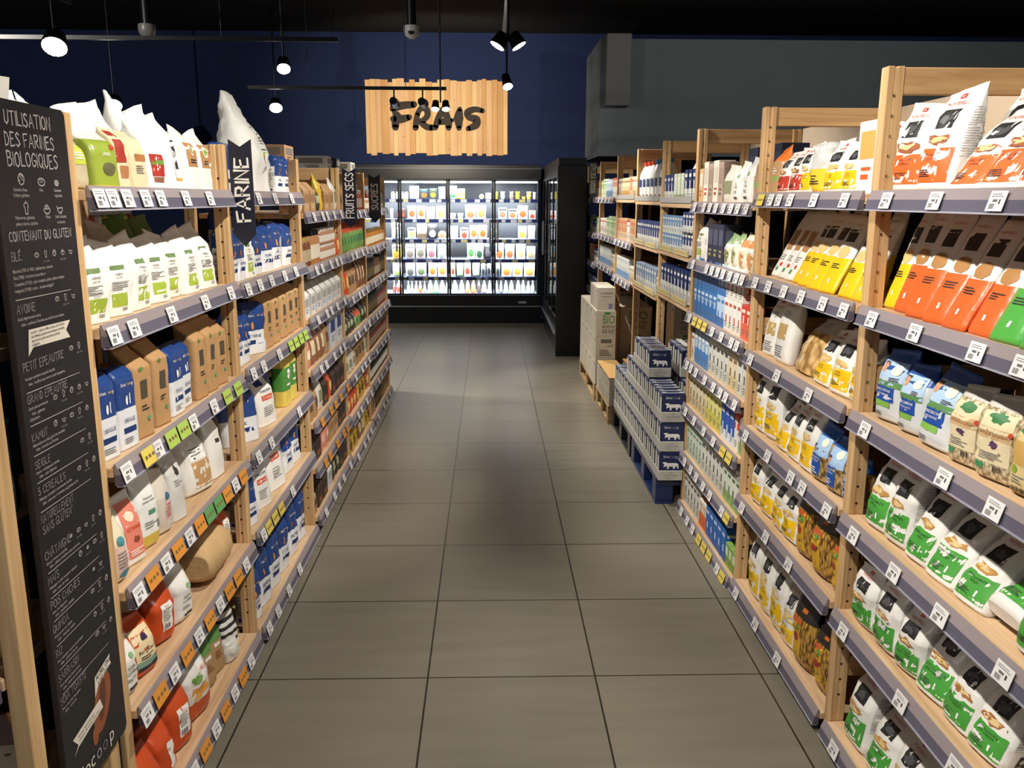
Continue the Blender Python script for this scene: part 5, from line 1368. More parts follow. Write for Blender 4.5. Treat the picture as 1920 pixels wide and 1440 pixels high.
def lab(desc, i, n, shelf_no, bayname, nsh):
    sh = 'bottom' if shelf_no == nsh - 1 else SHELF[shelf_no]
    t = '%s, %s on %s shelf, %s' % (desc, where(i, n), sh, bayname)
    return t if len(t.split()) <= 16 else t.replace(' row ', ' ', 1)
def shelf_packs(side, bi, si, items, rear=()):
    """items from left to right: (kind, X, Y, width, yaw, height, lean[, tip])"""
    bn = (LN if side == 'L' else RN)[bi]
    zs = (LZ if side == 'L' else RZ)[bi]
    for row, lst in (('', items), ('rear row ', rear)):
        for i, it in enumerate(lst):
            kind, X, Y, w, yaw, h, lean = it[:7]
            nm, cat, ds = DESC[kind]
            pack(side, kind, nm, cat, lab(row + ds, i, len(lst), si, bn, len(zs)), X, Y, zs[si], w, yaw, h, lean, bi * 97 + si * 17 + i + (50 if row else 0), ('%s of the %s' % (ds.split(' with')[0] + 's', bn)), it[7] if len(it) > 7 else 0)

# ---- first bay on the left
shelf_packs('L', 0, 0, [('oatgreen', -.90, 1.98, .08, 10, .12, 4), ('greenbag', -.90, 2.12, .10, 14, .135, 4), ('redlabel', -.905, 2.23, .07, 5, .15, 2), ('creamkraft', -.905, 2.33, .09, 5, .15, 3), ('redgreen', -.905, 2.46, .11, 10, .20, 6), ('blackstripe', -.905, 2.62, .12, 8, .22, 10), ('roundlogo', -.905, 2.755, .10, 5, .19, 3), ('roundlogo', -.905, 2.88, .10, 5, .19, 3)],
            [('flourplain', -1.05, 2.05, .12, 10, .21, 0), ('flourplain', -1.06, 2.20, .12, -8, .215, 0), ('flourplain', -1.05, 2.36, .12, 12, .22, 0), ('flourplain', -1.06, 2.52, .13, 5, .24, 0), ('flourplain', -1.05, 2.68, .13, -6, .265, 0), ('flourplain', -1.06, 2.84, .12, 10, .26, 0)])
shelf_packs('L', 0, 1, [('flour', -.905, 1.995, .12, 14, .19, -2), ('flour', -.91, 2.135, .12, 16, .185, -2), ('flour', -.907, 2.275, .125, 2, .195, 0), ('flour', -.915, 2.42, .12, 14, .185, 2), ('flour', -.925, 2.545, .10, 10, .19, 0), ('flour', -.905, 2.665, .125, 4, .195, 3), ('flour', -.905, 2.82, .15, 6, .2, 7)],
            [('flourplain', -1.06, 2.1, .13, 5, .21, 0), ('flourplain', -1.05, 2.3, .13, -5, .215, 0), ('flourplain', -1.06, 2.5, .13, 5, .22, 0), ('greentop', -1.08, 2.68, .14, 5, .235, 8), ('greentop', -1.08, 2.85, .14, 5, .23, 8)])
shelf_packs('L', 0, 2, [('blue', -.899, 1.985, .085, 12, .205, 0), ('blue', -.888, 2.085, .085, 10, .205, 0), ('kraft', -.888, 2.19, .085, 10, .245, 0), ('kraft', -.892, 2.315, .085, 8, .245, 0), ('blue', -.892, 2.43, .09, 4, .2, 0), ('blue', -.901, 2.53, .08, 2, .195, 0), ('kraft', -.89, 2.64, .085, 4, .245, 0), ('kraft', -.89, 2.745, .08, 6, .245, 0), ('kraft', -.89, 2.85, .085, 10, .235, 0)])
shelf_packs('L', 0, 3, [('roundwin', -.894, 1.965, .085, 12, .175, 0), ('salmon', -.899, 2.075, .095, 16, .185, 8), ('yellowbase', -.905, 2.185, .095, 14, .205, 0), ('pinkclear', -.9, 2.29, .085, 14, .185, 2), ('greybag', -.9, 2.395, .08, 16, .21, 4), ('whitekraft', -.897, 2.63, .15, 16, .215, 12), ('slimwhite', -.91, 2.80, .10, 8, .225, 4)])
shelf_packs('L', 0, 4, [('whitetext', -.905, 1.985, .085, 12, .16, 2), ('riz', -.9, 2.085, .105, 14, .16, 6), ('orange', -.915, 2.25, .11, 18, .18, 2), ('whitetext', -.905, 2.38, .10, 12, .165, 0), ('orange', -.93, 2.885, .09, 10, .19, 4)], [('orange', -1.04, 2.1, .11, 12, .18, 4)])
pack('L', 'sack_lying', 'grain_sack', 'sack', 'tan paper sack lying on its side, fifth shelf, menu board bay', -.90, 2.50, .452, .12, 90, .26, 0, 5, tip=90)
shelf_packs('L', 0, 5, [('orangelow', -.895, 2.03, .11, 10, .16, 4), ('orangelow', -.9, 2.15, .11, 14, .17, 6), ('orange', -.9, 2.28, .12, 16, .2, 4), ('corn', -.9, 2.44, .15, 14, .23, 2), ('greentop', -.92, 2.60, .085, 12, .2, 6), ('greentop', -.92, 2.70, .085, 12, .2, 6), ('clearflat', -.895, 2.78, .08, 10, .08, 0), ('stripe', -.92, 2.86, .09, 14, .19, 12)])

# ---- second bay on the left, behind the FARINE sign
shelf_packs('L', 1, 0, [('bluefar', -.90, 3.12, .11, 6, .17, 0), ('bluefar', -.90, 3.24, .1, 6, .165, 0), ('tallsack', -.91, 3.60, .22, 8, .395, 4), ('bluefar', -.905, 3.86, .09, 4, .165, 0), ('bluefar', -.905, 3.98, .1, 4, .165, 0)], [('bluefar', -1.1, 3.3, .12, 0, .185, 0)])
shelf_packs('L', 1, 1, [('bluefar', -.90, 3.09, .08, 4, .18, 0), ('bluefar', -.90, 3.18, .08, 4, .18, 0), ('flour', -.9, 3.30, .12, 8, .19, 2), ('bluefar', -.91, 3.43, .1, 6, .17, 0), ('bluefar', -.905, 3.58, .14, 8, .19, 3), ('bluefar', -.91, 3.75, .13, 4, .2, 0), ('bluefar', -.905, 3.93, .12, 4, .185, 0)], [('bluefar', -1.03, 3.5, .14, 4, .25, 0), ('bluefar', -1.03, 3.7, .14, 4, .24, 0)])
shelf_packs('L', 1, 2, [('bluefar', -.90, 3.08, .085, 6, .2, 0), ('bluefar', -.9, 3.17, .085, 6, .19, 0), ('bluefar', -.905, 3.35, .13, 30, .205, 0), ('kraft', -.9, 3.52, .1, 4, .24, 0), ('kraft', -.9, 3.64, .1, 4, .235, 0), ('kraft', -.9, 3.78, .1, 4, .235, 0), ('kraft', -.9, 3.91, .1, 4, .24, 0), ('kraft', -.9, 4.02, .09, 4, .24, 0)])
shelf_packs('L', 1, 3, [('bluefar', -.9, 3.17, .18, 34, .21, 8), ('maize', -.905, 3.46, .15, 14, .21, 6), ('bluefar', -.96, 3.64, .1, 6, .19, 0), ('greenyellow', -.905, 3.80, .1, 6, .22, 0), ('greenyellow', -.905, 3.93, .1, 6, .22, 0)])
shelf_packs('L', 1, 4, [('bluefar', -.9, 3.1, .11, 14, .19, 4), ('maize', -.9, 3.31, .14, 16, .2, 6), ('maize', -.9, 3.55, .17, 12, .25, 8), ('bluefar', -.91, 3.78, .12, 6, .23, 4), ('bluefar', -.91, 3.94, .12, 6, .23, 4)])
shelf_packs('L', 1, 5, [('bluefar', -.9, 3.09, .1, 12, .2, 2), ('bluefar', -.9, 3.24, .11, 10, .24, 2), ('bluefar', -.9, 3.40, .11, 10, .24, 2), ('bluefar', -.9, 3.57, .11, 8, .24, 2), ('bluefar', -.9, 3.74, .11, 8, .25, 2), ('bluefar', -.9, 3.92, .11, 8, .25, 2)])

# ---- nearest bay on the right
shelf_packs('R', 0, 0, [('p_orange', 1.092, 2.30, .115, 12, .21, 5), ('p_orange', 1.095, 2.175, .12, 10, .235, 12), ('p_orange', 1.095, 2.035, .13, 6, .225, 36), ('p_orange', 1.095, 1.90, .13, 4, .235, 33), ('p_orange', 1.095, 1.76, .13, 4, .235, 30), ('p_orange', 1.095, 1.62, .12, 4, .23, 28)],
            [('p_orange', 1.24, 2.12, .13, 0, .24, 8), ('p_orange', 1.25, 1.93, .13, 0, .25, 8)])
shelf_packs('R', 0, 1, [('s_yellow', 1.107, 2.36, .06, 3, .275, 19), ('s_orange', 1.10, 2.275, .09, 0, .285, 20), ('s_orange', 1.085, 2.17, .085, 6, .285, 24), ('s_orange', 1.075, 2.07, .085, 8, .285, 27), ('s_orange', 1.075, 1.975, .09, 2, .275, 28), ('s_orange', 1.085, 1.875, .09, 0, .265, 27), ('s_green', 1.081, 1.775, .1, 2, .265, 27), ('s_green', 1.075, 1.66, .1, 1, .26, 26), ('s_green', 1.075, 1.55, .09, 1, .26, 26)],
            [('s_orange', 1.20, 2.3, .09, 0, .28, 14), ('s_orange', 1.20, 2.19, .09, 0, .28, 14), ('s_orange', 1.20, 2.07, .09, 0, .28, 16), ('s_orange', 1.20, 1.96, .09, 0, .28, 16), ('s_orange', 1.20, 1.84, .09, 0, .28, 16), ('s_green', 1.20, 1.72, .09, 0, .28, 16)])
shelf_packs('R', 0, 2, [('macaroni', 1.085, 2.265, .115, 12, .195, 2), ('macaroni', 1.09, 2.14, .10, 11, .18, 0), ('macaroni', 1.08, 2.01, .135, 4, .195, 10), ('orzo', 1.075, 1.875, .105, 8, .18, 1), ('orzo', 1.08, 1.755, .11, 12, .185, 0), ('spiral', 1.09, 1.64, .11, 7, .185, 1), ('spiral', 1.09, 1.52, .11, 7, .185, 1)])
shelf_packs('R', 0, 3, [('p_green', 1.075, 2.27, .105, 6, .205, 12), ('p_green', 1.085, 2.155, .105, 5, .205, 9), ('p_green', 1.083, 2.04, .105, 4, .2, 22), ('p_green', 1.08, 1.925, .115, 3, .205, 32), ('p_green', 1.085, 1.80, .115, 4, .19, 34), ('p_green', 1.075, 1.68, .105, 2, .2, 0, 72), ('p_green', 1.085, 1.555, .11, 1, .19, 12)])
shelf_packs('R', 0, 4, [('p_green2', 1.075, 2.275, .12, 4, .165, -3), ('p_green2', 1.075, 2.14, .115, 4, .185, 1), ('p_green2', 1.08, 2.02, .105, 10, .16, 5), ('p_green2', 1.08, 1.905, .115, 8, .195, 24), ('p_green2', 1.085, 1.79, .11, 0, .17, 20), ('p_green2', 1.088, 1.67, .11, 8, .165, 23)])
shelf_packs('R', 0, 5, [('p_green', 1.075, 2.27, .12, 2, .215, 10), ('p_green', 1.08, 2.13, .12, 4, .185, 18), ('p_green', 1.08, 1.99, .12, 4, .19, 14)])
# ---- second bay on the right
shelf_packs('R', 1, 0, [('orangekraft', 1.095, 3.37, .09, 4, .17, 4), ('p_red', 1.095, 3.27, .095, 6, .145, 8), ('p_red', 1.095, 3.155, .11, 4, .15, 7), ('p_yellow', 1.095, 3.04, .095, 4, .155, 2), ('yellowfoil', 1.095, 2.935, .11, 4, .16, 0), ('p_yellow', 1.095, 2.80, .13, 4, .15, 5), ('p_yellow', 1.095, 2.665, .125, 4, .15, 6)], [('p_yellow', 1.22, 2.74, .14, 0, .2, 6), ('p_red', 1.21, 3.1, .13, 0, .17, 4)])
shelf_packs('R', 1, 1, [('s_white', 1.12, 3.37, .085, 6, .275, 28), ('s_white', 1.115, 3.28, .085, 5, .28, 29), ('s_white', 1.11, 3.19, .085, 7, .28, 30), ('s_yellow', 1.104, 3.085, .095, 4, .275, 30), ('s_yellow', 1.09, 2.98, .09, 8, .275, 29), ('s_yellow', 1.08, 2.875, .09, 5, .275, 30), ('s_yellow', 1.075, 2.765, .095, 7, .265, 27), ('s_yellow', 1.085, 2.62, .085, 4, .25, 24), ('s_yellow', 1.085, 2.52, .085, 2, .245, 23)],
            [('s_white', 1.22, 3.3, .09, 0, .28, 15), ('s_yellow', 1.21, 3.15, .09, 0, .28, 15), ('s_yellow', 1.20, 2.98, .09, 0, .28, 15), ('s_yellow', 1.20, 2.83, .09, 0, .28, 15), ('s_yellow', 1.20, 2.68, .09, 0, .28, 15)])
shelf_packs('R', 1, 2, [('whitewindow', 1.075, 3.29, .115, 10, .225, 9), ('whitewindow', 1.08, 3.145, .125, 4, .25, 8), ('shells', 1.089, 2.95, .19, -2, .2, 22), ('p_yellow', 1.084, 2.755, .13, 0, .175, 18), ('p_yellow', 1.08, 2.60, .13, 5, .185, 13), ('p_yellow', 1.09, 2.485, .09, 2, .18, 8)])
shelf_packs('R', 1, 3, [('p_yellow', 1.073, 3.32, .11, 2, .235, 2), ('p_yellow', 1.075, 3.19, .12, 10, .24, 2), ('p_yellow', 1.076, 3.06, .105, 2, .165, 14), ('p_yellow', 1.075, 2.935, .12, 0, .19, 10), ('p_yellow', 1.075, 2.81, .115, 0, .21, 7), ('elbows', 1.08, 2.69, .11, 7, .185, 3), ('elbows', 1.085, 2.575, .11, 7, .175, 5), ('elbows', 1.09, 2.475, .08, 4, .14, 5)])
shelf_packs('R', 1, 4, [('p_yellow', 1.075, 3.31, .105, 6, .19, 2), ('p_yellow', 1.075, 3.175, .125, 3, .18, 8), ('p_yellow', 1.077, 3.045, .12, -2, .185, 6), ('p_yellow', 1.076, 2.915, .11, 5, .19, 4), ('fusilli', 1.076, 2.765, .12, 10, .235, -2), ('fusilli', 1.078, 2.61, .13, 6, .225, -2), ('fusilli', 1.09, 2.48, .1, 4, .215, 0)])
shelf_packs('R', 1, 5, [('p_yellow', 1.076, 3.25, .12, 2, .265, 0), ('p_yellow', 1.08, 3.12, .12, 2, .25, 2), ('p_yellow', 1.08, 2.98, .12, 1, .25, 3), ('p_yellow', 1.08, 2.86, .11, 4, .22, 6), ('fusilli', 1.08, 2.71, .14, 6, .25, -3), ('fusilli', 1.095, 2.545, .13, 5, .235, -3)])
# lasagne boxes at the end of that top shelf

# ================================================================ hard packs
def q4(mb, x0, z0, x1, z1, y, mat, face='f', hx=0.0):
    if face == 'f':
        mb.add([(x0, y, z0), (x1, y, z0), (x1, y, z1), (x0, y, z1)], [(0, 1, 2, 3)], mat)
    else:
        mb.add([(hx, x0, z0), (hx, x1, z0), (hx, x1, z1), (hx, x0, z1)], [(0, 1, 2, 3)], mat)
def carton(w, d, h, c1, c2, cap, split=.5, logo='#e9e6df', gable=True, seed=1, word=None):
    """drink carton: lower colour c2, upper colour c1, printed faces, screw cap"""
    A, B = P(c1, 'print'), P(c2, 'print')
    r = random.Random(seed)
    x, y = w / 2, d / 2
    hb = h * (.9 if gable else 1.0)
    mb = MB()
    mb.box(-x, -y, 0, x, y, hb * split, B, 0.001)
    mb.box(-x, -y, hb * split, x, y, hb, A, 0.001)
    if gable:
        mb.prism([(-y, hb), (y, hb), (y, h), (y * .2, h)], -x, x, A, 'x')
    out = [('carton', mb.mesh('carton'))]
    pm = MB()
    for f, s in (('f', 1), ('r', 1), ('l', -1)):
        a = x if f == 'f' else y
        yy = -y - .0006
        hx = s * (x + .0006)
        L = P(logo, 'print')
        q4(pm, -a * .7, hb * .78, a * .7, hb * .88, yy, L, f, hx)
        q4(pm, -a * .25, hb * (split - .02), a * .3, hb * (split + .2), yy, L, f, hx)
        for i in range(3):
            q4(pm, -a * .6, hb * (.12 + .07 * i), a * r.uniform(.1, .6), hb * (.15 + .07 * i), yy, P('#6d6a66', 'print'), f, hx)
    out.append(('front_print', pm.mesh('front_print')))
    if word:
        lm = MB()
        text_flat(lm, typed(word), lambda a, b: (a, -y - .0012, b), P(logo, 'print'), 0, hb * .62, h * .1, 'c', w * .9)
        out.append(('lettering', lm.mesh('lettering')))
    if cap:
        cm = MB()
        zc = h - h * .05 if gable else h
        cm.lathe([(w * .2, -.004), (w * .2, h * .075)], 12, P(cap, 'plastic'), (0, -y * .35 if gable else 0, zc))
        out.append(('cap', cm.mesh('cap')))
    return out
def box(w, d, h, c1, c2, c3='#5a534c', slope=0.0, seed=1):
    A = P(c1, 'card')
    mb = MB()
    if slope:
        mb.prism([(-d / 2, 0), (d / 2, 0), (d / 2, h), (-d / 2 + d * .35, h), (-d / 2, h * (1 - slope))], -w / 2, w / 2, A, 'x')
    else:
        mb.box(-w / 2, -d / 2, 0, w / 2, d / 2, h, A, 0.0015)
    out = [('box', mb.mesh('box'))]
    pm = MB()
    hh = h * (1 - slope)
    for f, s in (('f', 1), ('r', 1), ('l', -1)):
        a = w / 2 if f == 'f' else d / 2
        yy, hx = -d / 2 - .0006, s * (w / 2 + .0006)
        q4(pm, -a * .75, hh * .48, a * .75, hh * .86, yy, P(c2, 'print'), f, hx)
        q4(pm, -a * .5, hh * .2, a * .3, hh * .27, yy, P(c3, 'print'), f, hx)
        q4(pm, -a * .5, hh * .32, a * .5, hh * .37, yy, P(c3, 'print'), f, hx)
    out.append(('front_print', pm.mesh('front_print')))
    return out
def jar(r, h, c, lid, label):
    m1 = MB().lathe([(r * .94, 0), (r, h * .06), (r, h * .72), (r * .8, h * .84)], 14, P(c, 'plastic'))
    m2 = MB().lathe([(r * .82, h * .84), (r * .84, h * .86), (r * .84, h)], 14, P(lid, 'metal' if lid in ('#c9a24a', '#1c1c1e') else 'plastic'))
    m3 = MB().lathe([(r * 1.015, h * .16), (r * 1.015, h * .58)], 14, P(label, 'print'), caps=False)
    return [('jar', m1.mesh('jar')), ('lid', m2.mesh('lid')), ('label', m3.mesh('label'))]
def jug(w, h, cap, label):
    """white milk bottle with sloping shoulders"""
    A = P('#eceae4', 'plastic')
    mb, x = MB(), w / 2
    lv = [(0, .95), (.04, 1), (.62, 1), (.72, .92), (.84, .62), (.9, .46)]
    vs, n = [], 16
    for t, k in lv:
        for i in range(n):
            th = 2 * math.pi * (i + .5) / n
            c, s = math.cos(th), math.sin(th)
            p = 0.45 if t < .7 else .7
            vs.append((x * k * math.copysign(abs(c) ** p, c), x * .9 * k * math.copysign(abs(s) ** p, s), t * h))
    mb.add(vs, [(j * n + i, j * n + (i + 1) % n, (j + 1) * n + (i + 1) % n, (j + 1) * n + i) for j in range(len(lv) - 1) for i in range(n)], A, True)
    mb.add(vs[:n], [tuple(range(n))[::-1]], A).add(vs[-n:], [tuple(range(n))], A)
    pm = MB()
    for f, s in (('f', 1), ('r', 1), ('l', -1)):
        q4(pm, -x * .7, h * .36, x * .7, h * .56, -x * .9 - .0012, P(label, 'print'), f, s * (x + .0012))
        q4(pm, -x * .5, h * .12, x * .4, h * .17, -x * .9 - .0012, P('#7a4a3a', 'print'), f, s * (x + .0012))
    return [('bottle', mb.mesh('bottle')), ('label', pm.mesh('label')), ('cap', MB().lathe([(x * .5, h * .9), (x * .52, h * .92), (x * .52, h)], 16, P(cap, 'plastic')).mesh('cap'))]

PR = {   # key: meshes, width, name, category, description
    'milkblue': (carton(.066, .066, .165, '#24386f', '#d9d6cc', None, .42, gable=False, word='bioc'), .066, 'milk_carton', 'carton', 'dark blue and white milk carton'),
    'milkblue_s': (carton(.062, .062, .13, '#22376e', '#d6d6d0', None, .45, gable=False, word='bioc'), .062, 'milk_carton', 'carton', 'small dark blue milk carton'),
    'milkpale': (carton(.062, .062, .105, '#6f8fb6', '#d2d8d2', None, .42, gable=False, word='bioc'), .062, 'milk_carton', 'carton', 'pale blue milk carton'),
    'milkdark': (carton(.068, .068, .18, '#1f3160', '#d4d4cd', None, .44, gable=False, word='bioc'), .068, 'milk_carton', 'carton', 'tall navy and white milk carton'),
    'milkgrey': (carton(.066, .066, .165, '#8291a8', '#cdcdc6', None, .42, gable=False), .066, 'milk_carton', 'carton', 'grey blue milk carton'),
    'greencarton': (carton(.066, .066, .165, '#cfd6c0', '#a9b98c', None, .3, gable=False), .066, 'milk_carton', 'carton', 'white carton with green drips'),
    'jugred': (jug(.118, .265, '#c4472a', '#24366a'), .118, 'milk_bottle', 'bottle', 'white milk bottle with red cap'),
    'jugblue': (jug(.118, .265, '#3f7fb8', '#24366a'), .118, 'milk_bottle', 'bottle', 'white milk bottle with blue cap'),
    'cream': (carton(.062, .062, .165, '#e2d6b8', '#b79668', None, .4, '#8a4a2a', False), .062, 'drink_carton', 'carton', 'cream and tan drink carton'),
    'ochre': (carton(.062, .062, .165, '#dcc69a', '#b8823a', None, .4, '#7a3f22', False), .062, 'drink_carton', 'carton', 'ochre drink carton'),
    'brown': (carton(.062, .062, .17, '#b98e6a', '#c9ac8a', None, .4, '#c9502c', False), .062, 'drink_carton', 'carton', 'brown drink carton with red mark'),
    'green': (carton(.062, .062, .16, '#8aa66a', '#c4cca6', '#e9e6df', .5, '#e6ead6', False), .062, 'drink_carton', 'carton', 'green and white drink carton'),
    'bluegreen': (carton(.062, .062, .16, '#9db4c4', '#5f86ac', None, .4, '#e6ead6', False), .062, 'drink_carton', 'carton', 'pale blue drink carton'),
    'orangec': (carton(.062, .062, .165, '#d9602c', '#e6e0d4', None, .55, '#f0e9dc', False), .062, 'drink_carton', 'carton', 'orange and white drink carton'),
    'whiteblue': (carton(.058, .062, .165, '#dcdcd4', '#7da2cf', None, .36, '#a9b6c8', False), .058, 'drink_carton', 'carton', 'white drink carton with blue foot'),
    'whitetan': (carton(.058, .062, .12, '#dfd9c9', '#c9b48c', None, .4, '#a58a66', False), .058, 'drink_carton', 'carton', 'short white drink carton'),
    'natur': (carton(.072, .072, .145, '#3f76b4', '#3a6dac', None, .5, '#c9d9e6', False, 1, 'NATUR'), .072, 'drink_carton', 'carton', 'blue NATUR drink carton'),
    'triblue': (carton(.062, .062, .145, '#b4c8e0', '#3f70b8', None, .3, '#4a78bc', False), .062, 'drink_carton', 'carton', 'blue patterned drink carton'),
    'whitered': (carton(.062, .062, .145, '#e4e1da', '#dad4c8', None, .3, '#c2503c', False), .062, 'drink_carton', 'carton', 'white drink carton with red mark'),
    'redpat': (carton(.062, .062, .145, '#c9432f', '#d8694e', None, .5, '#ecd8cc', False), .062, 'drink_carton', 'carton', 'red patterned drink carton'),
    'capwhite': (carton(.062, .062, .185, '#d4d2c9', '#c4c2b8', '#e9e7e2', .4, '#4a4a4c'), .062, 'drink_carton', 'carton', 'white capped drink carton'),
    'capblue': (carton(.062, .062, .185, '#9fb9d2', '#4f83bd', '#e4eaef', .5, '#e6eef4'), .062, 'drink_carton', 'carton', 'white capped blue patterned carton'),
    'capcream': (carton(.062, .062, .18, '#d8ccae', '#c9b78e', '#ebe8e2', .4, '#7a5a42'), .062, 'drink_carton', 'carton', 'cream carton with white cap'),
    'capyellow': (carton(.062, .062, .18, '#d9d38c', '#c9bf5a', '#ebeae2', .45, '#8a7a3a'), .062, 'drink_carton', 'carton', 'yellow carton with white cap'),
    'capnavy': (carton(.062, .062, .18, '#2f56a6', '#d5dbe4', '#eceae6', .3, '#c9d6e6'), .062, 'drink_carton', 'carton', 'blue carton with white cap'),
    'capred': (carton(.062, .062, .18, '#d8432c', '#e2ddd2', '#e9e6e0', .6, '#ece3d8'), .062, 'drink_carton', 'carton', 'white capped red carton'),
    'capgreen': (carton(.06, .06, .17, '#c9cfc2', '#b9c2b4', '#2f7a52', .4, '#5f8a6a'), .06, 'drink_carton', 'carton', 'white carton with green cap'),
    'capleaf': (carton(.06, .06, .175, '#d5d9cb', '#8fae6a', '#eceae6', .35, '#4f6a4a'), .06, 'drink_carton', 'carton', 'white capped leafy carton'),
    'caporange': (carton(.06, .06, .15, '#d9d3c6', '#d5622c', '#c8431f', .55, '#c9a48c'), .06, 'drink_carton', 'carton', 'orange capped drink carton'),
    'capdark': (carton(.066, .066, .165, '#2c63b0', '#2f5fae', '#152a5c', .3, '#c9d3e2'), .066, 'drink_carton', 'carton', 'blue carton with navy cap'),
    'greenbox': (box(.05, .1, .105, '#7da04f', '#cfd6b4', '#8a5a3a'), .05, 'drink_box', 'box', 'small green drink box'),
    'navybox': (box(.15, .12, .26, '#1b2036', '#262c46', '#4a5070'), .15, 'card_box', 'box', 'navy cardboard box'),
    'kraftbox': (box(.085, .07, .17, '#d6b184', '#e3d9c4', '#c9602c'), .085, 'food_box', 'box', 'kraft and white food box'),
    'whitebox': (box(.085, .08, .2, '#e6dfd0', '#cfc6b4', '#b8502f'), .085, 'food_box', 'box', 'white gift box with round print'),
    'greyboxy': (box(.08, .07, .19, '#b49c8c', '#a28a7c', '#7a5a4c'), .08, 'food_box', 'box', 'grey brown food box'),
    'starbox': (box(.09, .08, .19, '#34364a', '#54566c', '#a89a5a'), .09, 'food_box', 'box', 'dark food box with fruit print'),
    'babybox': (box(.085, .05, .185, '#a9b26a', '#6f9a6a', '#d8c08a'), .085, 'food_box', 'box', 'green and tan food box'),
    'lasagne': (box(.125, .05, .205, '#e9e5dc', '#d9a45a', '#d5602c'), .125, 'lasagne_box', 'box', 'white lasagne box with orange band'),
    'display': (box(.13, .12, .15, '#b9936a', '#9a7550', '#d2b48c', .3), .13, 'display_carton', 'carton', 'brown cardboard display box'),
    'displayw': (box(.12, .12, .15, '#d8d5cf', '#a8a4a0', '#6f8fc0', .3), .12, 'display_carton', 'carton', 'white cardboard display box'),
    'displayd': (box(.12, .12, .15, '#4a3a32', '#2c2422', '#c9602c', .25), .12, 'display_carton', 'carton', 'dark display box'),
    'bluebox': (box(.17, .14, .18, '#c9cbd0', '#33437a', '#8a8f9a'), .17, 'food_box', 'box', 'grey and blue cardboard box'),
    'jarbrown': (jar(.036, .14, '#6a3a22', '#a98a4a', '#a8987c'), .078, 'food_jar', 'jar', 'brown jar with gold lid'),
    'jarnut': (jar(.033, .17, '#a87648', '#1c1c1e', '#d9cdb8'), .07, 'food_jar', 'jar', 'tall nut butter jar with black lid'),
    'jarwhite': (jar(.03, .085, '#a8795c', '#e4e2dd', '#d8cfc4'), .064, 'food_jar', 'jar', 'small jar with white lid'),
    'jarhoney': (jar(.036, .12, '#b8742a', '#c9a24a', '#e6dcc0'), .078, 'honey_jar', 'jar', 'honey jar with gold lid'),
    'jardark': (jar(.034, .16, '#2a211c', '#1c1c1e', '#6a5c40'), .074, 'food_jar', 'jar', 'dark jar with black lid'),
    'jarred': (jar(.034, .14, '#7a3426', '#8a857c', '#9a8474'), .074, 'food_jar', 'jar', 'red brown jar with pale lid'),
    'jarlabel': (jar(.034, .15, '#23201e', '#1c1c1e', '#dfdcd4'), .074, 'food_jar', 'jar', 'dark jar with white label'),
}
def row(side, bi, si, items, y0=None, y1=None, xq=0.008, depth=1, zoff=0.0, note='', step=None):
    """hard and soft packs set side by side; items from left to right: (key, count) or (bag kind, count, w, h)"""
    bn = (LN if side == 'L' else RN)[bi]
    zs, ys = (LZ[bi], LY) if side == 'L' else (RZ[bi], RY)
    a = (ys[bi] + 0.05) if y0 is None else y0
    b = (ys[bi + 1] - 0.012) if y1 is None else y1
    seq = [it for it in items for _ in range(it[1])]
    ws = [(PR[it[0]][1] if it[0] in PR else it[2]) + .003 for it in seq]
    tot = sum(ws)
    sc = (b - a) / tot
    if sc < 1:                                       # too many for the board: leave out the last ones
        while tot > (b - a):
            tot -= ws.pop()
            seq.pop()
        sc = (b - a) / tot
    sc = min(sc, 1.35)
    r = random.Random(bi * 31 + si * 7 + len(seq))
    pos = a + (b - a - tot * sc) * (0.5 if side == 'L' else .5)
    n = len(seq)
    cnt = 0
    for i, (it, wd) in enumerate(zip(seq, ws)):
        u = pos + wd * sc / 2
        pos += wd * sc
        y = u if side == 'L' else (a + b) - u
        for dp in range(depth):
            rowtxt = '' if depth == 1 else ('front row ' if dp == 0 else 'back row ' if dp == 1 else 'third row ')
            if it[0] in PR:
                me, w_, nm, cat, ds = PR[it[0]]
                half = max(v.co.y for v in me[0][1].vertices)
                q = xq + half + dp * (half * 2 + .006)
                put(me, nm, lab(note + rowtxt + ds, i, n, si, bn, len(zs)), cat, (SX(side, q), y, zs[si] - .0052 + zoff), (0, 0, (-1 if side == 'R' else 1) * math.pi / 2 + RAD(r.uniform(-2, 2))), ds + 's of the ' + bn)
            else:
                kind, _, w_, h_ = it
                nm, cat, ds = DESC[kind]
                d = K[kind]['d']
                put(pack_meshes(kind, w_, h_, 3, 3), nm, lab(note + rowtxt + ds, i, n, si, bn, len(zs)), cat, (SX(side, xq + d / 2 + dp * (d + .01)), y, zs[si] - .0052 + zoff), (0, 0, (-1 if side == 'R' else 1) * (math.pi / 2) + RAD(r.uniform(-6, 6))), ds + 's of the ' + bn)

put(PR['lasagne'][0], 'lasagne_box', 'white lasagne box with orange band, right end of top shelf, second right bay', 'box', (SX('R', .045), 2.525, 1.694), (0, 0, -math.pi / 2), None)
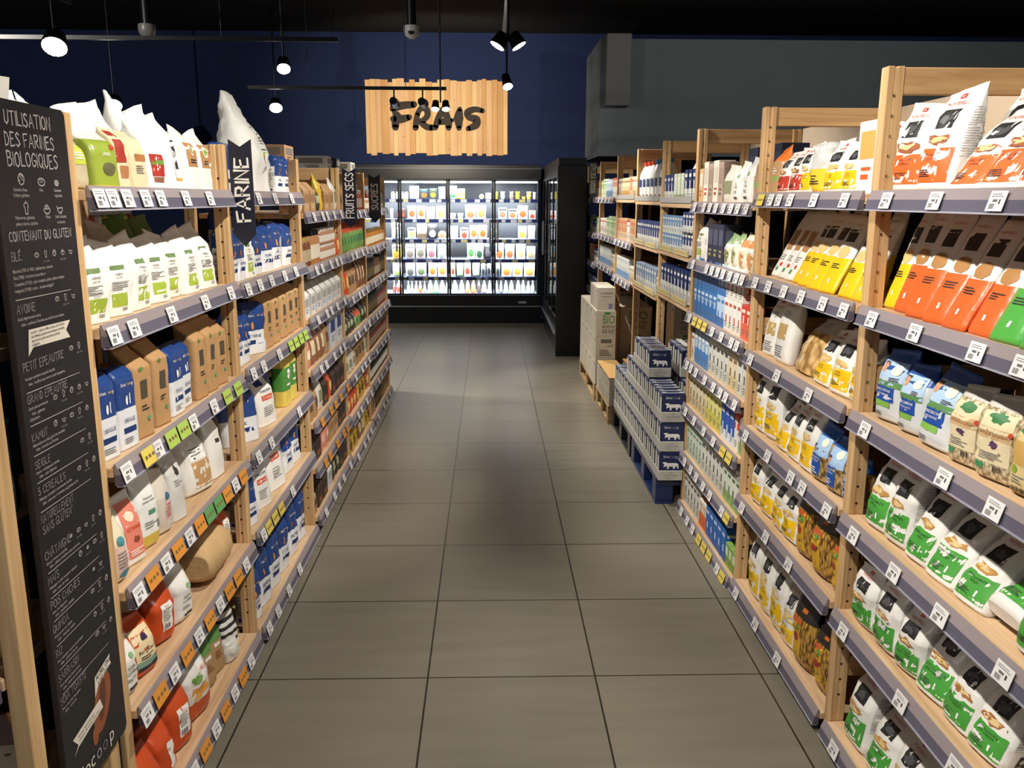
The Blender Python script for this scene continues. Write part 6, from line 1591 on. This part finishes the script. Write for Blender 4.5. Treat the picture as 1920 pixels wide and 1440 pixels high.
# third right bay: drinks and mixed packs
put(PR['navybox'][0], 'card_box', 'left navy cardboard box at the back of top shelf, third right bay', 'box', (SX('R', .26), 4.22, 1.6585), (0, 0, -math.pi / 2), 'navy boxes')
put(PR['navybox'][0], 'card_box', 'middle navy cardboard box at the back of top shelf, third right bay', 'box', (SX('R', .26), 4.05, 1.6585), (0, 0, -math.pi / 2), 'navy boxes')
put(PR['navybox'][0], 'card_box', 'right navy cardboard box at the back of top shelf, third right bay', 'box', (SX('R', .26), 3.88, 1.6585), (0, 0, -math.pi / 2), 'navy boxes')
row('R', 2, 0, [('kraftbox', 1), ('whitebox', 1), ('greyboxy', 1), ('whitebox', 1), ('greyboxy', 1), ('snackw', 1, .13, .17), ('whitetext', 1, .13, .18), ('whitetext', 1, .13, .19), ('orangekraft', 1, .1, .22)])
row('R', 2, 1, [('flour', 1, .15, .2), ('flourplain', 1, .08, .19), ('starbox', 3), ('herbgreen', 1, .11, .15), ('herbgreen', 1, .11, .16), ('herborange', 2, .12, .16), ('babybox', 2)])
row('R', 2, 2, [('natur', 6), ('triblue', 2), ('whitered', 4), ('redpat', 3)], note='lower ')
row('R', 2, 2, [('natur', 6), ('triblue', 2), ('whitered', 4), ('redpat', 1)], zoff=.146, note='upper ', y0=3.60)
row('R', 2, 3, [('whitered', 1), ('capblue', 4), ('capwhite', 5), ('capcream', 2), ('capwhite', 2)], depth=2)
row('R', 2, 4, [('capcream', 5), ('capyellow', 4), ('capnavy', 3), ('capred', 1), ('capleaf', 1)], depth=2)
row('R', 2, 5, [('capgreen', 5), ('capwhite', 6), ('capleaf', 4)], depth=2)
row('R', 2, 6, [('capwhite', 5), ('caporange', 2), ('capdark', 5), ('greenbox', 4)], depth=2)
# fourth to eighth right bays
row('R', 3, 0, [('milkblue', 3), ('greencarton', 3), ('milkdark', 3)])
put(PR['jugred'][0], 'milk_bottle', 'red capped white bottle behind the cartons, top shelf, fourth right bay', 'bottle', (SX('R', .16), 5.08, 1.6551), (0, 0, -math.pi / 2), None)
row('R', 3, 1, [('milkpale', 8), ('milkblue_s', 4)], note='lower ')
row('R', 3, 1, [('milkpale', 8), ('milkblue_s', 4)], zoff=.106, note='upper ')
row('R', 3, 2, [('milkdark', 9)])
row('R', 4, 0, [('jugred', 3), ('jugblue', 3)])
row('R', 4, 1, [('milkblue', 11)])
row('R', 4, 2, [('milkgrey', 9), ('whitetan', 1)])
row('R', 5, 0, [('cream', 4), ('ochre', 4), ('brown', 2), ('cream', 3)])
row('R', 5, 1, [('brown', 7), ('whitered', 2), ('brown', 5)])
row('R', 5, 2, [('whiteblue', 10), ('whitetan', 4)])
row('R', 6, 0, [('green', 5), ('bluegreen', 6), ('orangec', 4)])
row('R', 6, 1, [('whitered', 6), ('green', 9)])
row('R', 6, 2, [('whiteblue', 11), ('whitetan', 4)])
row('R', 7, 0, [('orangec', 6), ('cream', 5), ('orangec', 4)])
row('R', 7, 1, [('ochre', 5), ('green', 4), ('milkblue_s', 5), ('green', 3)])
row('R', 7, 2, [('cream', 7), ('brown', 4), ('milkblue_s', 5)])
row('R', 7, 3, [('whitetan', 6), ('milkblue_s', 8)])

# third to fifth left bays
row('L', 2, 0, [('snackw', 1, .09, .17), ('display', 2), ('snackd', 1, .1, .13), ('snacky', 1, .1, .19), ('display', 2), ('snackw', 1, .1, .18)])
row('L', 2, 1, [('jarbrown', 3), ('jarnut', 3)], y1=4.62)
row('L', 2, 1, [('jarwhite', 6), ('snacko', 1, .09, .14)], y0=4.64, note='lower ')
row('L', 2, 1, [('jarwhite', 6)], y0=4.64, y1=5.08, zoff=.086, note='upper ')
row('L', 2, 2, [('displayw', 7)])
row('L', 2, 3, [('snackp', 1, .1, .17), ('snack', 3, .1, .18), ('snackk', 1, .1, .19), ('bluebox', 2)])
row('L', 2, 4, [('snackk', 2, .11, .16), ('snackw', 1, .1, .18), ('displayd', 1), ('snacko', 1, .09, .17), ('displayd', 3)])
row('L', 2, 5, [('displayd', 2), ('snackp', 2, .11, .16), ('display', 2), ('displayd', 2)])
row('L', 2, 6, [('snackk', 1, .1, .13), ('displayd', 2), ('displayw', 1), ('snackd', 2, .1, .16), ('displayd', 2)])
row('L', 3, 0, [('snackk', 3, .09, .17), ('snackw', 3, .09, .18), ('jarred', 3)])
row('L', 3, 1, [('snackg', 8, .1, .2)])
row('L', 3, 2, [('snacko', 2, .1, .2), ('snackk', 3, .1, .19), ('snack', 3, .1, .2)])
row('L', 3, 3, [('snackd', 4, .11, .13), ('snackg', 2, .11, .12), ('snackd', 3, .11, .14)])
row('L', 3, 4, [('snackw', 3, .12, .15), ('snackk', 3, .12, .18), ('snackw', 2, .11, .17)])
row('L', 3, 5, [('snacko', 4, .11, .16), ('snacky', 3, .12, .17), ('snacko', 2, .11, .17)])
row('L', 3, 6, [('snacky', 3, .13, .16), ('snack', 2, .12, .16), ('snacky', 3, .12, .18)])
row('L', 4, 0, [('jarwhite', 4), ('jarred', 5), ('snackw', 4, .09, .17)])
row('L', 4, 1, [('jarhoney', 14)])
row('L', 4, 2, [('jardark', 6), ('jarbrown', 4), ('jardark', 5)])
row('L', 4, 3, [('jardark', 8), ('jarred', 7)])
row('L', 4, 4, [('jarred', 15)])
row('L', 4, 5, [('jarlabel', 15)])
row('L', 4, 6, [('snackk', 3, .1, .18), ('jardark', 5), ('snackk', 4, .1, .17)])
# cardboard tops on the left run
for i, (y, w_, c) in enumerate(((4.62, .2, '#c9a07a'), (5.75, .16, '#d9d5cc'), (6.1, .14, '#3a3d44'), (6.75, .2, '#dedbd2'))):
    put(box(w_, .2, .09, c, '#8a857c'), 'card_box', 'low %s box lying on top of the far left shelving, %s one' % (['tan', 'pale', 'dark', 'white'][i], where(i, 4)), 'box', (SX('L', .25), y, 1.852 if i else 1.852), (0, 0, math.pi / 2), None)

# end-cap packs at the left edge
t = thing('flakes_pack', 'yellow brown FLAKES cereal pack at the left edge of the end shelving', 'cereal pack', (-1.015, 1.60, .7805))
MB().box(-.085, -.04, 0, .085, .04, .21, P('#c9a24a', 'film'), .012).obj('pack', t)
mb = MB()
text_flat(mb, typed('FLAKES'), lambda x, y: (x, -.0412, y), INKW, .078, .115, .028, 'r', .14)
text_flat(mb, typed('AVOINE'), lambda x, y: (x, -.0412, y), INKW, .05, .075, .014, 'r', .1)
mb.add([(.02 + .04 * math.cos(a), -.0414, .04 + .025 * math.sin(a)) for a in [i * math.pi / 6 for i in range(12)]], [tuple(range(12))], P('#e6d6a0', 'print'))
mb.obj('lettering', t)
for i, (x, z, c, n_) in enumerate(((-.99, 1.0805, '#5a4a2c', 'dark brown pack on the third shelf of the end shelving'), (-1.0, .4455, '#7a3f22', 'rust brown pack on the fourth shelf of the end shelving'), (-1.0, 1.3955, '#8a7a4a', 'olive pack on the second shelf of the end shelving'))):
    put(pack_meshes('snack' if i else 'snackd', .15, .19, 2, i), 'cereal_bag', n_, 'cereal bag', (x, 1.60, z), (0, 0, 0), None)
t = thing('menu_card', 'small blank white card sticking up behind the menu board', 'card', (-.93, 1.70, 1.84), (RAD(12), 0, RAD(70)))
MB().box(-.035, -.001, 0, .035, .001, .06, P('#e6e2d6', 'card')).obj('card', t)

# ================================================================ pallets
def pallet(x0, y0, x1, y1, h, m, label, dark):
    t = thing('pallet', label, 'pallet', (0, 0, 0))
    wd = x1 - x0 < .2
    n = 2 if wd else 5 if x1 - x0 > .4 else 3
    bw = .07 if wd else .1
    for i in range(n):
        a = x0 + (x1 - x0 - bw) * i / (n - 1)
        MB().box(a, y0, h - .022, a + bw, y1, h, m, .002).obj('deck_board', t)
    for y in (y0, (y0 + y1) / 2 - .05, y1 - .1):
        for x in ((x0, x1 - bw) if n < 5 else (x0, (x0 + x1) / 2 - .05, x1 - .1)):
            MB().box(x, y, .02, x + bw, y + .1, h - .045, m, .004).obj('block', t)
        MB().box(x0, y, h - .045, x1, y + .1, h - .022, m).obj('stringer', t)
    for x in ((x0, x1 - bw) if n < 5 else (x0, (x0 + x1) / 2 - .05, x1 - .1)):
        MB().box(x, y0, 0, x + bw, y1, .02, m).obj('skid', t)
    return t
pallet(.93, 4.545, 1.55, 5.378, .155, P('#1a2a52', 'plastic'), 'dark blue plastic pallet under the front milk packs', True)
pallet(.93, 5.442, 1.55, 6.275, .155, P('#15161a', 'plastic'), 'black plastic pallet under the rear milk packs', True)
pallet(.90, 6.295, 1.066, 7.05, .14, W_PALLET, 'narrow wooden pallet under the low tan topped cases', False)
pallet(1.12, 6.365, 1.42, 7.22, .14, W_PALLET, 'wooden pallet under the low cases, between the shelf posts', False)
pallet(.89, 7.08, 1.066, 8.29, .14, W_PALLET, 'narrow wooden pallet under the tall BIO drink stack', False)
pallet(1.12, 7.335, 1.42, 8.25, .14, W_PALLET, 'wooden pallet under the tall drink stack, between the shelf posts', False)
# shrink-wrapped six packs of milk
BNV = P('#1d2a56', 'film')
TRY = P('#b9b6ad', 'card')
def milk_pack(w, d, h):
    x, y = w / 2, d / 2
    mb = MB()
    mb.box(-x, -y, h * .0, x, y, h * .34, TRY, .002)
    out = [('tray', mb.mesh('tray'))]
    mb = MB()
    for i in range(2):
        b0 = -y + .004 + i * (d - .008) / 2
        mb.box(-x + .003, b0, h * .3, x - .003, b0 + (d - .008) / 2 - .002, h * .97, BNV, .007)
    out.append(('wrapped_cartons', mb.mesh('wrapped_cartons')))
    mb = MB()
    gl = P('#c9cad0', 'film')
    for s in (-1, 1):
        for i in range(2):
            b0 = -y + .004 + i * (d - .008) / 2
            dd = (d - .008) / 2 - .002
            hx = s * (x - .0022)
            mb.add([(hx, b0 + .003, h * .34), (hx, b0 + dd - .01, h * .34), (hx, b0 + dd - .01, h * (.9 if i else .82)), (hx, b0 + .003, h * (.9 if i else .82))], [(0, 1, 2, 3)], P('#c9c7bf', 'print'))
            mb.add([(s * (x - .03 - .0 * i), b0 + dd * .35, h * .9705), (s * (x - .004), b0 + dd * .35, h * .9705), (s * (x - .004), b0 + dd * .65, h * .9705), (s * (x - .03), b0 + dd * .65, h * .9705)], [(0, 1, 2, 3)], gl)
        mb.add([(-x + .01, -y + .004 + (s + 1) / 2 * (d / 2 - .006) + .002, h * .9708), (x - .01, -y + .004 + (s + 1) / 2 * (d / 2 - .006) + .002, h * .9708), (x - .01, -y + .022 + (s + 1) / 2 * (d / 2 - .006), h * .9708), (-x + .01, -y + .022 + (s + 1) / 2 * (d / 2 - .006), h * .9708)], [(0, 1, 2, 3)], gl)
    yy = -y - .0008
    out.append(('pale_side_and_highlight', mb.mesh('pale_side_and_highlight')))  # pale carton sides; wrap highlights painted as light stripes on top
    mb = MB()
    text_flat(mb, typed('bioc'), lambda a, b: (a, -y + .003, b), INKW, -.042, h * .78, h * .09, maxw=.038)
    text_flat(mb, typed('oo'), lambda a, b: (a, -y + .003, b), P('#8f8fa0', 'print'), .0, h * .78, h * .09, maxw=.02)
    text_flat(mb, typed('p'), lambda a, b: (a, -y + .003, b), INKW, .024, h * .78, h * .09)
    cow = [(-.05, .46), (-.045, .56), (-.06, .62), (-.035, .64), (-.025, .6), (.04, .6), (.052, .56), (.055, .42), (.045, .42), (.043, .5), (.03, .46), (.028, .4), (.018, .4), (.016, .48), (-.012, .48), (-.014, .4), (-.024, .4), (-.026, .5)]
    mb.add([(a * .8, -y + .003, h * b) for a, b in cow], [tuple(range(len(cow)))], INKW)
    text_flat(mb, typed('LAIT'), lambda a, b: (a, yy, b), P('#6a6862', 'print'), 0, h * .24, h * .05, 'c')
    text_flat(mb, typed('DEMI-ECREME'), lambda a, b: (a, yy, b), P('#6a6862', 'print'), 0, h * .15, h * .05, 'c')
    text_flat(mb, typed('BIO 6 x 1L'), lambda a, b: (a, yy, b), P('#6a6862', 'print'), 0, h * .06, h * .05, 'c')
    out.append(('lettering', mb.mesh('lettering')))
    return out
MP = milk_pack(.134, .131, .166)
r_ = random.Random(4)
for L_, (n0, n1, cols) in enumerate(((0, 13, 1), (0, 13, 2), (0, 9, 4), (3, 7, 3))):
    for j in range(n0, n1):
        for c in range(cols):
            x, y, z = .999 + c * .136 + (.053 if c else 0), 4.558 + .1335 * j, .156 + .1665 * L_
            if c and (5.31 < y < 5.51 or y < 4.61):
                continue
            put(MP, 'milk_six_pack', 'blue milk pack, %s from the front, %s layer, %s column from aisle' % (ORD[j - n0], ['lowest', 'second', 'third', 'uppermost'][L_], ORD[c]), 'milk pack', (x, y, z), (0, 0, RAD(r_.uniform(-.8, .8))), 'milk packs on the plastic pallets')
# paper strips lying on the milk packs
for i, (x, y0, y1) in enumerate(((1.24, 4.64, 4.86), (1.19, 5.02, 5.3))):
    z = .156 + .1665 * (3 if i == 0 else 4) - .0045
    MBs = MB().box(x - .018, y0, z, x + .018, y1, z + .0015, P('#dad8d0', 'card'))
    tag(MBs.obj('paper_strip'), 'white paper strip lying on the %s milk packs' % ['front', 'uppermost'][i], 'paper strip', None)
# plain cardboard block: cases of drinks under a cardboard sheet
CASE = P('#c4bba9', 'card')
def case(w, d, h, front=None, seed=0):
    x, y = w / 2, d / 2
    out = [('carton_body', MB().box(-x, -y, 0, x, y, h, CASE, .002).mesh('carton_body'))]
    mb = MB()
    n = 3
    for s in (-1, 1):
        for i in range(1, n):
            yq = -y + d * i / n
            mb.add([(s * (x + .0006), yq - .002, h * .02), (s * (x + .0006), yq + .002, h * .02), (s * (x + .0006), yq + .002, h * .66), (s * (x + .0006), yq - .002, h * .66)], [(0, 1, 2, 3)], P('#4a4439', 'print'))
        mb.add([(s * (x + .0007), -y + d * .1, h * .78), (s * (x + .0007), -y + d * .3, h * .78), (s * (x + .0007), -y + d * .3, h * .9), (s * (x + .0007), -y + d * .1, h * .9)], [(0, 1, 2, 3)], P('#8a847a', 'print'))
    yy = -y - .0006
    f = lambda a, b: (a, yy, b)
    if front == 'bio':
        text_flat(mb, typed('BIO'), f, P('#3f7f3c', 'print'), .02, h * .5, h * .34, 'c', w * .6)
        text_flat(mb, typed('BOISSON'), f, P('#2a2a28', 'print'), .02, h * .32, h * .12, 'c', w * .62)
        text_flat(mb, typed('DE RIZ'), f, P('#2a2a28', 'print'), .02, h * .12, h * .15, 'c', w * .62)
        mb.add([(.01 + .03 * math.cos(a), yy, h * .9 + .012 * math.sin(a)) for a in [i * math.pi / 5 for i in range(10)]], [tuple(range(10))], P('#4f8f42', 'print'))
    elif front == 'code':
        for i in range(4):
            q4(mb, -.05, h * (.2 + .07 * i), .05 - .01 * i, h * (.23 + .07 * i), yy, P('#5a554c', 'print'))
        q4(mb, -.04, h * .72, .05, h * .88, yy, P('#6a655c', 'print'))
        text_flat(mb, typed('UHT'), f, P('#3a3833', 'print'), .04, h * .55, h * .1, 'c')
    elif front == 'white':
        q4(mb, -w * .3, h * .6, w * .3, h * .615, yy, P('#7a766e', 'print'))
        text_flat(mb, typed('THE BRIDGE'), f, P('#4a4844', 'print'), 0, h * .72, h * .07, 'c')
        for i in range(3):
            q4(mb, .02, h * (.08 + .08 * i), w * .36, h * (.13 + .08 * i), yy, P('#6f68a8', 'print'))
    out.append(('printed_face', mb.mesh('printed_face')))
    return out
cb, cb2 = case(.156, .24, .105), case(.27, .24, .105)
for L_ in range(2):
    for j in range(3):
        for c in range(2):
            put((cb, cb2)[c], 'drink_case', 'grey carton case under the tan sheet, %s from the front, %s layer, %s column' % (ORD[j], ['lower', 'upper'][L_], ['aisle', 'inner'][c]), 'case', ((.984, 1.265)[c], (6.42 if c == 0 else 6.49) + .243 * j, .1405 + .1055 * L_), (0, 0, 0), 'cases under the cardboard sheet')
tag(MB().box(.903, 6.298, .3525, 1.066, 7.03, .358, P('#c99f62', 'kraft')).obj('cardboard_sheet'), 'tan cardboard sheet on the aisle column of low cases', 'cardboard sheet')
tag(MB().box(1.125, 6.365, .3525, 1.405, 7.10, .358, P('#c99f62', 'kraft')).obj('cardboard_sheet'), 'tan cardboard sheet on the low cases between the shelf posts', 'cardboard sheet')
LAY = [('plain', '', .205), ('barcode', 'code', .205), ('BIO', 'bio', .215), ('white', 'white', .19)]
z = .1405
for L_, (nm, fr, h) in enumerate(LAY):
    ms = (case(.168 if L_ < 3 else .15, .3 if L_ < 3 else .24, h, fr), case(.28, .3, h, fr))
    for j in range(4 if L_ < 3 else 2):
        for c in range(2 if L_ < 3 else 1):
            if c and j == 3:
                continue
            put(ms[c], 'drink_case', '%s drink case, %s from the front, %s layer of tall stack, %s column' % ({'plain': 'plain', 'barcode': 'barcode', 'BIO': 'BIO RIZ', 'white': 'narrow white'}[nm], ORD[j], ['lowest', 'second', 'third', 'top'][L_], ['aisle', 'inner'][c]), 'case', ((.977, 1.27)[c], ((7.23 + .303 * j) if c == 0 else 7.49 + .303 * j) if L_ < 3 else 7.22 + .26 * j, z), (0, 0, 0), 'cases of the tall drink stack')
    z += h + .0006
# cases stored under the fifth and sixth bays, seen through the frames
for i, (x, y, z0, nm) in enumerate(((1.40, 6.75, .0005, 'bio'), (1.40, 6.75, .216, 'bio'), (1.40, 6.75, .4315, 'bio'), (1.40, 6.75, .647, 'bio'))):
    put(case(.2, .28, .215, nm), 'drink_case', '%s drink case behind the sixth bay frame, %s of its pile' % ('BIO', ['lowest', 'second', 'third', 'topmost'][i]), 'case', (x + .145, y + .02, z0), (0, 0, 0), None)

# ================================================================ price tags
def tag_mesh(col, promo=0):
    mb = MB().box(-.026, -.0012, -.019, .026, 0, .019, P(col, 'print'))
    y = -.0014
    D = P('#3c3b3a', 'print')
    if not promo:
        for i in range(8):
            x = -.019 + i * .0022
            q4(mb, x, -.015, x + (.0014 if i % 3 else .0009), -.005, y, D)
        q4(mb, .008, -.006, .013, .003, y, D)
        q4(mb, -.012, -.002, .003, .003, y, P('#6a6865', 'print'))
        q4(mb, -.02, .012, .012, .0135, y, P('#7a7875', 'print'))
        q4(mb, -.02, .008, .018, .0095, y, P('#7a7875', 'print'))
    else:
        for i in range(3):
            q4(mb, -.018 + .014 * i, -.004, -.009 + .014 * i, .004, y, P('#7a6438', 'print'))
    return mb.mesh('price_tag')
TM = {'w': tag_mesh('#e6e3e2'), 'o': tag_mesh('#d98f3a', 1), 'g': tag_mesh('#a9c45a', 1), 'y': tag_mesh('#dcc65e', 1), 't': tag_mesh('#5f9a5a', 1)}
TN = {'w': 'white price tag', 'o': 'orange promotion tag', 'g': 'lime green promotion tag', 'y': 'yellow promotion tag', 't': 'green promotion tag'}
def tags(side, bi, si, ys, cols=None, wide=1.0):
    bn = (LN if side == 'L' else RN)[bi]
    zs = (LZ if side == 'L' else RZ)[bi]
    ys_ = list(zip(ys, cols or 'w' * len(ys)))
    ys_.sort(key=lambda p: p[0] if side == 'L' else -p[0])
    for i, (y, c) in enumerate(ys_):
        o = link('price_tag', TM[c], None, (SX(side, -.0335), y, zs[si] - .0245), (RAD(-16), 0, -math.pi / 2 if side == 'R' else math.pi / 2))
        sh = 'bottom' if si == len(zs) - 1 else SHELF[si]
        tag(o, '%s, %s on %s shelf rail, %s' % (TN[c], where(i, len(ys_)), sh, bn), 'price tag', 'price tags on the shelf rails')
        o.scale = (1.12, 1, 1.12) if c == 'w' else (1.5, 1, 1.15)
TG = {('L', 0, 0): ([1.945, 2.01, 2.09, 2.2, 2.3, 2.49, 2.7], None), ('L', 0, 1): ([1.95, 2.06, 2.31, 2.59, 2.85], None), ('L', 0, 2): ([1.95, 2.14, 2.41, 2.6, 2.24, 2.33, 2.74, 2.86, 2.08], 'wwwwggggy'),
      ('L', 0, 3): ([1.95, 2.04, 2.13, 2.22, 2.31, 2.40, 2.49, 2.58, 2.67, 2.76, 2.85], 'wowowottowo'), ('L', 0, 4): ([1.93, 2.02, 2.12, 2.22, 2.32, 2.42, 2.52, 2.62, 2.72, 2.82], 'wowowowoow'), ('L', 0, 5): ([2.2, 2.3, 2.4, 2.5, 2.6, 2.7, 2.8], 'wowowow'),
      ('L', 1, 0): ([3.27, 3.52, 3.81], None), ('L', 1, 1): ([3.06, 3.22, 3.39, 3.61, 3.82], None), ('L', 1, 2): ([3.06, 3.2, 3.45, 3.66, 3.76, 3.86, 3.96], 'wwwgggg'), ('L', 1, 3): ([3.06, 3.25, 3.75], None), ('L', 1, 4): ([3.06, 3.14, 3.24, 3.34, 3.55], 'wyyyw'), ('L', 1, 5): ([3.06, 3.2, 3.39, 3.6], None),
      ('R', 0, 0): ([2.26, 2.01, 1.76, 1.5], None), ('R', 0, 1): ([2.28, 2.04, 1.77, 1.61], None), ('R', 0, 2): ([2.26, 1.84, 1.64], None), ('R', 0, 3): ([2.27, 2.02, 1.79, 1.54], None), ('R', 0, 4): ([2.28, 1.92, 1.66], None), ('R', 0, 5): ([2.27, 2.0], None),
      ('R', 1, 0): ([3.2, 3.11, 2.99, 2.77, 2.53, 3.32], 'wwwwwy'), ('R', 1, 1): ([3.32, 3.16, 2.99, 2.82, 2.63, 2.47], None), ('R', 1, 2): ([3.32, 3.0, 2.69], None), ('R', 1, 3): ([3.32, 3.04, 2.79, 2.68, 2.47], None), ('R', 1, 4): ([3.31, 3.0, 2.75], None), ('R', 1, 5): ([3.32, 3.05, 2.79], None),
      ('R', 2, 0): ([4.38, 4.19, 4.08, 3.97, 3.84, 3.72, 3.62, 3.5], None), ('R', 2, 1): ([4.36, 4.08, 3.98, 3.88, 3.79, 3.68, 3.58, 3.5], None), ('R', 2, 2): ([4.38, 3.92, 3.76, 3.6, 3.52, 4.27, 4.17, 4.07], 'wwwwwyyy'), ('R', 2, 3): ([4.39, 4.3, 4.19, 4.01, 3.85, 3.73, 3.64, 3.5], None),
      ('R', 2, 4): ([4.37, 4.18, 3.98, 3.8, 3.64, 3.54], 'wwwwyy'), ('R', 2, 5): ([4.34, 4.2, 4.08, 3.94, 3.81, 3.6, 3.52], 'wwwwwwy'), ('R', 2, 6): ([4.36, 4.22, 4.1, 3.97, 3.87, 3.77, 3.62, 3.54], 'wwwyyywy')}
for (s, b_, k), (ys, cl) in TG.items():
    tags(s, b_, k, ys, cl)
for b_, n in ((2, 5), (3, 4), (4, 4)):
    for k in range(len(LZ[b_])):
        a, e = LY[b_] + .1, LY[b_ + 1] - .08
        tags('L', b_, k, [a + (e - a) * (i + .5 + .2 * math.sin(k * 3 + i * 2)) / n for i in range(n)], ('o' * n if (b_, k) in ((2, 4), (2, 5)) else None))
for b_, ks in ((5, (1, 2)), (6, (0, 1, 2)), (7, (0, 1, 2))):
    for k in ks:
        a, e = RY[b_] + .1, RY[b_ + 1] - .08
        tags('R', b_, k, [a + (e - a) * (i + .5) / 4 for i in range(4)])

def strip_mesh(L):
    mb = MB().box(-L / 2, -.0012, -.016, L / 2, 0, .016, P('#d8c58a', 'print'))
    n = int(L / .035)
    for i in range(n):
        x = -L / 2 + .02 + i * (L - .04) / max(1, n - 1)
        q4(mb, x - .005, -.008, x + .005, .009, -.0014, P('#6a5c3a', 'print'))
    return mb.mesh('promotion_strip')
SM = strip_mesh(.36)
for b_, si in ((3, 1), (3, 2), (4, 1), (4, 2)):
    for k in range(2):
        y = RY[b_] + .045 + (RY[b_ + 1] - RY[b_] - .05) * (.74 - .5 * k)
        o = link('promotion_strip', SM, None, (SX('R', -.0165), y, RZ[b_][si] + .0135), (0, 0, -math.pi / 2))
        tag(o, 'long yellow promotion strip, %s half of %s shelf edge, %s' % (['left', 'right'][k], SHELF[si], RN[b_]), 'promotion strip', 'yellow promotion strips')
